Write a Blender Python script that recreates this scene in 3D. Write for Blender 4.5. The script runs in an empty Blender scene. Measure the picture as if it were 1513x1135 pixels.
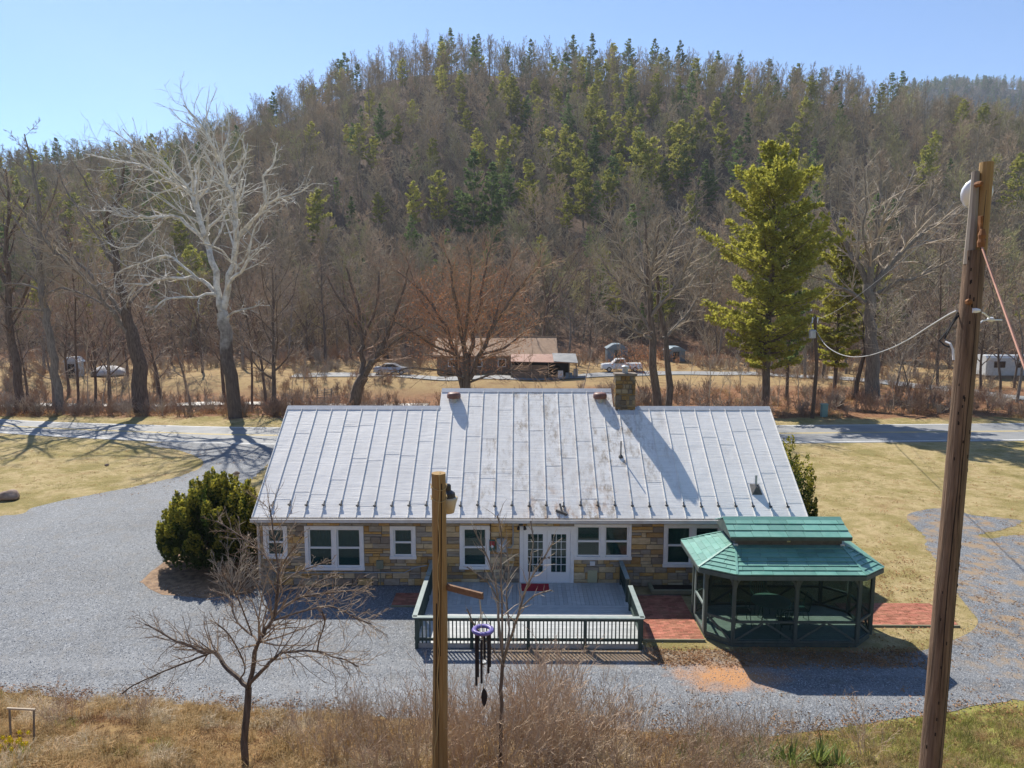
import bpy, bmesh, math, random
from mathutils import Vector, Matrix, noise
from mathutils.geometry import tessellate_polygon
R = math.radians
scene = bpy.context.scene
COL = scene.collection
# ------------------------------------------------------------------ camera
CAMZ = 10.7; PITCH = R(7.2); YAW = R(0.55); FPX = 1049.0
cam = bpy.data.cameras.new("camera"); cam.sensor_width = 36; cam.lens = 36 * FPX / 1513
cam.clip_start = 0.1; cam.clip_end = 4000
cam_o = bpy.data.objects.new("camera", cam); COL.objects.link(cam_o)
cam_o.location = (0, 0, CAMZ); cam_o.rotation_euler = (R(90) - PITCH, 0, YAW)
scene.camera = cam_o
# ------------------------------------------------------------------ sky and sun
SUN_H = Vector((-0.44, 0.84, 1.0)).normalized()          # towards the sun: behind the house, to the left
SUN_EL = math.asin(SUN_H.z); SUN_AZ = math.atan2(SUN_H.x, SUN_H.y)
world = bpy.data.worlds.new("World"); scene.world = world; world.use_nodes = True
wn = world.node_tree.nodes; wl = world.node_tree.links
for n in list(wn): wn.remove(n)
sky = wn.new("ShaderNodeTexSky"); sky.sky_type = 'NISHITA'; sky.sun_disc = False
sky.sun_elevation = SUN_EL; sky.sun_rotation = SUN_AZ
sky.altitude = 1300; sky.air_density = 1.0; sky.dust_density = 0.25; sky.ozone_density = 6.0
bg = wn.new("ShaderNodeBackground"); bg.inputs['Strength'].default_value = 0.106
wo = wn.new("ShaderNodeOutputWorld")
wl.new(sky.outputs[0], bg.inputs[0]); wl.new(bg.outputs[0], wo.inputs[0])
sun = bpy.data.lights.new("sun", 'SUN'); sun.energy = 4.8; sun.angle = R(0.5); sun.color = (1.0, 0.94, 0.84)
sun_o = bpy.data.objects.new("sun", sun); COL.objects.link(sun_o)
sun_o.location = (0, 0, 60); sun_o.rotation_euler = (-SUN_H).to_track_quat('-Z', 'Y').to_euler()
scene.view_settings.view_transform = 'Standard'; scene.view_settings.look = 'None'
scene.view_settings.gamma = 1; scene.view_settings.use_curve_mapping = False
scene.view_settings.exposure = 0.74
scene.render.engine = 'CYCLES'
scene.cycles.use_denoising = True
scene.cycles.max_bounces = 6; scene.cycles.transparent_max_bounces = 12
scene.cycles.sample_clamp_indirect = 4
# ------------------------------------------------------------------ from a place in the photograph to a place in the world
def ray(px, py):
    a = (px - 756.5) / FPX; b = -(py - 567.5) / FPX
    y = math.cos(PITCH) + b * math.sin(PITCH); z = -math.sin(PITCH) + b * math.cos(PITCH)
    c, s = math.cos(YAW), math.sin(YAW)
    return Vector((a * c - y * s, a * s + y * c, z))
def G(px, py, z=0.0):
    r = ray(px, py); t = (z - CAMZ) / r.z
    return (r.x * t, r.y * t)
def at(px, py, D):
    r = ray(px, py); t = D / r.y
    return Vector((r.x * t, D, CAMZ + r.z * t))
def interp(x, tab):
    if x <= tab[0][0]: return tab[0][1]
    for (a, va), (b, vb) in zip(tab, tab[1:]):
        if x <= b: return va + (vb - va) * (x - a) / (b - a)
    return tab[-1][1]
def sstep(a, b, x):
    t = min(1, max(0, (x - a) / (b - a))); return t * t * (3 - 2 * t)
def nz(x, y, z=0.0): return noise.noise(Vector((x, y, z)))
# ------------------------------------------------------------------ terrain height
RIDGE_Y = 330.0; HILL_Y = 116.0
ridge_px = [(-150, 285), (0, 276), (100, 269), (200, 263), (260, 258), (305, 249), (350, 232), (400, 207), (440, 188), (470, 170), (500, 152), (540, 133), (600, 116), (650, 111), (700, 111),
            (800, 117), (900, 123), (1000, 131), (1100, 143), (1200, 157), (1300, 172), (1400, 202), (1513, 236), (1700, 270)]
RIDGE = [(p.x, p.z) for p in (at(x, y, RIDGE_Y) for x, y in ridge_px)]
FOOT = [(-30, 19.4), (-14.1, 18.1), (-9, 17.6), (-5.5, 17.2), (0, 16.7), (5.9, 16.2), (9.7, 17.0), (13.4, 17.6), (30, 19.5)]
def height(x, y):
    z = 0.0
    f = interp(x, FOOT) + 0.25 * nz(x * .4, 3.1)
    if y < f:
        d = f - y
        z = 0.30 * d * sstep(0, 2.2, d) + 0.10 * nz(x * .8, y * .8) * sstep(0, 1.5, d)
        return z
    if y > 60:
        w = sstep(62, 72, y) * (1 - sstep(80, 90, y))
        z -= w * (1.2 * (1 - sstep(-5, 12, x)) + 0.35)
        z += 0.25 * nz(x * .15, y * .15, 5) * sstep(60, 66, y)
        z += 0.9 * sstep(92, 116, y)
    if y > HILL_Y:
        H = interp(x, RIDGE) - 0.9
        s = (y - HILL_Y) / (RIDGE_Y - HILL_Y)
        if s <= 1:
            z += H * (0.45 * s + 0.55 * s * s * (3 - 2 * s))
            z += 5.0 * nz(x * .022, y * .018, 9) * min(1, s * 4) * (1 - sstep(.75, 1, s))
        else:
            z += H - min(H * .75, (y - RIDGE_Y) * .22)
    return z
def hit(px, py, lo=8.0, hi=345.0):
    """where the line of sight through a place in the photograph meets the terrain"""
    r = ray(px, py); D = lo
    while D < hi:
        p = r * (D / r.y); z = CAMZ + p.z
        if z <= height(p.x, p.y): break
        D += 0.25 if D < 60 else 1.0
    p = r * (D / r.y)
    return Vector((p.x, p.y, height(p.x, p.y)))
def arc3(pts, n=4):
    out = []
    for i in range(len(pts) - 1):
        p0 = pts[max(i - 1, 0)]; p1 = pts[i]; p2 = pts[i + 1]; p3 = pts[min(i + 2, len(pts) - 1)]
        for j in range(n):
            t = j / n; out.append(.5 * ((2 * p1) + (p2 - p0) * t + (2 * p0 - 5 * p1 + 4 * p2 - p3) * t * t + (3 * p1 - p0 - 3 * p2 + p3) * t ** 3))
    return out + [pts[-1]]
def ground(x, y): return Vector((x, y, height(x, y)))
# ------------------------------------------------------------------ materials
def lin(v): return tuple(v) + (1.0,) if len(v) == 3 else v
MATS = {}
class NT:
    def __init__(s, name):
        s.m = bpy.data.materials.new(name); s.m.use_nodes = True
        s.t = s.m.node_tree; s.n = s.t.nodes; s.l = s.t.links
        s.b = s.n["Principled BSDF"]; s.out = s.n["Material Output"]
        MATS[name] = s.m
    def node(s, ty, **kw):
        n = s.n.new(ty)
        for k, v in kw.items(): setattr(n, k, v)
        return n
    def link(s, a, b): s.l.new(a, b)
    def coord(s, which='Object', scale=(1, 1, 1), loc=(0, 0, 0)):
        if which == 'Position': src = s.node("ShaderNodeNewGeometry").outputs['Position']
        else: src = s.node("ShaderNodeTexCoord").outputs[which]
        mp = s.node("ShaderNodeMapping"); mp.inputs['Scale'].default_value = scale; mp.inputs['Location'].default_value = loc
        s.link(src, mp.inputs[0]); return mp.outputs[0]
    def noise(s, vec, scale, detail=5, rough=.6, dist=0):
        n = s.node("ShaderNodeTexNoise"); n.inputs['Scale'].default_value = scale; n.inputs['Detail'].default_value = detail
        n.inputs['Roughness'].default_value = rough; n.inputs['Distortion'].default_value = dist
        s.link(vec, n.inputs['Vector']); return n.outputs[0]
    def ramp(s, fac, stops):
        r = s.node("ShaderNodeValToRGB"); e = r.color_ramp.elements
        while len(e) > 1: e.remove(e[-1])
        e[0].position = stops[0][0]; e[0].color = lin(stops[0][1])
        for p, c in stops[1:]:
            k = e.new(p); k.color = lin(c)
        s.link(fac, r.inputs[0]); return r.outputs[0]
    def rng(s, v, a, b, c=0.0, d=1.0):
        r = s.node("ShaderNodeMapRange"); r.inputs[1].default_value = a; r.inputs[2].default_value = b
        r.inputs[3].default_value = c; r.inputs[4].default_value = d; s.link(v, r.inputs[0]); return r.outputs[0]
    def mix(s, fac, a, b, mode='MIX'):
        m = s.node("ShaderNodeMix", data_type='RGBA', blend_type=mode)
        for sock, v in ((m.inputs[0], fac), (m.inputs[6], a), (m.inputs[7], b)):
            if isinstance(v, (int, float)): sock.default_value = v
            elif isinstance(v, tuple): sock.default_value = lin(v)
            else: s.link(v, sock)
        return m.outputs[2]
    def math(s, op, a, b=0.0, clamp=False):
        m = s.node("ShaderNodeMath", operation=op); m.use_clamp = clamp
        for k, v in enumerate((a, b)):
            if isinstance(v, (int, float)): m.inputs[k].default_value = v
            else: s.link(v, m.inputs[k])
        return m.outputs[0]
    def bump(s, h, strength, dist=0.02):
        b = s.node("ShaderNodeBump"); b.inputs['Strength'].default_value = strength; b.inputs['Distance'].default_value = dist
        s.link(h, b.inputs['Height']); s.link(b.outputs[0], s.b.inputs['Normal'])
def pmat(name, c1, c2=None, scale=4.0, stops=(.35, .65), rough=.8, bump=0.0, bscale=30.0, bdist=.02, rnd=0.0, island=0.0, trans=None, metal=0.0,
         stretch=(1, 1, 1), vec='Object', spec=.3, detail=5):
    s = NT(name); v = s.coord(vec, stretch)
    col = None
    if c2 is not None:
        col = s.ramp(s.noise(v, scale, detail), [(stops[0], c1), (stops[1], c2)])
    else:
        rgb = s.node("ShaderNodeRGB"); rgb.outputs[0].default_value = lin(c1); col = rgb.outputs[0]
    for amt, kind in ((rnd, 0), (island, 1)):
        if amt:
            src = s.node("ShaderNodeNewGeometry").outputs['Random Per Island'] if kind else s.node("ShaderNodeObjectInfo").outputs['Random']
            hs = s.node("ShaderNodeHueSaturation"); s.link(s.rng(src, 0, 1, 1 - amt, 1 + amt), hs.inputs['Value'])
            s.link(s.rng(src, 0, 1, .5 + .02 * amt, .5 - .02 * amt), hs.inputs['Hue']); s.link(col, hs.inputs['Color']); col = hs.outputs[0]
    s.link(col, s.b.inputs['Base Color'])
    s.b.inputs['Roughness'].default_value = rough; s.b.inputs['Metallic'].default_value = metal
    s.b.inputs['Specular IOR Level'].default_value = spec
    if bump: s.bump(s.noise(v, bscale, 4), bump, bdist)
    if trans:
        t = s.node("ShaderNodeBsdfTranslucent"); t.inputs[0].default_value = lin(trans)
        mx = s.node("ShaderNodeMixShader"); mx.inputs[0].default_value = .52 if name.startswith(('pine', 'cedar')) else .38
        s.link(s.b.outputs[0], mx.inputs[1]); s.link(t.outputs[0], mx.inputs[2]); s.link(mx.outputs[0], s.out.inputs[0])
        if rnd or island:
            tc = s.mix(1.0, col, tuple(min(1, trans[i] / max(1e-3, (c1[i] + (c2 or c1)[i]) * .5)) for i in range(3)), 'MULTIPLY'); s.link(tc, t.inputs[0])
    return s.m
# ------------------------------------------------------------------ meshes
class MB:
    """collects shapes in world coordinates and links them as one mesh object"""
    def __init__(s): s.v = []; s.f = []; s.mi = []; s.cur = 0
    def add(s, vs, fs):
        k = len(s.v); s.v.extend(tuple(v) for v in vs)
        for f in fs: s.f.append(tuple(i + k for i in f)); s.mi.append(s.cur)
        return s
    def box(s, x0, x1, y0, y1, z0, z1):
        return s.add([(x0, y0, z0), (x1, y0, z0), (x1, y1, z0), (x0, y1, z0), (x0, y0, z1), (x1, y0, z1), (x1, y1, z1), (x0, y1, z1)],
                     [(0, 3, 2, 1), (4, 5, 6, 7), (0, 1, 5, 4), (1, 2, 6, 5), (2, 3, 7, 6), (3, 0, 4, 7)])
    def hexa(s, lo, hi):
        """two loops of the same length joined by side faces, capped"""
        n = len(lo)
        return s.add(list(lo) + list(hi), [tuple(reversed(range(n))), tuple(range(n, 2 * n))] + [(i, (i + 1) % n, n + (i + 1) % n, n + i) for i in range(n)])
    def bar(s, a, b, w, h=None, up=(0, 0, 1)):
        a = Vector(a); b = Vector(b); h = h or w; d = (b - a).normalized(); up = Vector(up)
        if abs(d.dot(up)) > .98: up = Vector((0, 1, 0))
        x = d.cross(up).normalized() * (w / 2); z = x.cross(d).normalized() * (h / 2)
        q = lambda p: [p - x - z, p + x - z, p + x + z, p - x + z]
        return s.hexa(q(a), q(b))
    def tube(s, pts, rad, sides=6, cap=True, tip=False):
        n = len(pts); vs = []; fs = []; pts = [Vector(p) for p in pts]
        if not hasattr(rad, '__len__'): rad = [rad] * n
        u = None
        for i in range(n):
            d = (pts[min(i + 1, n - 1)] - pts[max(i - 1, 0)])
            if d.length < 1e-6: d = Vector((0, 0, 1))
            d.normalize()
            if u is None:
                u = d.cross(Vector((0, 0, 1)) if abs(d.z) < .9 else Vector((0, 1, 0)))
            u = (u - d * u.dot(d))
            if u.length < 1e-4: u = d.orthogonal()
            u.normalize(); w = d.cross(u)
            if tip and i == n - 1: vs.append(pts[i]); break
            for k in range(sides):
                a = 2 * math.pi * k / sides
                vs.append(pts[i] + (u * math.cos(a) + w * math.sin(a)) * rad[i])
        for i in range(n - 1):
            if tip and i == n - 2:
                t = len(vs) - 1
                for k in range(sides): fs.append((i * sides + k, i * sides + (k + 1) % sides, t))
            else:
                for k in range(sides):
                    k2 = (k + 1) % sides
                    fs.append((i * sides + k, i * sides + k2, (i + 1) * sides + k2, (i + 1) * sides + k))
        if cap:
            fs.append(tuple(reversed(range(sides))))
            if not tip: fs.append(tuple(range((n - 1) * sides, n * sides)))
        return s.add(vs, fs)
    def lathe(s, base, prof, sides=12, axis=(0, 0, 1)):
        """profile of (radius, height) turned about an axis through base"""
        ax = Vector(axis).normalized(); u = ax.orthogonal().normalized(); w = ax.cross(u); base = Vector(base)
        vs = []; fs = []
        for r, h in prof:
            for k in range(sides):
                a = 2 * math.pi * k / sides; vs.append(base + ax * h + (u * math.cos(a) + w * math.sin(a)) * max(r, 1e-4))
        for i in range(len(prof) - 1):
            for k in range(sides):
                k2 = (k + 1) % sides; fs.append((i * sides + k, i * sides + k2, (i + 1) * sides + k2, (i + 1) * sides + k))
        fs.append(tuple(reversed(range(sides)))); fs.append(tuple(range((len(prof) - 1) * sides, len(prof) * sides)))
        return s.add(vs, fs)
    def mesh(s, name, mat, off=(0, 0, 0), smooth=False):
        me = bpy.data.meshes.new(name)
        o = Vector(off)
        me.from_pydata([(v[0] - o.x, v[1] - o.y, v[2] - o.z) for v in s.v], [], s.f)
        for m in (mat if isinstance(mat, (list, tuple)) else [mat]): me.materials.append(m if not isinstance(m, str) else MATS[m])
        if isinstance(mat, (list, tuple)): me.polygons.foreach_set('material_index', s.mi)
        if smooth: me.polygons.foreach_set('use_smooth', [True] * len(s.f))
        me.update(); return me
    def build(s, name, mat, parent=None, smooth=False, origin=None):
        off = Vector((0, 0, 0)); p = parent
        while p is not None: off += p.location; p = p.parent
        if origin is not None: off = Vector(origin)
        o = bpy.data.objects.new(name, s.mesh(name, mat, off, smooth)); COL.objects.link(o)
        if parent is not None: o.parent = parent
        elif origin is not None: o.location = origin
        return o
def tag(o, label=None, cat=None, group=None, kind=None):
    if label: o['label'] = label
    if cat: o['category'] = cat
    if group: o['group'] = group
    if kind: o['kind'] = kind
    return o
def thing(name, loc, label, cat, group=None):
    o = bpy.data.objects.new(name, None); COL.objects.link(o); o.location = loc; o.empty_display_size = .3
    return tag(o, label, cat, group)
def box(name, b, mat, parent, **k): return MB().box(*b).build(name, mat, parent, **k)
def copy_tree(o, parent=None):
    c = o.copy(); COL.objects.link(c)
    if parent is not None: c.parent = parent
    for ch in list(o.children): copy_tree(ch, c)
    return c
def scatter(name, label, cat, mats_protos, pts, kind='stuff'):
    """one object: small meshes set on points (x, y, z, size, turn, pick) with geometry nodes"""
    col = bpy.data.collections.new(name + "_pieces")
    for me in mats_protos:
        col.objects.link(bpy.data.objects.new("piece_%02d" % len(col.objects), me))
    me = bpy.data.meshes.new(name); me.from_pydata([p[:3] for p in pts], [], [])
    a = me.attributes.new('size', 'FLOAT', 'POINT'); a.data.foreach_set('value', [p[3] for p in pts])
    a = me.attributes.new('turn', 'FLOAT_VECTOR', 'POINT')
    fl = []
    for p in pts:
        t = p[4]; fl += (list(t) if hasattr(t, '__len__') else [0, 0, t])
    a.data.foreach_set('vector', fl)
    a = me.attributes.new('pick', 'INT', 'POINT'); a.data.foreach_set('value', [int(p[5]) for p in pts])
    o = bpy.data.objects.new(name, me); COL.objects.link(o); tag(o, label, cat, kind=kind)
    g = bpy.data.node_groups.new(name, 'GeometryNodeTree')
    g.interface.new_socket("Geometry", in_out='INPUT', socket_type='NodeSocketGeometry')
    g.interface.new_socket("Geometry", in_out='OUTPUT', socket_type='NodeSocketGeometry')
    gi = g.nodes.new('NodeGroupInput'); go = g.nodes.new('NodeGroupOutput')
    ip = g.nodes.new('GeometryNodeInstanceOnPoints'); ci = g.nodes.new('GeometryNodeCollectionInfo')
    ci.inputs['Collection'].default_value = col; ci.inputs['Separate Children'].default_value = True; ci.inputs['Reset Children'].default_value = True
    ip.inputs['Pick Instance'].default_value = True
    def attr(nm, ty):
        n = g.nodes.new('GeometryNodeInputNamedAttribute'); n.data_type = ty; n.inputs[0].default_value = nm; return n.outputs[0]
    e2r = g.nodes.new('FunctionNodeEulerToRotation')
    g.links.new(gi.outputs[0], ip.inputs['Points']); g.links.new(ci.outputs[0], ip.inputs['Instance'])
    g.links.new(attr('pick', 'INT'), ip.inputs['Instance Index'])
    g.links.new(attr('turn', 'FLOAT_VECTOR'), e2r.inputs[0]); g.links.new(e2r.outputs[0], ip.inputs['Rotation'])
    g.links.new(attr('size', 'FLOAT'), ip.inputs['Scale'])
    g.links.new(ip.outputs[0], go.inputs[0])
    md = o.modifiers.new("scatter", 'NODES'); md.node_group = g
    return o
rng = random.Random(11)
# ------------------------------------------------------------------ the materials of the place
def make_ground_mat():
    s = NT('ground_mat'); P = s.coord('Position')
    sep = s.node("ShaderNodeSeparateXYZ"); s.link(P, sep.inputs[0]); X, Y = sep.outputs[0], sep.outputs[1]
    n1 = s.noise(P, .35, 6, .65); n2 = s.noise(P, 2.2, 6, .7); n3 = s.noise(P, 14, 4, .7); n4 = s.noise(P, .09, 4, .6)
    lawn = s.ramp(n1, [(.30, (.13, .125, .042)), (.43, (.24, .195, .075)), (.54, (.42, .33, .18)), (.68, (.25, .165, .08))])
    lawn = s.mix(s.math('MULTIPLY', s.rng(n2, .42, .62), .7), lawn, (.20, .175, .06)); lawn = s.mix(s.math('MULTIPLY', s.rng(n3, .35, .75), .5), lawn, (.43, .33, .165))
    leaf = s.ramp(n2, [(.3, (.11, .05, .028)), (.5, (.24, .12, .06)), (.7, (.34, .19, .10))])
    leaf = s.mix(s.rng(n3, .4, .7), leaf, (.20, .12, .075))
    field = s.ramp(n1, [(.3, (.20, .125, .065)), (.5, (.33, .235, .115)), (.7, (.24, .15, .08))])
    bank = s.ramp(n2, [(.3, (.10, .058, .028)), (.5, (.24, .15, .066)), (.7, (.34, .24, .11))])
    hill = s.ramp(n2, [(.3, (.095, .066, .05)), (.7, (.17, .115, .082))])
    wob = s.math('MULTIPLY', s.math('SUBTRACT', n1, .5), 9.0)
    Yw = s.math('ADD', Y, wob)
    bankw = s.math('ADD', Y, s.math('MULTIPLY', s.math('SUBTRACT', n2, .5), 1.6))
    c = s.mix(s.rng(bankw, 16.6, 18.2, 1, 0), lawn, bank)
    # the right end of the bank is greener
    gr = s.math('MULTIPLY', s.rng(X, 6, 9), s.rng(bankw, 17.6, 18.6, 1, 0)); c = s.mix(s.math('MULTIPLY', gr, s.rng(n1, .3, .5)), c, (.27, .26, .075))
    c = s.mix(s.rng(Yw, 60.5, 62.0), c, leaf); c = s.mix(s.rng(Yw, 82, 86), c, field); c = s.mix(s.rng(Yw, 104, 112), c, leaf); c = s.mix(s.rng(Y, 112, 130), c, hill)
    s.link(c, s.b.inputs['Base Color']); s.b.inputs['Roughness'].default_value = .95; s.b.inputs['Specular IOR Level'].default_value = .1
    s.bump(s.math('ADD', s.noise(P, 20, 5, .75), s.math('MULTIPLY', n2, .8)), .8, .05)
make_ground_mat()
def make_gravel_mat():
    s = NT('gravel_mat'); P = s.coord('Position')
    sep = s.node("ShaderNodeSeparateXYZ"); s.link(P, sep.inputs[0]); X, Y = sep.outputs[0], sep.outputs[1]
    v = s.node("ShaderNodeTexVoronoi"); v.inputs['Scale'].default_value = 28; s.link(P, v.inputs['Vector'])
    bw = s.node("ShaderNodeRGBToBW"); s.link(v.outputs['Color'], bw.inputs[0])
    c = s.ramp(bw.outputs[0], [(.15, (.100, .110, .123)), (.5, (.172, .184, .198)), (.80, (.240, .252, .268)), (.95, (.42, .43, .44))])
    n1 = s.noise(P, .25, 5, .6); n2 = s.noise(P, 1.3, 6, .7)
    c = s.mix(s.rng(n1, .35, .7), c, s.mix(1.0, c, (.80, .79, .78), 'MULTIPLY'))
    c = s.mix(s.math('MULTIPLY', s.rng(n2, .50, .68), .5), c, (.17, .155, .135))
    yt = s.math('ADD', Y, s.math('MULTIPLY', s.math('SUBTRACT', n1, .5), 2.2))
    for a_, b_ in ((17.7, 18.3), (19.2, 19.8)):
        tr = s.math('MULTIPLY', s.rng(yt, a_ - .25, a_), s.rng(yt, b_ + .25, b_)); c = s.mix(s.math('MULTIPLY', tr, .20), c, (.30, .305, .31))
    # worn, grassy and dirty parts on the right turning loop
    dirt = s.math('MULTIPLY', s.rng(X, 11.5, 15), s.rng(n2, .47, .60)); c = s.mix(s.math('MULTIPLY', dirt, .8), c, (.30, .21, .12))
    # patch of orange clay before the deck and the bare strip along deck and gazebo
    dx = s.math('MULTIPLY', s.math('SUBTRACT', X, 5.9), .62); dy = s.math('MULTIPLY', s.math('SUBTRACT', Y, 18.95), 1.15)
    d = s.math('SQRT', s.math('ADD', s.math('MULTIPLY', dx, dx), s.math('MULTIPLY', dy, dy)))
    d = s.math('ADD', d, s.math('MULTIPLY', s.math('SUBTRACT', s.noise(P, 1.9, 4, .6), .5), 1.5))
    c = s.mix(s.math('MULTIPLY', s.rng(d, 1.15, .35), .85), c, (.46, .22, .08))
    yy = s.math('ADD', Y, s.math('MULTIPLY', s.math('SUBTRACT', n2, .5), 1.3))
    strip = s.math('MULTIPLY', s.math('MULTIPLY', s.rng(yy, 19.35, 19.75), s.rng(yy, 20.9, 20.5)), s.math('MULTIPLY', s.rng(X, -1.5, 0), s.rng(X, 12, 11)))
    c = s.mix(s.math('MULTIPLY', strip, .8), c, (.24, .16, .085))
    s.link(c, s.b.inputs['Base Color']); s.b.inputs['Roughness'].default_value = .75; s.b.inputs['Specular IOR Level'].default_value = .25
    s.bump(s.math('SUBTRACT', 1.0, v.outputs['Distance']), .6, .025)
make_gravel_mat()
def make_roof_mat():
    s = NT('roof_metal'); O = s.coord('Object'); P = s.coord('Position')
    sep = s.node("ShaderNodeSeparateXYZ"); s.link(P, sep.inputs[0]); X, Z = sep.outputs[0], sep.outputs[2]
    rip = s.noise(s.coord('Position', (.5, 6, 8)), 2.2, 4, .65)
    n1 = s.noise(P, .7, 5); n2 = s.noise(s.coord('Position', (2.6, 1.3, 1.3)), 1.5, 7, .75); n3 = s.noise(s.coord('Position', (2.2, .9, .9)), 1.0, 5, .7, .4)
    base = s.ramp(rip, [(.3, (.68, .66, .62)), (.55, (.84, .815, .765)), (.8, (.88, .86, .81))])
    base = s.mix(s.math('MULTIPLY', s.rng(n1, .35, .7), .4), base, (.72, .70, .655))
    oi = s.node("ShaderNodeObjectInfo"); base = s.mix(.22, base, s.ramp(oi.outputs['Random'], [(0, (.62, .61, .58)), (1, (.90, .88, .84))]))
    mid = s.math('MULTIPLY', s.rng(X, -2.6, -.6), s.rng(X, 6.4, 4.2))
    lowz = s.rng(Z, 4.4, 2.7)
    # brown weathering streaks in the middle of the roof, orange rust near the eave over the door
    pick = s.rng(oi.outputs['Random'], .25, .75, .30, 1.0)
    st = s.math('MULTIPLY', s.math('MULTIPLY', s.rng(n2, .44, .60), pick), s.math('ADD', s.math('MULTIPLY', mid, .82), .12))
    st = s.math('MULTIPLY', st, s.rng(n3, .36, .60))
    base = s.mix(st, base, (.33, .265, .19))
    dots = s.math('MULTIPLY', s.rng(s.noise(P, 9, 4, .8), .61, .70), s.math('MULTIPLY', s.rng(n3, .46, .58), s.math('ADD', s.math('MULTIPLY', mid, .7), .10)))
    base = s.mix(dots, base, (.12, .09, .06))
    ru = s.math('MULTIPLY', s.math('MULTIPLY', s.rng(X, -.2, .9), s.rng(X, 3.9, 2.9)), s.math('MULTIPLY', lowz, s.rng(s.noise(s.coord('Position', (2.2, 1, 1), (5, 1, 0)), 1.1, 5, .7), .52, .66)))
    base = s.mix(s.math('MULTIPLY', ru, .75), base, (.40, .19, .06))
    s.link(base, s.b.inputs['Base Color']); s.b.inputs['Roughness'].default_value = .55; s.b.inputs['Specular IOR Level'].default_value = .2; s.b.inputs['Metallic'].default_value = 0.0
    s.bump(s.math('ADD', rip, s.math('MULTIPLY', n1, 1.5)), .35, .03)
make_roof_mat()
def make_stone_mat(name, island, dark=1.0):
    s = NT(name); P = s.coord('Position')
    r = s.node("ShaderNodeNewGeometry").outputs['Random Per Island'] if island else s.node("ShaderNodeObjectInfo").outputs['Random']
    c = s.ramp(r, [(0, (.32, .28, .22)), (.14, (.47, .29, .105)), (.28, (.36, .22, .085)), (.40, (.52, .41, .25)), (.52, (.30, .275, .235)), (.64, (.50, .33, .13)), (.78, (.55, .45, .29)), (.9, (.22, .185, .15)), (1, (.42, .26, .11))])
    for n in s.n:
        if n.bl_idname == 'ShaderNodeValToRGB': n.color_ramp.interpolation = 'CONSTANT'
    n1 = s.noise(s.coord('Position', (1, 1, 2.2)), 4, 6, .7)
    c = s.mix(s.rng(n1, .35, .75), c, s.mix(1.0, c, (.62, .58, .52), 'MULTIPLY'))
    c = s.mix(s.math('MULTIPLY', s.rng(s.noise(P, 1.1, 4), .45, .65), .35), c, (.26, .20, .13))
    if dark < 1: c = s.mix(1.0, c, (dark, dark, dark), 'MULTIPLY')
    else:
        hs = s.node('ShaderNodeHueSaturation'); hs.inputs['Value'].default_value = 1.28; s.link(c, hs.inputs['Color']); c = hs.outputs[0]
    s.link(c, s.b.inputs['Base Color']); s.b.inputs['Roughness'].default_value = .9; s.b.inputs['Specular IOR Level'].default_value = .15
    s.bump(s.noise(P, 18, 5, .7), .6, .02)
make_stone_mat('stone', False); make_stone_mat('stone_small', True); make_stone_mat('stone_chimney', False, .62)
pmat('mortar', (.15, .125, .10), (.22, .18, .14), 6, bump=.4)
pmat('white_trim', (.74, .735, .72), (.84, .83, .81), 3, rough=.5, bump=.08)
pmat('sash_white', (.82, .815, .80), rough=.4)
pmat('blind', (.42, .43, .42), rough=.7); pmat('curtain_green', (.34, .45, .40), (.46, .54, .48), 8, stretch=(6, 1, .4), rough=.9)
def make_glass(name, tint, mixv, rough=.02):
    s = NT(name); s.b.inputs['Base Color'].default_value = lin(tint); s.b.inputs['Roughness'].default_value = rough; s.b.inputs['Specular IOR Level'].default_value = .6
    t = s.node("ShaderNodeBsdfTransparent"); t.inputs[0].default_value = (.75, .82, .80, 1)
    mx = s.node("ShaderNodeMixShader"); mx.inputs[0].default_value = mixv
    s.link(t.outputs[0], mx.inputs[1]); s.link(s.b.outputs[0], mx.inputs[2]); s.link(mx.outputs[0], s.out.inputs[0])
make_glass('window_glass', (.018, .065, .060), .55)
make_glass('insect_screen', (.03, .038, .036), .10, .7)
make_glass('car_glass', (.02, .025, .03), .8)
pmat('interior', (.10, .09, .08)); pmat('lamp_glow_shade', (.6, .35, .1))
pmat('dark_metal', (.03, .03, .032), rough=.45, spec=.5); pmat('gutter_white', (.60, .59, .57), (.50, .47, .44), 3, rough=.5); pmat('gutter_inside', (.07, .04, .035), (.12, .07, .05), 4)
pmat('ridge_metal', (.46, .47, .49), (.55, .56, .57), 5, rough=.45)
pmat('vent_brown', (.16, .075, .055), (.22, .11, .085), 4, rough=.5, spec=.4); pmat('galvanised', (.34, .36, .37), (.42, .43, .44), 6, rough=.4, metal=.3)
pmat('flashing_dark', (.07, .07, .068), (.12, .115, .11), 6, rough=.6)
pmat('meter_grey', (.30, .33, .35), rough=.5); pmat('box_green', (.18, .20, .14), (.23, .24, .17), 6, rough=.6); pmat('panel_cream', (.44, .42, .26), rough=.6)
pmat('sign_red', (.30, .05, .05), rough=.5); pmat('sign_green', (.05, .13, .11), rough=.5); pmat('white_plastic', (.7, .7, .7), rough=.4)
pmat('deck_board', (.36, .38, .38), (.47, .48, .47), 5, stretch=(.6, 2.2, 1), rough=.42, bump=.25, bscale=20, rnd=.12, spec=.5)
pmat('rail_green', (.030, .055, .050), (.042, .070, .062), 5, rough=.45, spec=.4); pmat('rail_cap', (.20, .25, .235), (.27, .31, .29), 5, rough=.5, rnd=.05)
pmat('mat_red', (.38, .02, .035), (.30, .018, .03), 20, rough=.95)
pmat('brick', (.27, .095, .06), (.38, .16, .10), 3, island=.28, rough=.85, bump=.3, vec='Position'); pmat('brick_edge', (.20, .20, .13), (.26, .24, .16), 4)
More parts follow.
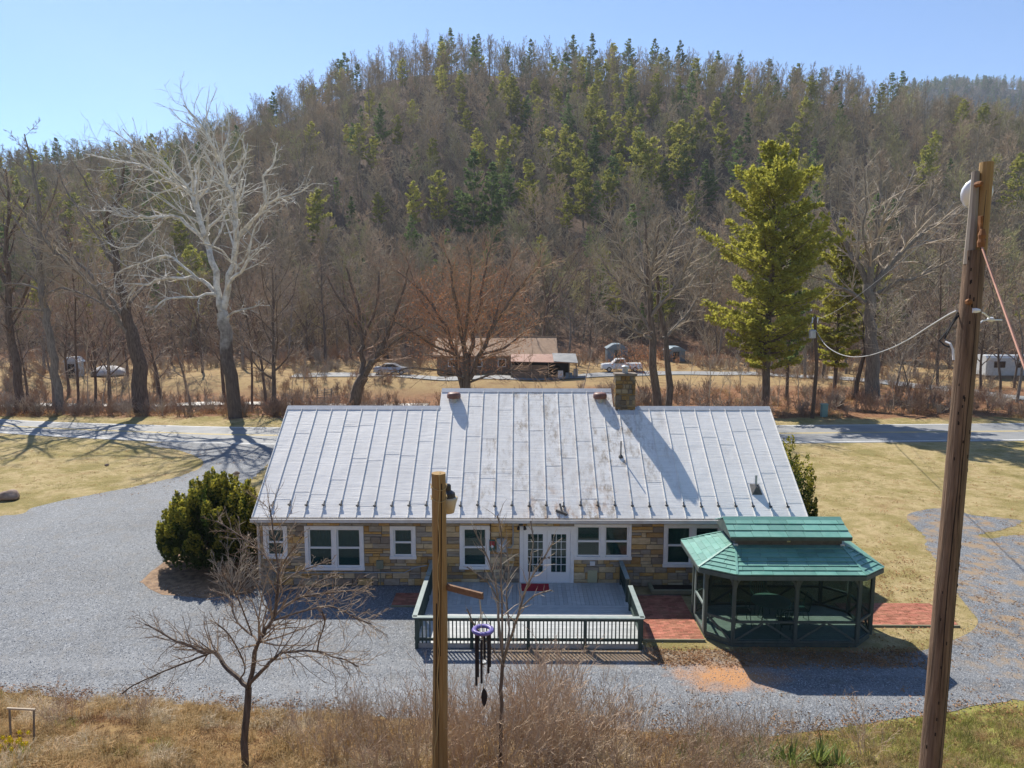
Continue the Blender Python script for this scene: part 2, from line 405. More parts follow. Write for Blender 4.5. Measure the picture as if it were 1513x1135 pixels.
pmat('gazebo_wood', (.06, .08, .074), (.09, .11, .10), 4, rough=.55, stretch=(1, 1, .3)); pmat('gazebo_floor', (.30, .33, .29), (.38, .40, .36), 4, rnd=.08, rough=.6)
def make_shingle():
    s = NT('shingle_green'); P = s.coord('Position')
    c = s.ramp(s.noise(P, 3, 5), [(.3, (.115, .28, .225)), (.7, (.175, .345, .285))])
    hs = s.node("ShaderNodeHueSaturation"); s.link(s.rng(s.node("ShaderNodeObjectInfo").outputs['Random'], 0, 1, .82, 1.15), hs.inputs['Value']); s.link(c, hs.inputs['Color'])
    s.link(hs.outputs[0], s.b.inputs['Base Color']); s.b.inputs['Roughness'].default_value = .38; s.b.inputs['Specular IOR Level'].default_value = .5
    s.bump(s.noise(P, 14, 3), .15, .02)
make_shingle()
pmat('patio_green', (.028, .085, .065), (.04, .105, .08), 9, rough=.4, spec=.5); pmat('patio_top', (.10, .19, .15), (.13, .22, .18), 5, rough=.35)
pmat('pole_new', (.26, .155, .055), (.36, .235, .10), 3, stretch=(9, 9, .5), rough=.8, bump=.5, bscale=8, stops=(.3, .7))
pmat('pole_old', (.062, .040, .027), (.27, .18, .118), 2.6, stretch=(9, 9, .45), rough=.9, bump=.8, bscale=8, stops=(.3, .72)); pmat('pole_dark', (.07, .045, .03), (.12, .08, .055), 4, stretch=(6, 6, .5))
pmat('pole_grey', (.22, .19, .16), (.30, .26, .21), 4, stretch=(6, 6, .5)); pmat('crack', (.02, .014, .010))
pmat('lamp_cream', (.60, .50, .33), (.52, .42, .27), 6, rough=.35); pmat('globe_white', (.74, .77, .82), rough=.25, spec=.6)
pmat('wire_grey', (.40, .41, .42), rough=.5); pmat('wire_black', (.02, .02, .022)); pmat('wire_tan', (.42, .30, .13)); pmat('wire_pink', (.42, .22, .16)); pmat('rust', (.26, .115, .04), (.16, .07, .03), 12)
pmat('chime_black', (.012, .012, .020), rough=.55, spec=.3); pmat('chime_purple', (.13, .10, .30), (.18, .15, .38), 6, rough=.4); pmat('chain', (.45, .38, .27)); pmat('board_brown', (.15, .08, .045), (.22, .13, .075), 4, stretch=(1, 5, 5))
# bark, twigs, leaves
pmat('bark_brown', (.08, .058, .044), (.19, .148, .115), 3, stretch=(4, 4, .5), bump=.7, bscale=9, rough=.95, vec='Object')
pmat('bark_grey', (.14, .12, .098), (.29, .25, .205), 3, stretch=(4, 4, .5), bump=.6, bscale=9, rough=.95)
pmat('twig_grey', (.27, .215, .165), (.38, .31, .24), 1.2, rnd=.18, rough=.9); pmat('twig_brown', (.23, .155, .11), (.34, .24, .17), 1.2, rnd=.18, rough=.9)
pmat('twig_red', (.33, .205, .125), (.45, .30, .19), .8, rnd=.12, rough=.9); pmat('twig_pale', (.38, .31, .23), (.50, .42, .32), .8, rnd=.12, rough=.9)
pmat('twig_shrub', (.36, .255, .17), (.52, .40, .28), 2, rnd=.2, rough=.9)
pmat('leaf_rust', (.44, .19, .07), (.36, .17, .08), 2, island=.35, trans=(.60, .27, .09))
pmat('hill_twig', (.28, .225, .145), (.40, .33, .22), .5, rnd=.30, rough=.95); pmat('hill_twig_warm', (.32, .235, .15), (.44, .335, .22), .5, rnd=.3, rough=.95); pmat('hill_twig_olive', (.28, .26, .12), (.40, .36, .17), .5, rnd=.3, rough=.95); pmat('twig_tree', (.22, .165, .11), (.33, .26, .185), 2, rnd=.2, rough=.9);  pmat('hill_trunk', (.14, .115, .092), (.26, .22, .18), 1, rnd=.2, rough=.95)
def make_syc():
    s = NT('bark_sycamore'); P = s.coord('Position'); sep = s.node("ShaderNodeSeparateXYZ"); s.link(P, sep.inputs[0])
    up = s.rng(s.math('ADD', sep.outputs[2], s.math('MULTIPLY', s.math('SUBTRACT', s.noise(P, .9, 4), .5), 7)), 5.5, 10.5)
    low = s.ramp(s.noise(s.coord('Position', (5, 5, .8)), 2, 5), [(.3, (.06, .042, .032)), (.7, (.15, .115, .09))])
    hi = s.ramp(s.noise(P, 2.5, 5), [(.35, (.38, .35, .29)), (.55, (.66, .63, .55)), (.75, (.74, .71, .63))])
    s.link(s.mix(up, low, hi), s.b.inputs['Base Color']); s.b.inputs['Roughness'].default_value = .8; s.bump(s.noise(P, 8, 4), .5, .03)
make_syc()
pmat('pine_bright', (.33, .33, .055), (.44, .42, .08), .6, island=.3, trans=(.84, .80, .10), rough=.8)
pmat('pine_olive', (.28, .30, .07), (.40, .37, .085), .5, rnd=.30, island=.3, trans=(.72, .70, .12), rough=.85)
pmat('pine_dark', (.11, .17, .06), (.17, .22, .075), .5, rnd=.25, island=.3, trans=(.27, .38, .09), rough=.85)
pmat('cedar', (.035, .065, .016), (.065, .10, .02), 1.2, island=.45, trans=(.10, .13, .02), rough=.8); pmat('cedar_tip', (.25, .25, .04), (.35, .31, .045), 2, island=.35, trans=(.55, .50, .06))
pmat('dry_grass', (.36, .235, .105), (.50, .37, .19), 1.5, rnd=.30, island=.3, trans=(.45, .31, .14), rough=.9); pmat('lawn_grass', (.145, .14, .04), (.45, .345, .18), .42, stops=(.40, .60), vec='Position', rnd=.3, island=.3, trans=(.36, .30, .09), rough=.9)
pmat('green_blade', (.22, .24, .05), (.32, .31, .08), 2, rnd=.25, island=.3, trans=(.36, .38, .08)); pmat('yucca', (.13, .19, .045), (.24, .27, .07), 3, island=.3, trans=(.22, .28, .07), rough=.5)
pmat('ground_mulch', (.13, .075, .04), (.30, .19, .11), 4, vec='Position', bump=.8, bscale=25)
pmat('dead_leaf', (.30, .155, .07), (.42, .25, .12), 3, rnd=.4, trans=(.3, .16, .07)); pmat('grass_pale', (.46, .37, .25), (.58, .48, .34), 1.5, rnd=.25, island=.3, trans=(.5, .41, .26)); pmat('grass_brown', (.17, .10, .05), (.28, .17, .085), 1.5, rnd=.3, island=.3, trans=(.22, .13, .06)); pmat('daffodil', (.75, .58, .02)); pmat('brush_leaf', (.21, .105, .055), (.30, .16, .08), 1, rnd=.3, island=.3, trans=(.26, .13, .06))
pmat('pebble', (.26, .275, .295), (.36, .375, .395), 8, rnd=.45, rough=.7); pmat('rock', (.20, .14, .11), (.34, .26, .21), 2, bump=.6, bscale=5, rough=.9)
pmat('asphalt', (.20, .205, .205), (.27, .27, .265), .6, bump=.3, bscale=60, rough=.75, vec='Position', spec=.3); pmat('paint_white', (.72, .72, .70), (.55, .55, .53), 5, vec='Position'); pmat('paint_yellow', (.62, .46, .13), (.50, .38, .14), 5, vec='Position')
pmat('lane_gravel', (.22, .225, .225), (.29, .285, .275), .8, bump=.4, bscale=30, vec='Position'); pmat('track_dirt', (.36, .31, .26), (.27, .22, .17), .7, vec='Position'); pmat('creek_stones_glare', (.52, .50, .46), (.36, .33, .29), 1.6, bump=.8, bscale=4, vec='Position', rough=.5)
pmat('car_white', (.72, .73, .74), rough=.25, spec=.5); pmat('car_silver', (.42, .44, .48), rough=.25, metal=.4); pmat('rubber', (.02, .02, .02)); pmat('rim', (.4, .4, .42), rough=.3, metal=.6); pmat('car_red', (.4, .02, .02)); pmat('car_lamp', (.8, .8, .78), rough=.1)
pmat('shingle_brown', (.26, .165, .10), (.34, .225, .145), 2, vec='Position', bump=.3); pmat('siding_brown', (.20, .145, .10), (.25, .18, .125), 2); pmat('awning_red', (.40, .24, .18), (.30, .17, .12), 3, rough=.5); pmat('shed_blue', (.16, .22, .26), (.22, .28, .32), 3, rough=.5); pmat('shed_white', (.50, .52, .54), (.40, .42, .43), 3)
pmat('wood_grey', (.17, .14, .11), (.26, .22, .17), 4); pmat('tarp_white', (.50, .48, .46), (.40, .38, .36), 1.5); pmat('pedestal_green', (.20, .30, .27)); pmat('far_forest', (.055, .060, .052), (.10, .09, .075), .02, vec='Position', bump=1, bscale=.1, bdist=4)
# ------------------------------------------------------------------ ground, hill, road, drive
def axis(parts):
    out = []
    for a, b, st in parts:
        n = max(1, round((b - a) / st)); out += [a + (b - a) * i / n for i in range(n)]
    return out + [parts[-1][1]]
def sheet(name, xs, ys, mat, kind='structure'):
    m = MB(); nx = len(xs)
    m.v = [(x, y, height(x, y)) for y in ys for x in xs]
    m.f = [(j * nx + i, j * nx + i + 1, (j + 1) * nx + i + 1, (j + 1) * nx + i) for j in range(len(ys) - 1) for i in range(nx - 1)]
    o = m.build(name, mat, smooth=True); tag(o, kind=kind); return o
XS = axis([(-620, -330, 29), (-330, -60, 6), (-60, -22, 2), (-22, 24, .5), (24, 66, 2), (66, 330, 6), (330, 620, 29)])
gr = sheet('ground', XS, axis([(-60, 0, 10), (0, 8, 1), (8, 19.5, .35), (19.5, 60, 3), (60, 116, 1.5)]), 'ground_mat'); tag(gr, 'dry late winter lawn, grassy bank and fields of the valley floor', 'ground')
hl = sheet('hill', axis([(-620, -330, 29), (-330, 330, 6), (330, 620, 29)]), axis([(116, 340, 4), (340, 700, 30)]), 'ground_mat'); tag(hl, 'steep wooded hill covered in brown leaf litter', 'hill')
def poly_sheet(name, pts, z, mat, jag=.0, step=.18, label=None, cat=None, seed=0):
    """flat sheet from an outline; its edges are broken up with noise"""
    loop = []
    n = len(pts)
    for i in range(n):
        a = Vector((*pts[i], 0)); b = Vector((*pts[(i + 1) % n], 0)); L = (b - a).length; k = max(1, int(L / step)) if jag else 1
        nrm = Vector((-(b - a).y, (b - a).x, 0)).normalized() if L > 0 else Vector()
        for j in range(k):
            p = a.lerp(b, j / k)
            if jag and j:
                p = p + nrm * jag * (1.3 * noise.noise(Vector((p.x * .7, p.y * .7, seed))) + .35 * noise.noise(Vector((p.x * 2.6, p.y * 2.6, seed + 3))) + .07 * rng.uniform(-1, 1))
            loop.append(p)
    tri = tessellate_polygon([loop]); m = MB()
    m.v = [(p.x, p.y, z) for p in loop]
    for t in tri:
        a, b, c = (loop[i] for i in t)
        if (b - a).cross(c - a).z < 0: t = (t[0], t[2], t[1])
        m.f.append(tuple(t))
    o = m.build(name, mat); tag(o, label, cat, kind='structure'); return o
def arc(pts, n=6):
    """rounds an outline (Catmull-Rom)"""
    out = []
    for i in range(len(pts) - 1):
        p0 = pts[max(i - 1, 0)]; p1 = pts[i]; p2 = pts[i + 1]; p3 = pts[min(i + 2, len(pts) - 1)]
        for j in range(n):
            t = j / n
            out.append(tuple(.5 * ((2 * p1[k]) + (-p0[k] + p2[k]) * t + (2 * p0[k] - 5 * p1[k] + 4 * p2[k] - p3[k]) * t * t + (-p0[k] + 3 * p1[k] - 3 * p2[k] + p3[k]) * t ** 3) for k in (0, 1)))
    out.append(pts[-1]); return out
ROAD_N = [(-90, 68), (-60, 59.6), (-40.3, 54.0), (-28, 51.2), (-17, 49.7), (0, 49.4), (19.4, 50.7), (37, 51.8), (60, 53.4), (110, 58)]
ROAD_F = [(-90, 74.5), (-60, 65.4), (-44, 59.8), (-30, 57.4), (-19, 56.4), (0, 56.5), (21, 57.8), (42, 58.9), (65, 60.6), (110, 64.6)]
ROAD_F2 = [(x, min(y, 60.0 + max(0, abs(x) - 45) * .25)) for x, y in ROAD_F]
def lerp_curve(t, off):   # t 0..1 across the road
    return [(a[0] + (b[0] - a[0]) * t, a[1] + (b[1] - a[1]) * t + off) for a, b in zip(arc(ROAD_N), arc(ROAD_F))]
def ribbon(name, A, B, dz, mat, label=None, cat=None, kind='structure'):
    m = MB(); n = len(A)
    m.v = [(x, y, height(x, y) + dz) for x, y in A] + [(x, y, height(x, y) + dz) for x, y in B]
    m.f = [(i, i + 1, n + i + 1, n + i) for i in range(n - 1)]
    o = m.build(name, mat); tag(o, label, cat, kind=kind); return o
ribbon('road', lerp_curve(0, -.2), lerp_curve(1, 0), .012, 'asphalt', 'grey two lane asphalt road behind the house', 'road')
m = MB()
def stripe(t, w):
    A = lerp_curve(t, -w / 2); B = lerp_curve(t, w / 2); n = len(A)
    m.add([(x, y, height(x, y) + .017) for x, y in A] + [(x, y, height(x, y) + .017) for x, y in B], [(i, i + 1, n + i + 1, n + i) for i in range(n - 1)])
stripe(.035, .16); stripe(.965, .16)
m.build('road_edge_line', 'paint_white'); tag(bpy.data.objects['road_edge_line'], 'white painted lines along both road edges', 'road marking', kind='structure')
m = MB(); stripe(.49, .12); stripe(.53, .12)
m.build('road_centre_line', 'paint_yellow'); tag(bpy.data.objects['road_centre_line'], 'double yellow line down the middle of the road', 'road marking', kind='structure')
# gravel drive: from the road past the left of the house, across its front and round to the turning loop on the right
g = lambda px, py: G(px, py)
inner = [(-24.0, 51.0)] + [g(*p) for p in [(215, 656), (262, 665), (292, 676), (300, 686), (280, 699), (200, 719), (110, 736), (50, 750), (0, 763)]] + [(-34, 32.5), (-44, 30)]
bankl = [(-44, 20.5), (-22, 18.9)] + [g(*p) for p in [(0, 1022), (100, 1033), (200, 1047), (330, 1054), (450, 1060), (600, 1064), (760, 1070), (900, 1077), (1000, 1086), (1110, 1090), (1180, 1083), (1260, 1073), (1330, 1062), (1400, 1053), (1513, 1036)]] + [(22, 18.2), (30, 20)]
right = [(30, 33)] + [(20.6, 30.6)] + [g(*p) for p in [(1513, 771), (1440, 762), (1395, 751), (1350, 757), (1340, 767), (1362, 790), (1382, 830), (1402, 862), (1432, 900), (1445, 918), (1432, 935), (1398, 950), (1365, 961), (1300, 968)]]
front = [(11.4, 20.35), (9.5, 20.2), (6.0, 20.35), (4.2, 20.55), (3.78, 20.62), (3.78, 25.05), (-9.6, 25.05)]
house_l = [(-9.7, 25.0), (-11.2, 24.7), (-13.2, 25.2), (-14.2, 26.6), (-13.9, 28.8), (-12.4, 31.5)] + [g(*p) for p in [(360, 722), (388, 694), (404, 680), (414, 668)]] + [(-14.6, 49.3)]
outline = arc(inner) + arc(bankl) + arc(right) + front + arc(house_l)
poly_sheet('gravel_driveway', outline, .010, 'gravel_mat', .26, .2, 'grey gravel driveway curving from the road across the front of the house', 'driveway')
# brick path left and right of the gazebo, small brick landing left of the deck
def brick_field(name, x0, x1, y0, y1, z, label, edge=True):
    t = thing(name, (x0, y0, 0), label, 'path'); tag(t, kind='structure')
    mb = MB(); bl, bw, gp = .215, .105, .008; r = 0; y = y0
    while y + bw <= y1 + .001:
        x = x0 - (bl / 2 if r % 2 else 0)
        while x < x1:
            a = max(x, x0) + gp / 2; b = min(x + bl, x1) - gp / 2
            if b - a > .03:
                dz = rng.uniform(-.004, .004)
                mb.box(a, b, y + gp / 2, y + bw - gp / 2, .012, z + dz)
            x += bl
        y += bw; r += 1
    o = mb.build('brick', 'brick', t); tag(o, kind='stuff')
    box('bedding', (x0, x1, y0, y1, .006, z - .012), 'mortar', t)
    if edge:
        box('edging_board', (x0, x1, y0 - .05, y0 - .004, .0, z + .02), 'brick_edge', t)
    return t
brick_field('brick_path', 3.86, 5.80, 20.95, 24.3, .055, 'red brick path between the deck and the green gazebo')
brick_field('brick_walk', 11.0, 14.3, 22.0, 23.7, .045, 'red brick walk leading away from the gazebo on the side of the tall old pole')
brick_field('brick_landing', -4.4, -3.3, 23.3, 24.35, .05, 'small dark red brick landing beside the deck railing near the round pole')
# lane, farm track, pale creek, field patches behind the road
def path_ribbon(name, pts, w, dz, mat, label, cat):
    c = arc(pts, 8); A = []; B = []
    for i, p in enumerate(c):
        q0 = c[max(0, i - 1)]; q1 = c[min(len(c) - 1, i + 1)]; d = Vector((q1[0] - q0[0], q1[1] - q0[1])).normalized(); wv = w * (.9 + .25 * nz(p[0] * .3, p[1] * .3))
        A.append((p[0] - d.y * wv / 2, p[1] + d.x * wv / 2)); B.append((p[0] + d.y * wv / 2, p[1] - d.x * wv / 2))
    return ribbon(name, B, A, dz, mat, label, cat)
path_ribbon('farm_lane', [(-30, 93.5), (-20, 93.2), (-8, 90.5), (6, 91), (14, 94.5), (26, 95.5), (36, 93.5), (46, 86), (52, 79), (57, 70), (58, 61)], 3.6, .10, 'lane_gravel', 'pale grey gravel lane past the neighbour house and down to the road', 'lane')
path_ribbon('creek', [(-75, 74), (-55, 76), (-40, 77.5), (-30, 78.5), (-20, 77.5), (-10, 77)], 2.2, .16, 'creek_stones_glare', 'shallow rocky creek, sun glare painted pale, between the trees beyond the road', 'creek')  # sun glare on the shallow rocky water is put into the creek's pale colour
# ------------------------------------------------------------------ thin blue air
HAZE = 0.00017
if HAZE:
    hm = bpy.data.materials.new("haze"); hm.use_nodes = True; hn = hm.node_tree.nodes
    for n in list(hn):
        if n.bl_idname != "ShaderNodeOutputMaterial": hn.remove(n)
    pv = hn.new("ShaderNodeVolumePrincipled"); pv.inputs['Color'].default_value = (.80, .88, 1, 1); pv.inputs['Density'].default_value = HAZE; pv.inputs['Anisotropy'].default_value = .2
    hm.node_tree.links.new(pv.outputs[0], hn["Material Output"].inputs['Volume']); MATS['haze'] = hm
    hz = MB().box(-760, 1300, -90, 1480, -40, 440).build('haze', 'haze'); tag(hz, 'thin pale air between the camera and the far hills', 'haze', kind='stuff')
# ------------------------------------------------------------------ the stone cottage
HX0, HX1, WY, BY = -9.61, 10.0, 25.1, 33.2
EX0, EX1, EY, EZ, RY, RZ = -9.62, 10.38, 24.70, 2.72, 29.15, 6.06
SL = (RZ - EZ) / (RY - EY)
cottage = thing('stone_cottage', (0.2, 29, 0), 'long low cottage of tan sandstone with a pale standing seam metal roof', 'house')
OPEN = [(-9.37, -8.49, 1.06, 2.28), (-7.85, -5.68, .63, 2.29), (-4.71, -3.77, 1.06, 2.29), (-2.16, -1.05, .68, 2.32), (.04, 2.03, .14, 2.30), (2.03, 4.12, 1.06, 2.39), (5.30, 7.45, .79, 2.40)]
WZ = 2.76
def wall_cells(x0, x1, z0, z1):
    """pieces of the wall between the openings"""
    xs = sorted({x0, x1} | {v for o in OPEN for v in o[:2] if x0 < v < x1}); zs = sorted({z0, z1} | {v for o in OPEN for v in o[2:] if z0 < v < z1})
    for a, b in zip(xs, xs[1:]):
        for c, d in zip(zs, zs[1:]):
            if not any(o[0] < (a + b) / 2 < o[1] and o[2] < (c + d) / 2 < o[3] for o in OPEN): yield a, b, c, d
m = MB()
for a, b, c, d in wall_cells(HX0, HX1, 0, WZ): m.box(a, b, WY, WY + .24, c, d)
fw = m.build('front_wall', 'mortar', cottage)
def stone_mesh(m, a, b, c, d, yf, yb):
    """one block of ashlar with a slightly rough, chamfered face"""
    e = min(.014, (d - c) * .18); j = lambda: rng.uniform(-.006, .006); pr = rng.uniform(-.016, .012)
    lo = [(a, yb, c), (b, yb, c), (b, yb, d), (a, yb, d)]; mid = [(a + j(), yf + pr + e, c), (b + j(), yf + pr + e, c), (b + j(), yf + pr + e, d), (a + j(), yf + pr + e, d)]
    top = [(a + e, yf + pr + j(), c + e), (b - e, yf + pr + j(), c + e), (b - e, yf + pr + j(), d - e), (a + e, yf + pr + j(), d - e)]
    k = len(m.v); m.v += lo + mid + top
    for p in (0, 4):
        for i in range(4): m.f.append((k + p + i, k + p + (i + 1) % 4, k + p + 4 + (i + 1) % 4, k + p + 4 + i)); m.mi.append(0)
    m.f.append((k + 8, k + 9, k + 10, k + 11)); m.mi.append(0)
stones = []
z = 0.02; r2 = random.Random(5)
while z < WZ - .05:
    hgt = r2.choice([.11, .15, .19, .22, .26]); hgt = min(hgt, WZ - z)
    if WZ - (z + hgt) < .07: hgt = WZ - z
    cuts = sorted({HX0, HX1} | {v for o in OPEN if o[2] < z + hgt and o[3] > z for v in o[:2]})
    for a, b in zip(cuts, cuts[1:]):
        segs = [(z, z + hgt)]
        for o in OPEN:
            if o[0] < (a + b) / 2 < o[1]:
                new = []
                for c, d in segs:
                    if o[2] > c: new.append((c, min(d, o[2])))
                    if o[3] < d: new.append((max(c, o[3]), d))
                segs = [q for q in new if q[1] - q[0] > .03]
        for c, d in segs:
            x = a
            while x < b - .01:
                w = r2.uniform(.16, .40) + (r2.random() < .55) * r2.uniform(.1, .45)
                if b - (x + w) < .14: w = b - x
                if d - c > .18 and r2.random() < .30:
                    q = c + (d - c) * r2.uniform(.4, .6); stones.append((x, x + w, c, q)); stones.append((x, x + w, q, d))
                else: stones.append((x, x + w, c, d))
                x += w
    z += hgt
stones.sort(key=lambda s: -(s[1] - s[0]) * (s[3] - s[2]))
gp = .008
for k, (a, b, c, d) in enumerate(stones[:300]):
    m = MB(); stone_mesh(m, a + gp, b - gp, c + gp, d - gp, WY - .035, WY + .004); m.build('stone', 'stone', fw)
m = MB()
for a, b, c, d in stones[300:]: stone_mesh(m, a + gp, b - gp, c + gp, d - gp, WY - .035, WY + .004)
tag(m.build('small_stone', 'stone_small', fw), kind='stuff')
# other walls (gables and back), floor inside
for nm, x0, x1 in (('gable_wall', HX0, HX0 + .24), ('gable_wall', HX1 - .24, HX1)):
    prof = [(WY + .241, 0), (BY, 0), (BY, WZ), (RY, RZ - .16), (WY + .241, WZ)]
    MB().hexa([(x0, y, z) for y, z in prof], [(x1, y, z) for y, z in prof]).build(nm, 'stone_small', cottage)
box('back_wall', (HX0 + .241, HX1 - .241, BY - .24, BY - .001, 0, WZ), 'stone_small', cottage)
box('floor', (HX0 + .25, HX1 - .25, WY + .26, BY - .26, .02, .10), 'interior', cottage)
box('partition', (HX0 + .25, HX1 - .25, WY + 2.4, WY + 2.5, .11, WZ), 'interior', cottage)
# roof: a deck slab with separate metal pans, standing seams, snow guards
CX0, CX1, CRY = -3.28, 3.92, 29.98; CRZ = EZ + (CRY - EY) * SL
def on_slope(x, y, up=0.0):
    nrm = Vector((0, -SL, 1)).normalized(); return Vector((x, y, EZ + (y - EY) * SL)) + nrm * up
m = MB()
def slab(x0, x1, yr, yb):
    zr = EZ + (yr - EY) * SL; zb = zr - (yb - yr) * SL
    pr = [(EY + .02, EZ - .035), (yr, zr - .035), (yb, zb - .035), (yb, zb - .16), (yr, zr - .2), (EY + .02, EZ - .16)]
    m.hexa([(x0, y, z) for y, z in pr], [(x1, y, z) for y, z in pr])
slab(EX0 + .01, CX0, RY, 33.6); slab(CX0 + .001, CX1 - .001, CRY, 34.6); slab(CX1, EX1 - .01, RY, 33.6)
roof = m.build('roof', 'gutter_white', cottage)
def pan(x0, x1, y0, y1, lift=0.0):
    """sheet metal pan with a little oil canning"""
    m = MB(); nx, ny = 3, 7; vs = []
    for j in range(ny):
        for i in range(nx):
            x = x0 + (x1 - x0) * i / (nx - 1); y = y0 + (y1 - y0) * j / (ny - 1)
            w = .008 * nz(x * 1.7, y * 1.3, 7) * (1 if i == 1 else .3) if 0 < j < ny - 1 else 0
            vs.append(on_slope(x, y, .004 + lift * (1 - j / (ny - 1)) + w))
    fs = [(j * nx + i, j * nx + i + 1, (j + 1) * nx + i + 1, (j + 1) * nx + i) for j in range(ny - 1) for i in range(nx - 1)]
    k = len(vs); vs += [on_slope(x0, y0, -.03), on_slope(x1, y0, -.03)]; fs.append((k, k + 1, 2, 1, 0))
    m.add(vs, fs); return m.build('roof_panel', 'roof_metal', roof)
PW = (EX1 - EX0) / 32; r3 = random.Random(8)
edges = [EX0 + i * PW for i in range(33)]
for i in range(32):
    a, b = edges[i], edges[i + 1]; mid = (a + b) / 2
    top = CRY if CX0 < mid < CX1 else RY
    if a < CX0 < b or a < CX1 < b: top = RY
    cuts = [EY]; y = EY + r3.uniform(.35, 2.6)
    while y < top - .5: cuts.append(y); y += r3.uniform(1.2, 3.2)
    cuts.append(top)
    for c, d in zip(cuts, cuts[1:]): pan(a + .006, b - .006, c, d, .006)
    if a < CX0 < b: pan(CX0, b - .006, RY + .001, CRY, 0)
    if a < CX1 < b: pan(a + .006, CX1, RY + .001, CRY, 0)
for i in range(33):
    x = min(max(edges[i], EX0 + .012), EX1 - .012); top = CRY if CX0 < x < CX1 else RY
    MB().bar(on_slope(x, EY + .0, .022), on_slope(x, top - .1, .020), .019, .040, up=(0, -SL, 1)).build('seam', 'roof_metal', roof)
    if 0 < i < 32:
        y = EY + .40 + r3.uniform(-.02, .02); m = MB()
        m.bar(on_slope(x - .055, y, .075), on_slope(x + .055, y, .075), .05, .035, up=(0, -SL, 1)); m.bar(on_slope(x, y - .03, .05), on_slope(x, y + .16, .05), .032, .03, up=(0, -SL, 1))
        m.build('snow_guard', 'dark_metal', roof)
def back_pans(x0, x1, yr, yb):
    zr = EZ + (yr - EY) * SL
    n = max(1, round((x1 - x0) / PW))
    for i in range(n):
        a = x0 + (x1 - x0) * i / n; b = x0 + (x1 - x0) * (i + 1) / n; zb = zr - (yb - yr) * SL
        MB().hexa([(a, yr, zr - .034), (b, yr, zr - .034), (b, yb, zb - .034), (a, yb, zb - .034)], [(a, yr, zr + .006), (b - .004, yr, zr + .006), (b - .004, yb, zb + .006), (a, yb, zb + .006)]).build('back_panel', 'roof_metal', roof)
back_pans(EX0, CX0, RY, 33.6); back_pans(CX0, CX1, CRY, 34.6); back_pans(CX1, EX1, RY, 33.6)
def ridge(x0, x1, y, z):
    MB().hexa([(x0, y - .17, z - .10), (x0, y, z + .045), (x0, y + .17, z - .10), (x0, y, z + .012)], [(x1, y - .17, z - .10), (x1, y, z + .045), (x1, y + .17, z - .10), (x1, y, z + .012)]).build('ridge_cap', 'ridge_metal', roof)
ridge(EX0, CX0, RY, RZ); ridge(CX0, CX1, CRY, CRZ); ridge(CX1 + .98, EX1, RY, RZ)
for x, s in ((CX0, -1), (CX1, 1)):   # small upright gables where the middle roof rises above the side roofs
    MB().hexa([(x, RY - .05, RZ - .06), (x, CRY, CRZ - .02), (x, CRY + 1.2, RZ - .25), (x, RY + .3, RZ - .25)], [(x + s * .012, RY - .05, RZ - .06), (x + s * .012, CRY, CRZ - .02), (x + s * .012, CRY + 1.2, RZ - .25), (x + s * .012, RY + .3, RZ - .25)]).build('cheek_flashing', 'roof_metal', roof)
for x in (EX0 - .012, EX1):
    MB().hexa([(x, EY, EZ - .16), (x, RY, RZ - .18), (x, RY, RZ + .02), (x, EY, EZ + .03)], [(x + .012, EY, EZ - .16), (x + .012, RY, RZ - .18), (x + .012, RY, RZ + .02), (x + .012, EY, EZ + .03)]).build('rake_trim', 'white_trim', roof)
# eave: soffit, fascia, open gutter
box('soffit', (EX0 + .03, EX1 - .03, EY + .10, WY - .04, EZ - .20, EZ - .162), 'white_trim', cottage)
gut = box('gutter', (EX0 - .02, EX1 + .02, EY - .135, EY - .12, EZ - .15, EZ - .035), 'gutter_white', cottage)
box('gutter_trough', (EX0 - .02, EX1 + .02, EY - .119, EY + .07, EZ - .15, EZ - .115), 'gutter_inside', gut)
box('fascia', (EX0, EX1, EY + .075, EY + .099, EZ - .19, EZ - .05), 'gutter_inside', cottage)
box('gutter_lip', (EX0 - .02, EX1 + .02, EY - .15, EY - .121, EZ - .034, EZ - .022), 'gutter_white', gut)
dp = MB().tube([(-9.55, EY + .0, EZ - .16), (-9.52, EY + .1, EZ - .25), (-9.52, WY - .10, EZ - .42), (-9.52, WY - .10, .22), (-9.52, WY - .28, .10)], .042, 8).build('downspout', 'gutter_white', cottage)
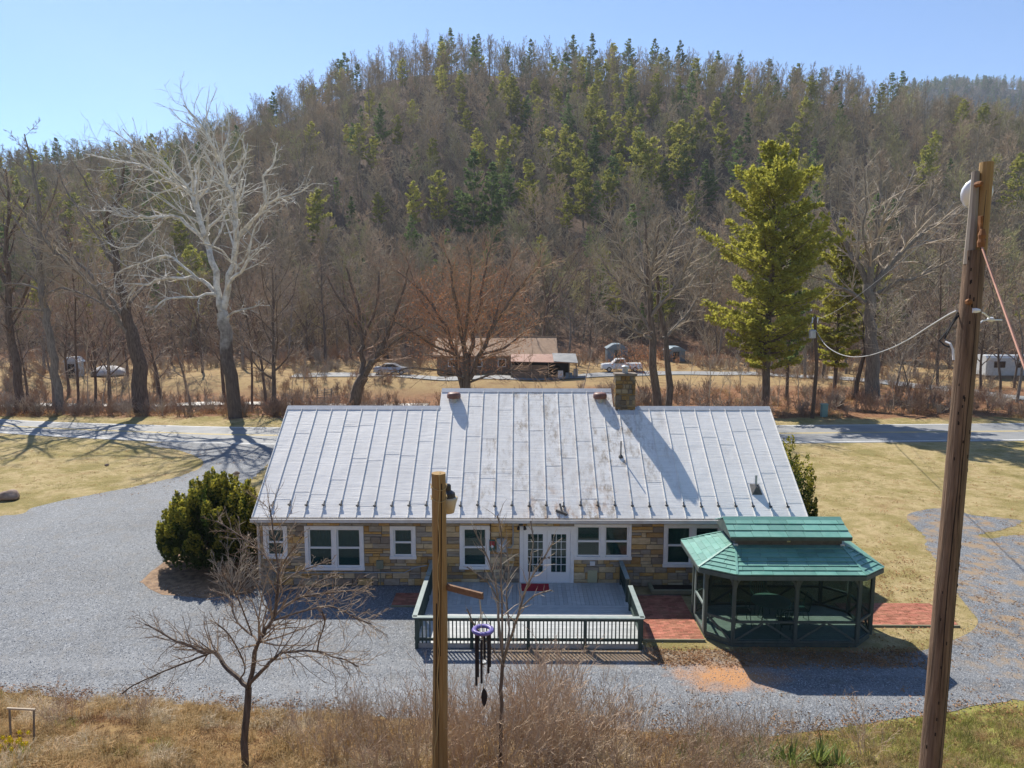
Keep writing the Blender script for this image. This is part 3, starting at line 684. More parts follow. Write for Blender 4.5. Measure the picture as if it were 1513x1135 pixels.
# windows: casing, sashes, panes, blinds; every one its own part
def window(x0, x1, z0, z1, units, blind=None, name='window', jamb=.13):
    t = bpy.data.objects.new(name, None); COL.objects.link(t); t.parent = cottage; t.location = Vector(((x0 + x1) / 2, WY, z0)) - cottage.location
    m = MB(); yo, yi = WY - .062, WY + .10
    m.box(x0, x0 + jamb, yo, yi, z0, z1); m.box(x1 - jamb, x1, yo, yi, z0, z1)
    m.box(x0 + jamb, x1 - jamb, yo + .003, yi, z1 - jamb, z1); m.box(x0 - .02, x1 + .02, yo - .03, yi, z0 - .012, z0 + .10)
    n = units; iw = (x1 - x0 - 2 * jamb); mw = .17; uw = (iw - (n - 1) * mw) / n; xs = []
    for k in range(n):
        a = x0 + jamb + k * (uw + mw); xs.append((a, a + uw))
        if k: m.box(a - mw, a, yo + .002, yi, z0 + .10, z1 - jamb)
    m.build('frame', 'white_trim', t)
    zl, zh = z0 + .10, z1 - jamb; zm = (zl + zh) / 2
    for k, (a, b) in enumerate(xs):
        s = MB(); e = .05
        for lo, hi, y in ((zl, zm + .018, WY + .0), (zm - .018, zh, WY + .035)):
            s.box(a, a + e, y, y + .03, lo, hi); s.box(b - e, b, y, y + .03, lo, hi); s.box(a + e, b - e, y, y + .03, lo, lo + e); s.box(a + e, b - e, y, y + .03, hi - e, hi)
            box('pane', (a + e, b - e, y + .012, y + .018, lo + e, hi - e), 'window_glass', t)
        s.build('sash', 'sash_white', t)
        bl = blind[k] if blind else None
        if bl == 'half': box('blind', (a + .03, b - .03, WY + .085, WY + .095, zm - .02, zh), 'blind', t)
        elif bl == 'curtain':
            m = MB(); q = 10
            for i in range(q):
                xa = a + (b - a) * i / q; xb = a + (b - a) * (i + 1) / q; y1 = WY + .15 + .03 * (i % 2); y2 = WY + .15 + .03 * ((i + 1) % 2)
                m.add([(xa, y1, zm - .05), (xb, y2, zm - .05), (xb, y2, zh), (xa, y1, zh)], [(0, 1, 2, 3)])
            m.build('curtain', 'curtain_green', t)
        elif bl == 'valance': box('valance', (a + .02, b - .02, WY + .12, WY + .14, zh - .22, zh), 'blind', t)
    return t
window(*OPEN[0], 1, ['half']); window(*OPEN[1], 2, ['curtain', 'curtain']); window(*OPEN[2], 1, ['curtain']); window(*OPEN[3], 1, ['half'])
window(*OPEN[5], 2, ['valance', None], jamb=.10); window(*OPEN[6], 2, ['curtain', 'valance'])
# french doors
x0, x1, z0, z1 = OPEN[4]
dd = bpy.data.objects.new('french_doors', None); COL.objects.link(dd); dd.parent = cottage; dd.location = Vector(((x0 + x1) / 2, WY, z0)) - cottage.location
m = MB(); m.box(x0, x0 + .15, WY - .06, WY + .1, z0, z1); m.box(x1 - .13, x1 - .001, WY - .06, WY + .1, z0, z1); m.box(x0 + .15, x1 - .13, WY - .057, WY + .1, z1 - .15, z1); m.box(x0 + .15, x1 - .13, WY - .055, WY + .1, z0, z0 + .04)
m.build('door_frame', 'white_trim', dd)
xm = (x0 + .15 + x1 - .13) / 2
for k, (a, b) in enumerate(((x0 + .155, xm - .004), (xm + .004, x1 - .135))):
    m = MB(); ya, yb = WY - .01, WY + .035; lo, hi = z0 + .045, z1 - .155; gx0, gx1, gz0, gz1 = a + .15, b - .15, lo + .36, hi - .15
    m.box(a, gx0, ya, yb, lo, hi); m.box(gx1, b, ya, yb, lo, hi); m.box(gx0, gx1, ya, yb, lo, gz0); m.box(gx0, gx1, ya, yb, gz1, hi)
    cw = (gx1 - gx0) / 3; ch = (gz1 - gz0) / 5
    for i in (1, 2): m.box(gx0 + cw * i - .010, gx0 + cw * i + .010, ya + .004, yb, gz0, gz1)
    for j in (1, 2, 3, 4): m.box(gx0, gx1, ya + .005, yb - .001, gz0 + ch * j - .010, gz0 + ch * j + .010)
    m.build('door_leaf', 'sash_white', dd)
    for i in range(3):
        for j in range(5): box('pane', (gx0 + cw * i + .008, gx0 + cw * (i + 1) - .008, ya + .018, ya + .024, gz0 + ch * j + .008, gz0 + ch * (j + 1) - .008), 'window_glass', dd)
    h = MB(); hx = b - .07 if k == 0 else a + .07
    h.lathe((hx, ya, lo + .92), [(.03, 0), (.03, .012), (.012, .02), (.012, .045), (.027, .055), (.02, .085)], 8, (0, -1, 0)); h.build('handle', 'rust', dd)
    if k == 0:
        m = MB(); m.box(gx0 - .02, gx1 + .02, WY + .07, WY + .08, gz0 + ch * 1.9, gz1 - ch); m.build('curtain', 'blind', dd)
box('curtain', (xm + .1, x1 - .25, WY + .07, WY + .08, z0 + 1.1, z1 - .45), 'blind', dd)
# chimney at the right end of the middle roof
ch = bpy.data.objects.new('chimney', None); COL.objects.link(ch); ch.parent = cottage; ch.location = Vector((4.4, 29.4, 5.5)) - cottage.location
cx0, cx1, cy0, cy1, cz0, cz1 = 3.99, 4.80, 28.98, 29.52, 5.3, 7.38
box('core', (cx0 + .03, cx1 - .03, cy0 + .03, cy1 - .03, cz0, cz1), 'mortar', ch)
r4 = random.Random(3)
def clad(axis_, u0, u1, f, sgn):
    zz = 5.9
    while zz < cz1 - .02:
        hh = min(r4.choice([.07, .10, .14, .20]), cz1 - zz); u = u0
        if cz1 - zz - hh < .06: hh = cz1 - zz
        while u < u1 - .01:
            w = r4.uniform(.08, .30)
            if u1 - u - w < .1: w = u1 - u
            m = MB(); p = rng.uniform(.0, .022); a, b, c, d = u + .010, u + w - .010, zz + .010, zz + hh - .010
            if axis_ == 'y':
                stone_mesh(m, a, b, c, d, f, f + .03)
            else:
                lo, hi = sorted((f, f + sgn * (.02 + p))); m.box(lo, hi, a, b, c, d)
            m.build('stone', 'stone_chimney', ch)
            u += w
        zz += hh
clad('y', cx0, cx1, cy0, -1); clad('x', cy0 + .03, cy1, cx0 + .028, -1); clad('x', cy0 + .03, cy1, cx1 - .028, 1)
MB().box(cx0 - .05, cx1 + .05, cy0 - .06, cy1 + .05, cz1 + .002, cz1 + .09).build('cap', 'mortar', ch)
m = MB(); m.lathe((4.40, 29.25, cz1 + .09), [(.12, 0), (.12, .16), (.10, .17), (.10, .24), (.16, .25), (.16, .28), (.05, .33)], 12); m.build('flue', 'galvanised', ch)
m = MB(); m.add([on_slope(cx0 - .12, 28.8, .012), on_slope(cx1 + .12, 28.8, .012), on_slope(cx1 + .12, RY, .012), on_slope(cx0 - .12, RY, .012)], [(0, 1, 2, 3)])

m.build('base_flashing', 'ridge_metal', ch)
# round brown roof vents, plumbing pipes
for x in (-2.72, 3.40):
    b = on_slope(x, 29.45, 0); v = MB(); v.lathe(b - Vector((0, 0, .2)), [(.16, 0), (.16, .29)], 14); vo = v.build('roof_vent', 'galvanised', cottage)
    MB().lathe(b, [(.20, .08), (.275, .10), (.29, .15), (.285, .25), (.25, .31), (.17, .34), (.05, .35)], 18).build('hood', 'vent_brown', vo, smooth=True)
b = on_slope(3.96, 27.0); vo = MB().tube([b - Vector((0, 0, .1)), b + Vector((0, 0, .62))], .026, 8).build('vent_pipe', 'flashing_dark', cottage); MB().lathe(b - Vector((0, 0, .03)), [(.10, 0), (.09, .05), (.035, .12)], 10).build('flashing', 'flashing_dark', vo)
b = on_slope(8.8, 25.75); vo = MB().tube([b - Vector((0, 0, .1)), b + Vector((0, 0, .55))], .045, 10).build('vent_pipe', 'galvanised', cottage)
m = MB(); w = .19
m.hexa([on_slope(8.8 - w, 25.55, .012), on_slope(8.8 + w, 25.55, .012), on_slope(8.8 + w * .9, 25.95, .012), on_slope(8.8 - w * .9, 25.95, .012)], [on_slope(8.8 - .05, 25.70, .20), on_slope(8.8 + .05, 25.70, .20), on_slope(8.8 + .05, 25.80, .20), on_slope(8.8 - .05, 25.80, .20)]); m.build('flashing', 'flashing_dark', vo)
m = MB(); m.bar(on_slope(1.35, 24.95, .05), on_slope(1.75, 24.8, .06), .08); m.bar(on_slope(1.5, 25.15, .1), on_slope(1.58, 24.85, .06), .06); m.build('service_bracket', 'flashing_dark', cottage)
# things fixed to the front wall
F0 = WY - .05
mt = box('electric_meter', (-.80, -.44, F0 - .13, F0, 1.36, 1.86), 'meter_grey', cottage)
MB().lathe((-.62, F0 - .13, 1.60), [(.105, 0), (.105, .03), (.09, .05), (.085, .09), (.05, .11)], 14, (0, -1, 0)).build('dial', 'white_plastic', mt)
m = MB(); m.tube([(-.62, F0 - .06, 1.36), (-.62, F0 - .06, .12)], .025, 8); m.tube([(-.20, F0 - .06, 2.5), (-.20, F0 - .06, 1.62), (-.28, F0 - .06, 1.52), (-.44, F0 - .06, 1.52)], .022, 8); m.build('conduit', 'meter_grey', cottage)
m = MB(); m.tube([(-1.02, F0 - .04, 2.56), (-1.02, F0 - .04, 1.80)], .018, 6); m.build('conduit', 'pole_dark', cottage)
ub = box('junction_box', (-5.22, -4.97, F0 - .10, F0, .70, 1.00), 'box_green', cottage)
MB().tube([(-5.09, F0 - .05, .70), (-5.09, F0 - .05, .05)], .02, 8).build('conduit', 'box_green', ub)
box('access_panel', (2.54, 2.89, F0 - .03, F0, .18, .64), 'panel_cream', cottage); box('outlet_cover', (2.62, 2.80, F0 - .06, F0, .84, .99), 'white_plastic', cottage)
m = MB(); m.tube([(-9.2, F0 - .07, .52), (-4.2, F0 - .07, .55), (-3.75, F0 - .3, .85), (-3.30, F0 - .5, 1.0)], .02, 8); m.build('handrail_pipe', 'meter_grey', cottage)
fl = box('flood_light', (.0, .16, F0 - .09, F0, 2.36, 2.44), 'dark_metal', cottage)
for dx in (-.06, .16): MB().lathe((.06 + dx, F0 - .10, 2.30), [(.02, -.06), (.045, 0), (.06, .09)], 10, (dx, -.8, -.5)).build('lamp_head', 'dark_metal', fl)
MB().lathe((1.0, EY + .25, EZ - .21), [(.09, 0), (.11, -.05), (.05, -.09)], 10).build('porch_light', 'dark_metal', cottage)
pl = box('wall_plaque', (-1.07, -.86, F0 - .06, F0 - .01, 1.40, 1.80), 'sign_green', None); tag(pl, 'small red and green ornament hung on the stone wall beside the electric meter', 'ornament')
box('red_top', (-1.06, -.87, F0 - .075, F0 - .061, 1.58, 1.76), 'sign_red', pl); MB().lathe((-.965, F0 - .075, 1.56), [(.055, 0), (.05, .02)], 10, (0, -1, 0)).build('white_disc', 'white_plastic', pl)
# ------------------------------------------------------------------ deck
DX0, DX1, DY0, DZ = -3.17, 3.77, 20.42, .16
deck = thing('wooden_deck', (.3, 22.7, 0), 'low grey wooden deck with dark green railings before the french doors', 'deck')
box('skirt_board', (DX0 + .03, DX1 - .03, DY0 + .02, DY0 + .06, .0, DZ - .04), 'deck_board', deck); box('joist_frame', (DX0 + .04, DX1 - .04, DY0 + .07, WY - .10, .03, DZ - .045), 'crack', deck)
n = 19; y0, y1 = DY0 + .02, 23.15; w = (y1 - y0) / n
for i in range(n): box('deck_board', (DX0 + rng.uniform(0, .012), DX1 - rng.uniform(0, .012), y0 + i * w + .004, y0 + (i + 1) * w - .004, DZ - .038, DZ + rng.uniform(-.002, .002)), 'deck_board', deck)
n = 47; w = (DX1 - DX0) / n
for i in range(n): box('deck_board', (DX0 + i * w + .004, DX0 + (i + 1) * w - .004, y1 + .006, WY - .045, DZ - .038, DZ + rng.uniform(-.002, .002)), 'deck_board', deck)
RT = 1.02
def railing(p0, p1, posts, balus, cap=True):
    p0 = Vector(p0); p1 = Vector(p1); d = (p1 - p0); L = d.length; d.normalize(); nrm = Vector((-d.y, d.x, 0))
    up = lambda p, z: Vector((p.x, p.y, z))
    for t in posts:
        p = p0 + d * (L * t); MB().bar(up(p, .0), up(p, RT - .05), .10, .10, up=(1, 0, 0)).build('post', 'rail_green', deck)
    MB().bar(up(p0, RT - .085), up(p1, RT - .085), .045, .09).build('top_rail', 'rail_green', deck); MB().bar(up(p0, .30), up(p1, .30), .045, .085).build('bottom_rail', 'rail_green', deck)
    if cap: MB().bar(up(p0 - d * .06, RT - .018), up(p1 + d * .06, RT - .018), .15, .036).build('rail_cap', 'rail_cap', deck)
    k = int(L / balus)
    for i in range(1, k):
        p = p0 + d * (L * i / k) - nrm * .035
        MB().bar(up(p, .19), up(p, RT - .045), .036, .036, up=(1, 0, 0)).build('baluster', 'rail_green', deck)
railing((DX0 + .03, DY0, 0), (DX1 - .03, DY0, 0), (0.007, .25, .5, .75, .993), .113)
railing((DX1 - .02, DY0 + .05, 0), (DX1 - .02, 22.75, 0), (1,), .113); railing((DX1 - .02, 23.45, 0), (DX1 - .02, WY - .12, 0), (0, .97), .113)
railing((DX0 + .02, DY0 + .05, 0), (DX0 + .02, 23.5, 0), (.5, 1), .113); railing((DX0 + .02, 23.72, 0), (DX0 + .02, WY - .12, 0), (.97,), .113)
mtt = box('doormat', (.10, 1.10, 24.28, 24.92, DZ + .003, DZ + .016), 'mat_red', None); tag(mtt, 'red doormat lying on the deck before the french doors', 'doormat')
# timber planter frame against the wall right of the deck
pf = thing('planter_frame', (5.2, 24.6, 0), 'low timber planting frame on the ground against the stone wall between deck and gazebo', 'planter')
for b in ((4.75, 6.35, 24.28, 24.40, .06, .20), (4.75, 4.87, 24.41, 25.03, .06, .20)): box('timber', b, 'brick_edge', pf)
box('soil', (4.88, 6.35, 24.41, 25.03, .02, .10), 'crack', pf)
# ------------------------------------------------------------------ gazebo
gz = thing('gazebo', (8.3, 21.8, 0), 'dark green screened gazebo with a green shingled roof and raised roof lantern', 'gazebo')
OCT = [(6.53, 20.57), (10.30, 20.57), (10.99, 21.18), (10.99, 22.66), (10.30, 23.25), (6.53, 23.25), (5.84, 22.66), (5.84, 21.18)]
MB().hexa([(x, y, .02) for x, y in OCT], [(x, y, .12) for x, y in OCT]).build('base_rim', 'gazebo_wood', gz)
ins = [(8.415 + (x - 8.415) * .985, 21.91 + (y - 21.91) * .975) for x, y in OCT]
y = 20.66; fl = []
while y < 23.2:       # floor boards clipped to the octagon
    def xr(yy):
        k = 0
        if yy < 21.18: k = (21.18 - yy) / .61
        if yy > 22.66: k = (yy - 22.66) / .59
        return 5.90 + .69 * k, 10.93 - .69 * k
    a0, b0 = xr(y); a1, b1 = xr(y + .13)
    MB().hexa([(a0, y, .121), (b0, y, .121), (b1, y + .13, .121), (a1, y + .13, .121)], [(a0, y, .15), (b0, y, .15), (b1, y + .13, .15), (a1, y + .13, .15)]).build('floor_board', 'gazebo_floor', gz); y += .137
PT = 2.40
def gpost(x, y, s=.10): MB().box(x - s / 2, x + s / 2, y - s / 2, y + s / 2, .15, PT).build('post', 'gazebo_wood', gz)
for x, y in OCT: gpost(x, y)
mids = [((6.53 + 10.30) / 2, 20.57), ((6.53 + 10.30) / 2, 23.25)]
for x, y in mids: gpost(x, y)
bays = []
for i in range(8):
    a, b = OCT[i], OCT[(i + 1) % 8]
    if i in (0, 4): mm = mids[0] if i == 0 else mids[1]; bays += [(a, mm), (mm, b)]
    else: bays.append((a, b))
for k, (a, b) in enumerate(bays):
    A = Vector((*a, 0)); B = Vector((*b, 0)); d = (B - A).normalized(); L = (B - A).length; A2 = A + d * .05; B2 = B - d * .05; up = lambda p, z: Vector((p.x, p.y, z))
    MB().bar(up(A2, PT - .06), up(B2, PT - .06), .09, .12).build('head_beam', 'gazebo_wood', gz)
    MB().bar(up(A2, .19), up(B2, .19), .06, .08).build('sill_rail', 'gazebo_wood', gz)
    door = (k == 8)
    if not door:
        MB().bar(up(A2, .82), up(B2, .82), .05, .07).build('mid_rail', 'gazebo_wood', gz)
        M = A2.lerp(B2, .5)
        if L > 1.2:
            for p, q in ((A2, M - d * .05), (B2, M + d * .05)): MB().bar(up(p, .22), up(q, .78), .04, .06).build('brace', 'gazebo_wood', gz)
        else: MB().bar(up(A2, .78), up(B2, .22), .04, .06).build('brace', 'gazebo_wood', gz)
    else:
        MB().bar(up(A2.lerp(B2, .12), .2), up(A2.lerp(B2, .12), PT - .13), .05, .08).build('door_stile', 'rail_cap', gz); MB().bar(up(A2.lerp(B2, .88), .2), up(A2.lerp(B2, .88), PT - .13), .05, .08).build('door_stile', 'rail_cap', gz); MB().bar(up(A2.lerp(B2, .12), 1.0), up(A2.lerp(B2, .88), 1.0), .05, .07).build('door_rail', 'rail_cap', gz)
    r_ = min(.36, L * .35)
    for p, s in ((A2, 1), (B2, -1)):
        m = MB(); pr = None
        for i in range(5):
            t = i / 4 * math.pi / 2; q = up(p + d * s * (r_ * (1 - math.cos(t))), PT - .12 - r_ * (1 - math.sin(t)))
            if pr is not None: m.bar(pr, q, .05, .06)
            pr = q
        m.build('corner_bracket', 'gazebo_wood', gz)
    sp = A2 + Vector((-d.y, d.x, 0)) * .032
    sq = B2 + Vector((-d.y, d.x, 0)) * .032
    MB().bar(up(sp.lerp(sq, .0), 1.28), up(sq, 1.28), .003, 2.08).build('screen', 'insect_screen', gz)
RE = [(6.43, 20.07), (10.22, 20.07), (11.05, 20.70), (11.05, 23.05), (10.28, 23.62), (6.43, 23.62), (5.45, 23.05), (5.45, 20.68)]
RI = [(6.72, 21.28), (9.98, 21.28), (10.06, 21.34), (10.06, 22.44), (9.98, 22.50), (6.72, 22.50), (6.64, 22.44), (6.64, 21.34)]
ZE, ZT = 2.50, 3.00
groof = MB().hexa([(x, y, ZE - .16) for x, y in RE], [(x, y, ZE - .03) for x, y in RE]).build('roof', 'gazebo_wood', gz)
m = MB()
m.add([(x, y, ZE - .029) for x, y in RE] + [(x, y, ZT - .02) for x, y in RI], [(i, (i + 1) % 8, 8 + (i + 1) % 8, 8 + i) for i in range(8)]); m.build('roof_deck', 'gazebo_wood', groof)
def shingles(a, b, c, d, rows, w, parent):
    """courses of metal shingles on the roof plane a-b (eave) to d-c (top)"""
    a, b, c, d = map(Vector, (a, b, c, d)); nrm = (b - a).cross(d - a).normalized()
    if nrm.z < 0: nrm = -nrm
    for r in range(rows):
        t0, t1 = r / rows, (r + 1) / rows; l0, r0 = a.lerp(d, t0), b.lerp(c, t0); l1, r1 = a.lerp(d, t1 + .02), b.lerp(c, t1 + .02)
        n = max(1, round((r0 - l0).length / w)); off = rng.uniform(.25, .75); cuts = [0] + [min(1, (i + off) / n) for i in range(n)] + [1]
        cuts = [q for i, q in enumerate(cuts) if i == 0 or q - cuts[i - 1] > .02]; cuts[-1] = 1
        for u, v in zip(cuts, cuts[1:]):
            e = .0055 / max(.2, (r0 - l0).length); u += e; v -= e
            q = [l0.lerp(r0, u), l0.lerp(r0, v), l1.lerp(r1, v), l1.lerp(r1, u)]; lift = [.034, .034, .004, .004]; j = rng.uniform(-.003, .003)
            MB().hexa([p + nrm * .001 for p in q], [p + nrm * (h + j) for p, h in zip(q, lift)]).build('shingle', 'shingle_green', parent)
for i in range(8):
    a, b = RE[i], RE[(i + 1) % 8]; c, d = RI[(i + 1) % 8], RI[i]
    shingles((*a, ZE), (*b, ZE), (*c, ZT), (*d, ZT), 7, .62, groof)
for i in range(8): MB().bar((*RE[i], ZE + .03), (*RI[i], ZT + .03), .07, .02).build('hip_cap', 'shingle_green', groof)
lan = box('roof_lantern', (6.70, 10.00, 21.26, 22.52, ZT - .06, 3.26), 'flashing_dark', gz)
for x in (6.66, 9.94): box('corner_flashing', (x, x + .12, 21.20, 21.30, ZT - .03, ZT + .04), 'white_plastic', lan)
box('vent_tag', (8.30, 8.40, 21.235, 21.258, 3.10, 3.18), 'panel_cream', lan)
LX0, LX1, LYR, LZR, LYE, LZE = 6.48, 10.20, 21.89, 3.66, 21.02, 3.32
MB().hexa([(LX0 + .02, LYE + .02, LZE - .06), (LX0 + .02, LYR, LZR - .03), (LX0 + .02, 2 * LYR - LYE - .02, LZE - .06)], [(LX1 - .02, LYE + .02, LZE - .06), (LX1 - .02, LYR, LZR - .03), (LX1 - .02, 2 * LYR - LYE - .02, LZE - .06)]).build('lantern_roof', 'gazebo_wood', lan)
box('lantern_fascia', (LX0, LX1, LYE, LYE + .02, LZE - .10, LZE - .002), 'gazebo_wood', lan)
shingles((LX0, LYE, LZE), (LX1, LYE, LZE), (LX1, LYR, LZR), (LX0, LYR, LZR), 3, .52, lan); shingles((LX1, 2 * LYR - LYE, LZE), (LX0, 2 * LYR - LYE, LZE), (LX0, LYR, LZR), (LX1, LYR, LZR), 3, .52, lan)
MB().hexa([(LX0, LYR - .12, LZR - .03), (LX0, LYR, LZR + .05), (LX0, LYR + .12, LZR - .03), (LX0, LYR, LZR - .0)], [(LX1, LYR - .12, LZR - .03), (LX1, LYR, LZR + .05), (LX1, LYR + .12, LZR - .03), (LX1, LYR, LZR)]).build('lantern_ridge', 'shingle_green', lan)
# garden table and chairs inside
tb = thing('patio_table', (8.15, 21.95, .15), 'round green metal garden table inside the screened gazebo', 'table')
MB().lathe((8.15, 21.95, .15), [(.60, .70), (.62, .71), (.62, .735), (.58, .74)], 24).build('table_top', 'patio_top', tb)
for k in range(4):
    a = k * math.pi / 2 + .6; MB().tube([(8.15 + .46 * math.cos(a), 21.95 + .46 * math.sin(a), .15), (8.15 + .38 * math.cos(a), 21.95 + .38 * math.sin(a), .5), (8.15 + .44 * math.cos(a), 21.95 + .44 * math.sin(a), .85)], .018, 6).build('leg', 'patio_green', tb)
def chair(label):
    t = thing('patio_chair', (0, 0, 0), label, 'chair', 'green metal chairs around the gazebo table')
    MB().hexa([(-.24, -.24, .42), (.24, -.24, .42), (.22, .24, .40), (-.22, .24, .40)], [(-.24, -.24, .445), (.24, -.24, .445), (.22, .24, .425), (-.22, .24, .425)]).build('seat', 'patio_green', t)
    m = MB()
    for i in range(7): m.bar((-.21 + .07 * i, .23, .43), (-.21 + .07 * i, .33, .86), .022, .012)
    m.build('back_rods', 'patio_green', t)
    MB().tube([(-.25, .23, .42), (-.25, .33, .84), (-.15, .35, .93), (.15, .35, .93), (.25, .33, .84), (.25, .23, .42)], .014, 6).build('back_frame', 'patio_green', t)
    for sx in (-1, 1):
        for sy in (-1, 1): MB().tube([(sx * .22, sy * .2, .42), (sx * .25, sy * .27, 0)], .013, 6).build('leg', 'patio_green', t)
        MB().tube([(sx * .25, .26, .64), (sx * .27, -.1, .66), (sx * .26, -.22, .60), (sx * .24, -.22, .43)], .013, 6).build('armrest', 'patio_green', t)
    return t
c0 = chair('green metal garden chair between the table and the front screen of the gazebo')
for k, (x, y, a, lb) in enumerate([(8.35, 21.15, math.pi, None), (7.2, 21.9, math.pi / 2, 'green metal garden chair beside the table on the brick path side'), (9.1, 22.05, -math.pi / 2, 'green metal garden chair beside the table on the tall pole side'), (8.1, 22.8, 0, 'green metal garden chair behind the gazebo table near the house')]):
    c = c0 if k == 0 else copy_tree(c0); c.location = (x, y, .15); c.rotation_euler.z = a
    if lb: c['label'] = lb
# ------------------------------------------------------------------ poles, wires, chime
def cable(name, pts, r, mat, label, cat, parent=None, sides=5):
    o = MB().tube(pts, r, sides).build(name, mat, parent); return tag(o, label, cat) if label else o
def sag(a, b, s, n=16): a = Vector(a); b = Vector(b); return [a.lerp(b, i / n) - Vector((0, 0, 4 * s * (i / n) * (1 - i / n))) for i in range(n + 1)]
PLb = ground(-1.44, 12.25); top = at(648, 699, 12.25)
pole = thing('round_pole', (PLb.x, PLb.y, PLb.z), 'yellowish round wooden pole with a barn lamp standing before the deck', 'pole')
pts = [(PLb.x - .02, PLb.y, PLb.z - .3), (PLb.x - .02, PLb.y, PLb.z + 1), (PLb.x + .02, 12.25, 4.5), (top.x, 12.25, top.z)]
MB().tube(pts, [.148, .142, .134, .126], 18).build('shaft', 'pole_new', pole, smooth=False)
m = MB()
for a0, zz0, zz1 in ((-1.75, 1.6, 6.9), (-1.25, 4.2, 7.4), (-2.2, 2.4, 5.2)):
    q = [(PLb.x + .0 + .1285 * math.cos(a0 + .05 * i), 12.25 + .1285 * math.sin(a0 + .05 * i), zz0 + (zz1 - zz0) * i / 6) for i in range(7)]
    q = [(x + (i - 3) * .004, y - .008, z) for i, (x, y, z) in enumerate(q)]; m.tube(q, .009, 4)
m.build('crack', 'crack', pole)
m = MB(); q = []
for i in range(24):
    zz = top.z - .02 - i * .27; a = -1.45 + .12 * math.sin(i * 1.7) - (.5 if i > 18 else 0)
    rr = .137 + .0025 * i * .5; q.append((-1.41 - .0045 * i + rr * math.cos(a), 12.25 + rr * math.sin(a), zz))
m.tube([(top.x + .02, 12.25, top.z + .02)] + q, .010, 5); m.build('cable', 'wire_tan', pole)
m = MB()
for zz in (7.33, 7.12): m.tube([(top.x + .142 * math.cos(a), 12.25 + .142 * math.sin(a), zz + .05 * math.sin(a * 1.3)) for a in [i * math.pi / 8 - math.pi for i in range(17)]], .008, 4)
m.build('wire_tie', 'wire_tan', pole)
lp = at(662, 757, 12.55); lm = MB().lathe(lp, [(.115, 0), (.15, .16), (.185, .27), (.17, .285)], 20).build('lamp_shade', 'lamp_cream', pole, smooth=True)
MB().lathe(lp + Vector((0, 0, .285)), [(.14, 0), (.13, .08), (.06, .13), (.06, .22), (.03, .25)], 12).build('lamp_housing', 'dark_metal', lm); MB().bar(lp + Vector((-.12, -.12, .36)), lp + Vector((0, 0, .33)), .04).build('lamp_bracket', 'dark_metal', lm)
arm0 = at(655, 866, 12.28); arm1 = at(713, 881, 11.75)
MB().bar(arm0, arm1, .05, .11).build('bracket_board', 'board_brown', pole)
MB().tube([arm1 + Vector((-.05, -.02, -.05)), arm1 + Vector((-.03, -.03, -.25)), arm1 + Vector((-.03, -.03, -.42))], .012, 5).build('hanging_chain', 'chain', pole)
# wind chime
ct = at(713.5, 931, 11.72); wc = thing('wind_chime', ct, 'black wind chime with a purple ring hanging from the bracket of the round pole', 'wind chime')
m = MB(); n = 24; R0, r0 = .155, .034
for i in range(n):
    for j in range(8):
        a = 2 * math.pi * i / n; b = 2 * math.pi * j / 8; m.v.append((ct.x + (R0 + r0 * math.cos(b) * 1.3) * math.cos(a), ct.y + (R0 + r0 * math.cos(b) * 1.3) * math.sin(a), ct.z + r0 * math.sin(b)))
        m.f.append((i * 8 + j, ((i + 1) % n) * 8 + j, ((i + 1) % n) * 8 + (j + 1) % 8, i * 8 + (j + 1) % 8))
m.build('ring', 'chime_purple', wc, smooth=True)
m = MB(); hub = ct + Vector((0, 0, .34))
for a in (.3, 2.4, 4.5): m.tube([hub, (ct.x + R0 * math.cos(a), ct.y + R0 * math.sin(a), ct.z + .03)], .005, 4)
m.build('suspension_cord', 'chain', wc)
for k, ln in enumerate((.86, .92, .80, .70, .62, .56)):
    a = k * math.pi / 3 + 2.45; x = ct.x + .125 * math.cos(a); y = ct.y + .125 * math.sin(a); z1 = ct.z - .05 - .03 * (k % 3)
    m = MB().tube([(x, y, z1), (x, y, z1 - ln)], .0215, 10); m.build('chime_tube', 'chime_black', wc); MB().tube([(x, y, z1 - .002), (x, y, ct.z)], .004, 4).build('tube_cord', 'chain', wc)
MB().lathe((ct.x, ct.y, ct.z - .62), [(.06, 0), (.065, .02), (.06, .04)], 14).build('striker', 'galvanised', wc); MB().tube([(ct.x, ct.y, ct.z), (ct.x + .01, ct.y, ct.z - 1.08)], .004, 4).build('centre_cord', 'chain', wc)
sx = Vector((ct.x + .012, ct.y, ct.z - 1.24)); m = MB()
o = [(0, .17), (.045, .10), (.062, 0), (.045, -.11), (0, -.20), (-.035, -.11), (-.05, 0), (-.035, .10)]
m.hexa([(sx.x + a, sx.y - .006, sx.z + b) for a, b in o], [(sx.x + a, sx.y + .006, sx.z + b) for a, b in o]); m.build('wind_sail', 'chime_black', wc)
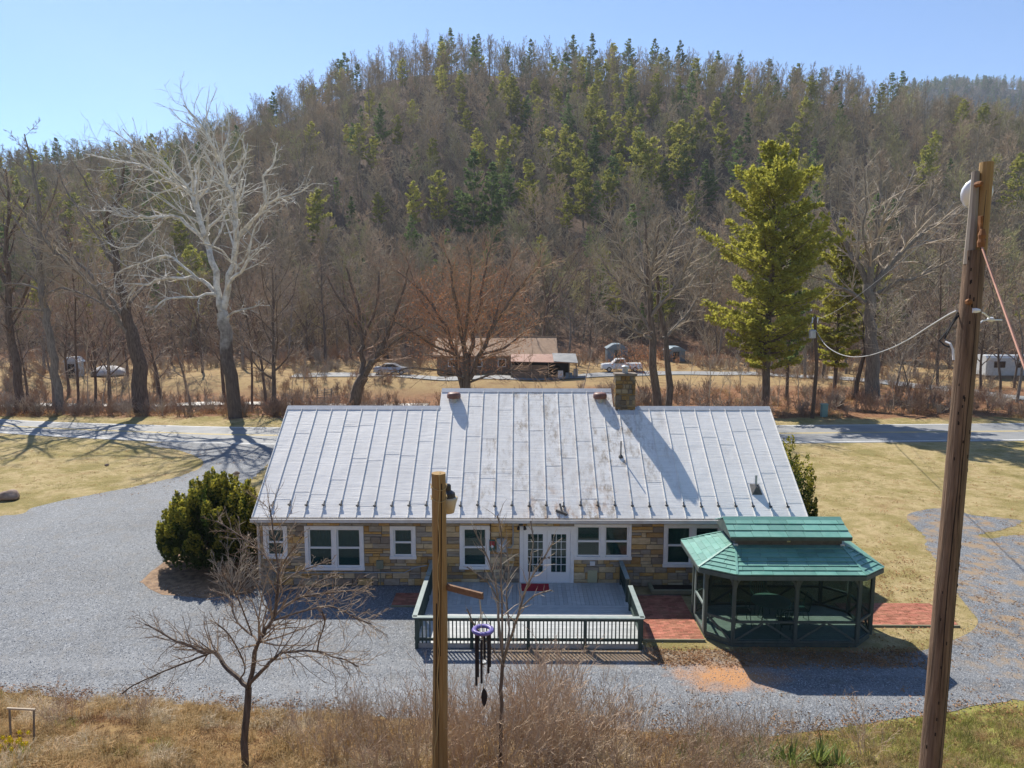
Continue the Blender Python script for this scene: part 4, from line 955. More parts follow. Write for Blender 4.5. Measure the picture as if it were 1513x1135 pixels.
# tall old pole on the right
rb = at(1374, 1135, 7.95); rt = at(1452, 243, 8.2); dr = (rt - rb).normalized(); base = rb - dr * ((rb.z - height(rb.x, rb.y) + .2) / dr.z)
old = thing('utility_pole', base, 'tall weathered brown utility pole rising past the gazebo, split at its top', 'utility pole')
L = (rt - base).length; q = [base + dr * (L * i / 12) + Vector((.012 * nz(i * .7, 1), .01 * nz(i, 4), 0)) for i in range(12)]; tlow = base + dr * (L - .95); q = [p for p in q if p.z < tlow.z - .05] + [tlow]
MB().tube(q, [.124 - .016 * i / (len(q) - 1) for i in range(len(q))], 20).build('shaft', 'pole_old', old)
xr = Vector((1, 0, 0)); MB().tube([tlow - dr * .15 + xr * .035, tlow + dr * .45 + xr * .040, rt + xr * .045 + dr * .02], [.086, .078, .070], 12).build('split_top', 'pole_new', old)
MB().tube([tlow - dr * .15 - xr * .055, tlow + dr * .4 - xr * .058, rt - xr * .070 - dr * .08], [.060, .050, .040], 9).build('split_top', 'pole_grey', old)
m = MB()
for k, (a0, f0, f1) in enumerate(((-1.2, .08, .5), (-1.9, .35, .8), (-1.55, .55, .97), (-.8, .15, .62))):
    pp = []
    for i in range(9):
        f = f0 + (f1 - f0) * i / 8; c_ = base + dr * (L * f); rr = .124 - .018 * f - .005; a = a0 + .06 * math.sin(i * 1.3 + k); pp.append((c_.x + rr * math.cos(a), c_.y + rr * math.sin(a), c_.z))
    m.tube(pp, [.003, .009, .010, .009, .010, .009, .008, .006, .002], 4)
for i in range(60):
    f = rng.uniform(.05, .93); a = rng.uniform(-2.7, -.4); c_ = base + dr * (L * f); rr = .124 - .018 * f - .003; p = Vector((c_.x + rr * math.cos(a), c_.y + rr * math.sin(a), c_.z)); m.tube([p - dr * rng.uniform(.01, .03), p + dr * .02], .008, 5)
m.build('crack', 'crack', old)
gl = at(1451, 283, 8.5); MB().lathe(gl + Vector((0, .12, 0)), [(.04, .10), (.14, .06), (.185, -.02), (.17, -.06), (.08, -.09)], 18, (0, 1, .25)).build('lamp_globe', 'globe_white', old, smooth=True)
hk = at(1449, 352, 8.05); ho = MB().lathe(hk - Vector((0, .02, .10)), [(.036, 0), (.044, .05), (.034, .09), (.042, .13), (.022, .2)], 10).build('insulator', 'rust', old); MB().bar(hk + Vector((0, .02, .07)), hk + Vector((-.02, .0, .24)), .03, .05).build('strap', 'rust', ho)
b2 = at(1447, 272, 8.08); MB().lathe(b2 + Vector((0, .05, 0)), [(.032, 0), (.032, .06), (.02, .09)], 8, (0, -1, 0)).build('bolt', 'rust', old)
b3 = at(1434, 446, 8.0); MB().lathe(b3 + Vector((0, .03, 0)), [(.03, -.03), (.034, .02), (.015, .03)], 6, (0, -1, .1)).build('tag_plate', 'rust', old)
hk2 = at(1441, 459, 8.05); MB().lathe(hk2, [(.03, -.04), (.035, 0), (.02, .05)], 8, (1, 0, 0)).build('insulator', 'globe_white', old)
m = MB(); m.tube([hk2 + Vector((.03, 0, 0)), at(1455, 464, 8.2), at(1466, 473, 8.4), at(1480, 473, 8.6)], .009, 5); m.tube([at(1445, 480, 8.1), at(1452, 474, 8.2), at(1464, 472, 8.35)], .008, 5); m.lathe(at(1463, 472, 8.35), [(.01, -.04), (.028, -.02), (.028, .03), (.01, .05)], 8, (1, .2, 0)); m.build('service_splice', 'white_plastic', old)
cable('guy_wire', [hk + Vector((.0, -.02, -.08)), at(1470, 420, 7.6), at(1513, 541, 6.6), at(1600, 790, 5.4), ground(6.2, 4.6) - Vector((0, 0, .1))], .012, 'wire_pink', 'pinkish guy wire running down from the rusty insulator on the old utility pole', 'wire')
fp_top = at(1206, 489, 61.2)
w0 = at(1414, 459, 8.2)
s_pts = [w0, at(1400, 466, 9.5), at(1372, 483, 13), at(1340, 503, 18.5), at(1310, 517, 25), at(1280, 526, 33), at(1256, 527, 41), at(1236, 521, 49), at(1219, 509, 55.5), fp_top]
cable('service_cable', arc3(s_pts), [.012 + .014 * i / 36 for i in range(37)], 'wire_grey', 'twisted pale service cable sagging from the old utility pole to the transformer pole', 'cable')
m = MB(); m.tube([w0 + Vector((0, -.02, -.02)), at(1402, 486, 8.15), at(1388, 503, 8.1), at(1395, 510, 8.05), at(1403, 513, 8.0)], .010, 5); m.tube([w0 + Vector((.03, -.03, -.02)), at(1406, 480, 8.15), at(1396, 500, 8.1), at(1400, 505, 8.05)], .010, 5)
dl = m.build('drip_loop', 'wire_black', old); MB().tube([at(1397, 505, 8.05), at(1404, 508, 8.0), at(1408, 517, 7.98), at(1409, 532, 7.97)], .012, 6).build('splice', 'white_plastic', dl)
cable('thin_line', sag(at(1432, 302, 8.3), at(1207, 470, 61.2), .35, 10), [.006 + .008 * i / 10 for i in range(11)], 'wire_grey', 'thin straight line from the old utility pole top down to the transformer pole', 'wire', sides=4)
# poles beyond the road
b = ground(25.55, 61.2); tp = at(1204, 466, 61.2)
up = thing('utility_pole', b, 'dark slim utility pole with a grey transformer beside the road', 'utility pole'); MB().tube([b - Vector((0, 0, .2)), Vector((25.7, 61.2, 4.5)), tp], [.17, .15, .12], 10).build('shaft', 'pole_dark', up)
tr = MB().lathe(at(1200, 500, 60.85), [(.24, 0), (.29, .05), (.29, .66), (.24, .72), (.08, .76)], 14).build('transformer', 'galvanised', up); MB().tube([at(1200, 487, 60.85), at(1198, 478, 60.9), at(1204, 468, 61)], .02, 5).build('lead_wire', 'wire_grey', tr)
for dx in (-.22, .22): MB().lathe(tp + Vector((dx, -.1, -.35)), [(.03, -.3), (.06, 0), (.05, .1), (.02, .2)], 7).build('insulator', 'globe_white', up)
b = ground(*at(1190, 551, 92)[:2]); tp2 = at(1188, 455, 92); up2 = thing('utility_pole', b, 'pale grey utility pole with a short crossarm far behind the transformer pole', 'utility pole')
MB().tube([b - Vector((0, 0, .2)), tp2], [.19, .14], 9).build('shaft', 'pole_grey', up2)
MB().bar(tp2 + Vector((-1.1, 0, -.5)), tp2 + Vector((1.1, 0, -.5)), .12).build('crossarm', 'pole_grey', up2)
for dx in (-.95, 0, .95): MB().lathe(tp2 + Vector((dx, 0, -.42)), [(.05, 0), (.09, .12), (.05, .25)], 7).build('insulator', 'globe_white', up2)
pd = thing('utility_pedestal', ground(26.85, 61.9), 'pale green utility pedestal box on the grass beside the dark slim pole', 'pedestal'); z0 = height(26.85, 61.9)
box('cabinet', (26.6, 27.1, 61.7, 62.1, z0, z0 + 1.05), 'pedestal_green', pd); box('cap', (26.57, 27.13, 61.67, 62.13, z0 + 1.052, z0 + 1.16), 'pedestal_green', pd)
# ------------------------------------------------------------------ small yard things
bl = thing('bollard_lamp', (-14.75, 36.1, 0), 'dark bollard garden lamp standing by the drive behind the evergreen shrub', 'lamp'); MB().tube([(-14.75, 36.1, 0), (-14.75, 36.1, 1.15)], .06, 10).build('post', 'pole_dark', bl)
MB().lathe((-14.75, 36.1, 1.15), [(.07, 0), (.12, .02), (.12, .24), (.07, .25)], 10).build('lantern', 'lamp_cream', bl); MB().lathe((-14.75, 36.1, 1.40), [(.19, 0), (.17, .04), (.05, .12)], 10).build('lid', 'pole_dark', bl)
def rock(loc, sx, sy, sz, seed, label, name='boulder', mat='rock', sub=3):
    bm = bmesh.new(); bmesh.ops.create_icosphere(bm, subdivisions=sub, radius=1)
    for v in bm.verts:
        k = 1 + .28 * noise.noise(v.co * 1.3 + Vector((seed, 0, 0))) + .10 * noise.noise(v.co * 3.1 + Vector((0, seed, 0))); v.co = Vector((v.co.x * sx * k, v.co.y * sy * k, max(-.25 * sz, v.co.z * sz * k)))
    me = bpy.data.meshes.new(name); bm.to_mesh(me); bm.free(); me.materials.append(MATS[mat]); me.polygons.foreach_set('use_smooth', [True] * len(me.polygons))
    o = bpy.data.objects.new(name, me); COL.objects.link(o); o.location = loc; return tag(o, label, 'rock')
rock((-26.75, 36.0, .16), .50, .42, .36, 3, 'brown boulder lying on the lawn edge beside the gravel drive')
rock((-25.9, 43.4, .05), .12, .1, .09, 5, 'small pale stone in the grass of the far left lawn')
# ------------------------------------------------------------------ the neighbour's place
nb = thing('neighbour_house', (-3, 97, height(-3, 97)), 'long brown neighbour house with a brown shingle roof beyond the trees', 'house'); z0 = height(-3, 95) - .1
A0, A1 = at(640, 540, 95).x, at(824, 540, 95).x
box('wall', (A0 + .5, A1 - .3, 95, 103, z0, 2.7), 'siding_brown', nb)
rf = MB().hexa([(A0, 94.4, 2.55), (A0, 99, 4.85), (A0, 103.6, 2.55), (A0, 103.6, 2.42), (A0, 94.4, 2.42)], [(A1, 94.4, 2.55), (A1, 99, 4.85), (A1, 103.6, 2.55), (A1, 103.6, 2.42), (A1, 94.4, 2.42)]).build('roof', 'shingle_brown', nb)
MB().bar((A0, 99, 4.87), (A1, 99, 4.87), .3, .05).build('ridge_cap', 'siding_brown', rf)
for fx in (.12, .33, .52, .74):
    x = A0 + (A1 - A0) * fx; wdo = box('window', (x, x + 1.1, 94.93, 94.998, z0 + 1.0, z0 + 2.1), 'white_trim', nb); box('pane', (x + .1, x + 1.0, 94.90, 94.928, z0 + 1.1, z0 + 2.0), 'car_glass', wdo)
x = A0 + (A1 - A0) * .62; dr_ = box('door', (x, x + .95, 94.92, 94.998, z0 + .2, z0 + 2.2), 'siding_brown', nb); box('handle', (x + .8, x + .86, 94.88, 94.919, z0 + 1.1, z0 + 1.2), 'rim', dr_)
# open lean-to with reddish metal roof
ln = thing('lean_to_shed', (6, 92, z0), 'open lean-to shed with a faded red metal roof beside the brown house', 'shed'); L0, L1 = at(755, 540, 92).x, at(842, 540, 92).x
MB().hexa([(L0, 90.2, 2.15), (L1, 90.2, 2.0), (L1, 94.2, 2.75), (L0, 94.2, 2.75)], [(L0, 90.2, 2.22), (L1, 90.2, 2.07), (L1, 94.2, 2.82), (L0, 94.2, 2.82)]).build('roof', 'awning_red', ln)
MB().hexa([(L1 - 2.2, 90.1, 2.2), (L1 + .9, 90.1, 2.0), (L1 + .9, 94.2, 2.84), (L1 - 2.2, 94.2, 2.92)], [(L1 - 2.2, 90.1, 2.25), (L1 + .9, 90.1, 2.05), (L1 + .9, 94.2, 2.89), (L1 - 2.2, 94.2, 2.97)]).build('patch_panel', 'lane_gravel', ln)
for x in (L0 + .1, L0 + 2.6, L0 + 4.8, L1 - .2, L1 + .7): MB().tube([(x, 90.4, z0), (x, 90.4, 2.1)], .07, 6).build('post', 'wood_grey', ln)
box('wall', (L0, L0 + 4.6, 90.55, 90.65, z0, 1.7), 'siding_brown', ln); box('back_wall', (L0, L1, 94.0, 94.1, z0, 2.7), 'crack', ln)
for k, (dx, w, h, mt_, lb) in enumerate([(-1.6, .7, .9, 'car_white', 'white barrel standing under the lean-to roof'), (-.6, .9, .6, 'shed_blue', 'blue-grey crate under the lean-to roof'), (.4, .6, 1.1, 'tarp_white', 'pale appliance at the open end of the lean-to')]):
    x = L1 + dx; o = MB().hexa([(x, 91, z0), (x + w, 91, z0), (x + w, 91 + w, z0), (x, 91 + w, z0)], [(x + .04, 91.04, z0 + h), (x + w - .04, 91.04, z0 + h), (x + w - .04, 91 + w - .04, z0 + h), (x + .04, 91 + w - .04, z0 + h)]).build(['barrel', 'crate', 'appliance'][k], mt_); tag(o, lb, ['barrel', 'crate', 'appliance'][k])
def small_shed(px0, px1, D, zt, mat, label, name='shed'):
    x0, x1 = at(px0, 540, D).x, at(px1, 540, D).x; zb = height((x0 + x1) / 2, D) - .1; h = zt
    t = thing(name, ((x0 + x1) / 2, D, zb), label, 'shed'); dep = 1.3 if mat == 'shed_white' else 2.6; box('wall', (x0, x1, D, D + dep, zb, zb + h * .75), mat, t)
    xm = (x0 + x1) / 2; MB().hexa([(x0 - .15, D - .2, zb + h * .75), (x1 + .15, D - .2, zb + h * .75), (xm + .5, D - .2, zb + h), (xm - .5, D - .2, zb + h)], [(x0 - .15, D + dep + .2, zb + h * .75), (x1 + .15, D + dep + .2, zb + h * .75), (xm + .5, D + dep + .2, zb + h), (xm - .5, D + dep + .2, zb + h)]).build('roof', mat, t)
    box('door', (xm - .45, xm + .45, D - .03, D - .002, zb + .1, zb + h * .66), 'car_glass', t); return t
small_shed(897, 927, 107, 2.7, 'shed_blue', 'small blue-grey shed behind the white pickup truck'); small_shed(985, 1012, 107, 2.3, 'shed_blue', 'low grey-green shed at the foot of the dark woods behind the bare round tree')
small_shed(95, 115, 92, 2.6, 'shed_white', 'small white shed with a dark doorway among the trees at far left')
tr_ = thing('trailer', at(1490, 552, 90), 'long white trailer half hidden by branches near the farm lane', 'trailer'); X0 = at(1457, 540, 90).x; zb = height(X0, 90)
pr = [(90, .5), (90, 2.7), (90.3, 3.0), (92.1, 3.0), (92.4, 2.7), (92.4, .5)]; MB().hexa([(X0, y, zb + z) for y, z in pr], [(X0 + 9, y, zb + z) for y, z in pr]).build('body', 'shed_white', tr_)
for k in range(3): box('window', (X0 + 1 + 2.8 * k, X0 + 2.4 + 2.8 * k, 89.95, 89.995, zb + 1.5, zb + 2.3), 'car_glass', tr_)
box('skirt', (X0 + .1, X0 + 8.9, 90.1, 92.3, zb - .2, zb + .49), 'siding_brown', tr_)
# cars
def wheel(par, x, y, z, r=.33):
    w = MB().lathe((x, y, z), [(r * .75, -.10), (r, -.08), (r, .08), (r * .75, .10)], 18, (0, 1, 0)).build('wheel', 'rubber', par); MB().lathe((x, y, z), [(.02, -.125), (r * .62, -.115), (r * .62, .115), (.02, .125)], 14, (0, 1, 0)).build('rim', 'rim', w)
def car(name, X, Y, zb, prof, glass, width, mat, label, cat, wheels, L, lamps):
    t = thing(name, (X, Y, zb), label, cat); hw = width / 2
    m = MB(); lo = [(X + x, Y - hw + (.12 if z > .95 else .03 if z < .4 else 0), zb + z) for x, z in prof]; hi = [(x, 2 * Y - y, z) for x, y, z in lo]; m.hexa(lo, hi); m.build('body', mat, t)
    for nm, poly in glass:
        for s in (-1, 1): MB().hexa([(X + x, Y + s * (hw - .125), zb + z) for x, z in poly], [(X + x, Y + s * (hw - .10), zb + z) for x, z in poly]).build('window', 'car_glass', t)
    for x in wheels:
        for s in (-1, 1): wheel(t, X + x, Y + s * (hw - .08), zb + .33)
    for x, z, mt_ in lamps:
        for s in (-1, 1): box('headlight' if mt_ == 'car_lamp' else 'tail_light', (X + x - .05, X + x + .05, Y + s * (hw - .3) - .16, Y + s * (hw - .3) + .16, zb + z - .08, zb + z + .08), mt_, t)
    for x in (prof[0][0], max(p[0] for p in prof)): box('bumper', (X + x - .06, X + x + .06, Y - hw + .05, Y + hw - .05, zb + .3, zb + .5), 'rim', t)
    return t
cy = 93.6; cxm = at(579, 548, cy).x
car('parked_car', cxm, cy, height(cxm, cy) + .1, [(-2.25, .35), (-2.3, .75), (-2.15, .98), (-1.55, 1.02), (-.9, 1.42), (.35, 1.44), (1.15, 1.0), (2.1, .85), (2.28, .65), (2.25, .35), (1.75, .28), (-1.7, .28)], [('side', [(-1.35, 1.02), (-.85, 1.36), (.3, 1.38), (.95, 1.02)])], 1.75, 'car_silver', 'silver sedan car parked on the lane left of the brown house', 'car', (-1.4, 1.4), 4.6, [(-2.28, .8, 'car_red'), (2.26, .68, 'car_lamp')])
py_ = 96.5; pxm = at(918, 540, py_).x
car('pickup_truck', pxm, py_, height(pxm, py_) + .1, [(-2.7, .45), (-2.72, .8), (-2.55, 1.02), (-1.35, 1.1), (-.75, 1.72), (.35, 1.75), (.5, 1.12), (2.65, 1.12), (2.68, .55), (2.3, .4), (-2.3, .4)], [('side', [(-1.1, 1.14), (-.68, 1.66), (.25, 1.68), (.32, 1.14)])], 1.9, 'car_white', 'white pickup truck parked on the lane before the blue-grey shed', 'truck', (-1.75, 1.75), 5.4, [(-2.7, .85, 'car_lamp'), (2.68, .9, 'car_red')])
# pale covered heap, wooden rack in the field, white marker post
hp = rock((at(160, 548, 93).x, 93, height(-53, 93) + .3), 2.3, 1.4, .95, 8, 'low heap under a pale tarpaulin beside the white shed', 'covered_heap', 'tarp_white', 3); hp['category'] = 'heap'
bx = thing('wooden_rack', ground(*at(478, 572, 80)[:2]), 'leaning dark wooden pallet rack standing in the field beyond the road', 'rack'); p = ground(*at(478, 572, 80)[:2])
for k in range(5): MB().bar(p + Vector((-.9, .1 * k, .25 + .24 * k)), p + Vector((.9, .1 * k, .35 + .28 * k)), .16, .05).build('slat', 'wood_grey', bx)
for dx in (-.8, 0, .8): MB().bar(p + Vector((dx, -.05, 0)), p + Vector((dx, .5, 1.55)), .1).build('upright', 'wood_grey', bx)
p = ground(*at(43, 605, 64)[:2]); o = MB().bar(p, p + Vector((0, 0, 1.0)), .1).build('marker_post', 'white_plastic'); tag(o, 'short white marker post at the road verge on the far left', 'post')
p = ground(*at(165, 558, 86)[:2])
# ------------------------------------------------------------------ trees: tapered trunk, limbs, twigs
def grow(out, p, d, L, r, lvl, P, rg):
    n = P['seg'][lvl]; pts = [p]; rad = [r]; wob = P['wob'][lvl]; tr = P['trop'][lvl]; end = P['end'][lvl]; dirs = [d]
    for i in range(n):
        d = (d + Vector((rg.gauss(0, wob), rg.gauss(0, wob), rg.gauss(0, wob * .7) + tr))).normalized()
        p = p + d * (L / n); pts.append(p); rad.append(max(P['rmin'], r * (1 - (1 - end) * (i + 1) / n))); dirs.append(d)
    out.append((pts, rad, lvl))
    if lvl >= P['max']: return
    sprout(out, pts, rad, L, lvl, P, rg)
def sprout(out, pts, rad, L, lvl, P, rg, kids=None):
    k = kids or P['kids'][lvl]; st = P['start'][lvl]; az = rg.uniform(0, 6.28); n = len(pts) - 1
    for j in range(k):
        t = st + (1 - st) * (j + rg.random()) / k; x = t * n; i = min(n - 1, int(x)); f = x - i
        q = pts[i].lerp(pts[i + 1], f); d = (pts[i + 1] - pts[i]).normalized(); r = rad[i] + (rad[i + 1] - rad[i]) * f
        az += 2.4 + rg.uniform(-.5, .5); a = R(P['ang'][lvl] + rg.uniform(-14, 14)) * (1 - .25 * t)
        u = d.orthogonal().normalized(); w = d.cross(u); c = (d * math.cos(a) + (u * math.cos(az) + w * math.sin(az)) * math.sin(a)).normalized()
        s = P['shape'](t) if lvl == 0 and 'shape' in P else (1.15 - .65 * t)
        grow(out, q, c, L * P['ratio'][lvl] * s * rg.uniform(.75, 1.2), max(P['rmin'], r * P['rr'][lvl]), lvl + 1, P, rg)
def skin(out, P, trunk, crown, tl=0):
    for pts, rad, lvl in out:
        s = P['sides'][lvl]; tgt = trunk if lvl <= tl else crown
        if tgt is crown and crown is not trunk: crown.cur = 0 if lvl <= 1 else 1
        if lvl >= P['max']: tgt.tube(pts, rad, s, cap=False, tip=True)
        else: tgt.tube(pts, rad, s, cap=False)
def PB(**k):
    p = dict(seg=[8, 5, 3, 2, 2], wob=[.06, .14, .20, .24, .3], trop=[.03, .06, .05, .05, .03], end=[.15, .25, .35, .4, .3], kids=[13, 7, 6, 4, 0], ratio=[.42, .52, .55, .6, .5], ang=[52, 46, 44, 42, 40],
             start=[.28, .22, .15, .1, .1], rr=[.52, .55, .6, .7, .7], sides=[8, 5, 3, 3, 3], max=3, rmin=.011)
    p.update(k); return p
def bare_mesh(seed, H, r0, P, trunk_frac=.85, lean=(0, 0), name='tree'):
    rg = random.Random(seed); out = []
    grow(out, Vector((0, 0, -.3)), Vector((lean[0], lean[1], 1)).normalized(), H * trunk_frac, r0, 0, P, rg)
    a, b = MB(), MB(); skin(out, P, a, b); return a, b
rgT = random.Random(77)
def place_tree(name, ta, cr, mats, loc, label, cat='tree', group=None, scale=1, rot=0):
    """root with a trunk and a crown"""
    t = thing(name, loc, label, cat, group)
    for nm, me in (('trunk', ta), ('crown', cr)):
        o = bpy.data.objects.new(nm, me); COL.objects.link(o); o.parent = t
    t.scale = (scale,) * 3 if not hasattr(scale, '__len__') else scale; t.rotation_euler.z = rot; return t
def cm(mats): return [MATS[mats[1] if len(mats) > 2 else mats[0]], MATS[mats[-1]]]
def meshes(ab, mats, nm): return ab[0].mesh(nm + '_trunk', mats[0], smooth=True), ab[1].mesh(nm + '_crown', cm(mats))
# traced limbs of the trees that the photograph shows clearly: (x, y in the photograph, distance, width in pixels)
def traced(name, label, D, limbs, P, mats, trunk_n=1, extra=None, seed=1, twig_kids=None, cat='tree'):
    rg = random.Random(seed); out = []; base = None
    for li, limb in enumerate(limbs):
        pts = []; rad = []
        for q in limb:
            dd = D + (q[3] if len(q) > 3 else 0); p = at(q[0], q[1], dd); pts.append(p); rad.append(max(.014, q[2] * .5 * dd / FPX))
        if li == 0:
            base = Vector(pts[0]); base.z = height(base.x, base.y); pts[0] = base - Vector((0, 0, .3))
        fine = arc3(pts, 3); fr = []
        for i in range(len(pts) - 1):
            for j in range(3): fr.append(rad[i] + (rad[i + 1] - rad[i]) * j / 3)
        fr.append(rad[-1])
        for i in range(1, len(fine) - 1):
            jit = min(.09, fr[i] * (.16 if D < 30 else .5)); fine[i] = fine[i] + Vector((rg.gauss(0, jit), rg.gauss(0, jit), rg.gauss(0, jit)))
        lvl = 0 if li < trunk_n else 1
        out.append((fine, fr, lvl))
        Lm = sum((fine[i + 1] - fine[i]).length for i in range(len(fine) - 1))
        if li >= trunk_n: sprout(out, fine, fr, Lm, 1, P, rg, kids=(twig_kids or (lambda L: max(4, int(L * 1.6))))(Lm))
        elif extra: sprout(out, fine, fr, Lm * extra, 0, P, rg)
    a, b = MB(), MB()
    skin(out, P, a, b)
    t = thing(name, base, label, cat); a.build('trunk', mats[0], t, smooth=True); b.build('crown', cm(mats), t); return t
PS = PB(ratio=[.3, .30, .5, .55], wob=[.05, .16, .30, .34], trop=[0, .05, .06, .03], kids=[6, 9, 5, 4], max=3, rr=[.5, .42, .55, .7], sides=[10, 7, 4, 3], rmin=.014, start=[.5, .25, .15, .1])
syc = [[(348, 617, 22), (340, 555, 20), (331, 489, 19), (328, 462, 18)],
       [(328, 462, 14), (324, 439, 12), (315, 386, 11, .5), (304, 360, 10, 1), (287, 297, 9, 1.5), (283, 284, 8, 1.5), (258, 274, 6, 2), (244, 261, 5, 2.3), (211, 245, 4, 3), (172, 238, 3, 4), (126, 228, 2, 5)],
       [(283, 284, 6, 1.5), (264, 261, 4, 1), (238, 238, 3.5, 0), (198, 215, 2, -1), (170, 196, 1.4, -1)], [(283, 284, 5, 1.5), (283, 261, 4, 2), (276, 231, 2.5, 2.5), (262, 214, 1.5, 3)],
       [(328, 462, 14), (332, 449, 13), (341, 410, 11, -.5), (350, 355, 10, -1), (347, 307, 8.5, -1.2), (337, 271, 7.5, -1.5), (325, 238, 7, -1.5), (311, 211, 5.5, -2), (297, 185, 4, -2), (271, 155, 2, -2)],
       [(350, 355, 8, -1), (367, 337, 7, -1.5), (390, 307, 6, -2.5), (410, 294, 4.5, -3), (436, 287, 3, -3.5), (463, 271, 2, -4)], [(393, 297, 5, -2.5), (390, 261, 4, -3), (403, 244, 3.4, -3), (410, 211, 2, -3.3)],
       [(333, 433, 7), (346, 410, 6, -1.5), (366, 388, 5, -2.5), (369, 370, 4, -3), (374, 340, 3, -3.5), (392, 318, 2, -4)],
       [(318, 434, 8, 0), (301, 417, 7, .5), (270, 410, 6, 1), (238, 413, 5.5, 1.5), (219, 420, 4, 2), (201, 420, 3.5, 2), (196, 428, 3, 2), (188, 447, 2, 2.5)], [(296, 415, 5, .5), (272, 396, 4.5, 1), (246, 378, 4, 1.5), (210, 388, 3, 2), (174, 404, 2.2, 2.5), (169, 423, 1.6, 2.6)],
       [(318, 437, 6, -.3), (308, 434, 5, -.8), (288, 440, 4.5, -1.2), (248, 441, 4, -1.6), (230, 454, 3, -2), (217, 462, 2, -2)], [(301, 352, 8, 1), (264, 324, 6, 1.5), (241, 319, 5, 1.8), (211, 320, 4, 2.2), (188, 320, 3.4, 2.6), (165, 312, 2.6, 3), (132, 312, 1.7, 3.5)],
       [(241, 321, 4, 1.8), (236, 330, 3.4, 1.8), (211, 357, 3, 2.2), (178, 367, 2, 2.6), (150, 352, 1.5, 3)], [(300, 352, 6, 1), (318, 328, 5, .6), (338, 306, 4, .2), (352, 286, 3, 0), (360, 260, 2, 0)],
       [(337, 271, 5, -1.5), (352, 245, 4, -2), (362, 228, 3, -2.2), (358, 205, 2, -2.5)], [(325, 238, 4, -1.5), (338, 196, 3, -1), (336, 160, 1.6, -.5)], [(287, 297, 5, 1.5), (308, 276, 4, 1.2), (313, 250, 3, .8), (304, 226, 2, .5)],
       [(334, 470, 5), (346, 462, 4, -1), (372, 455, 3, -1.6), (386, 448, 1.8, -2)], [(346, 410, 5, -1), (352, 392, 4, -1.4), (360, 385, 3, -1.8), (372, 360, 2, -2)]]
syc = [[(q[0], q[1], q[2] * (.8 if i else .95)) + tuple(q[3:]) for q in l] for i, l in enumerate(syc)]
traced('sycamore_tree', 'large leafless sycamore with chalk white crooked limbs above a brown trunk', 61, syc, PS, ('bark_sycamore', 'bark_sycamore'), 1, seed=4, twig_kids=lambda L: max(5, int(L * 2.0)))
PG = PB(ratio=[.3, .26, .5, .55], wob=[.05, .14, .24, .28], trop=[0, .05, .05, .03], kids=[16, 10, 6, 5], max=3, rr=[.4, .42, .55, .7], sides=[9, 6, 3, 3], rmin=.016, start=[.3, .2, .15, .1])
t1 = [[(211, 607, 25), (206, 542, 20), (196, 497, 18), (188, 470, 14), (182, 444, 12), (174, 404, 10), (168, 370, 9), (157, 330, 7), (170, 300, 5), (180, 274, 4), (183, 240, 2)],
      [(189, 491, 9), (169, 465, 8, -.5), (153, 449, 7, -1), (137, 425, 6, -1.5), (114, 402, 5.5, -2), (90, 380, 5, -2.5), (77, 370, 4.5, -3), (43, 327, 3.5, -4), (20, 291, 2.5, -4.5), (0, 254, 1.6, -5)],
      [(182, 465, 7), (159, 433, 6, .5), (137, 410, 5, 1), (106, 378, 4, 2), (83, 357, 3, 2.5), (52, 330, 2, 3), (33, 317, 1.6, 3)], [(171, 388, 6), (150, 360, 4.5, 1), (132, 330, 3.5, 1.4), (100, 285, 2.4, 2), (84, 250, 1.5, 2.4)], [(160, 338, 5), (140, 300, 3.5, -1), (126, 268, 2.6, -1.5), (104, 236, 1.6, -2)], [(170, 300, 4), (200, 270, 3, -.8), (222, 236, 2, -1.2)], [(168, 366, 5), (190, 340, 3.6, -1), (206, 312, 2.6, -1.6), (226, 296, 1.6, -2)]]
traced('old_tree', 'thick brown bare tree with long limbs leaning left beside the white sycamore', 65.4, t1, PG, ('bark_brown', 'bark_grey', 'twig_pale'), 1, extra=.5, seed=5, twig_kids=lambda L: max(6, int(L * 2.3)))
t3 = [[(90, 608, 13), (82, 550, 11), (75, 502, 10.5), (67, 462, 10), (62, 428, 9), (59, 386, 8), (59, 347, 7), (56, 291, 5), (46, 240, 3), (36, 198, 1.6)], [(66, 440, 4), (84, 428, 3.4, -.6), (112, 430, 3, -1.2), (150, 448, 1.8, -2)], [(60, 430, 4), (34, 420, 3, .5), (8, 421, 2, 1)], [(59, 380, 5), (40, 350, 3.6, 1), (18, 318, 2, 1.6)], [(58, 330, 4), (76, 296, 3, -.6), (86, 262, 1.8, -1)]]
traced('grey_tree', 'tall grey bare tree standing upright at the far left by the road', 64, t3, PG, ('bark_grey', 'twig_grey'), 1, extra=.5, seed=6, twig_kids=lambda L: max(6, int(L * 2.3)))
t4 = [[(32, 604, 13), (24, 540, 11), (16, 489, 10), (11, 420, 8), (9, 360, 6), (14, 300, 4), (8, 250, 2)], [(14, 470, 5), (34, 440, 3.5, -.6), (46, 410, 2, -1)], [(11, 420, 5), (-10, 380, 4, 1), (-30, 350, 2, 1.6)], [(9, 360, 4), (30, 320, 3, 1), (44, 290, 1.6, 1.5)]]
traced('dark_tree', 'dark trunked bare tree at the left edge of the road', 66, t4, PG, ('bark_brown', 'twig_brown'), 1, extra=.5, seed=7, twig_kids=lambda L: max(6, int(L * 2.3)))
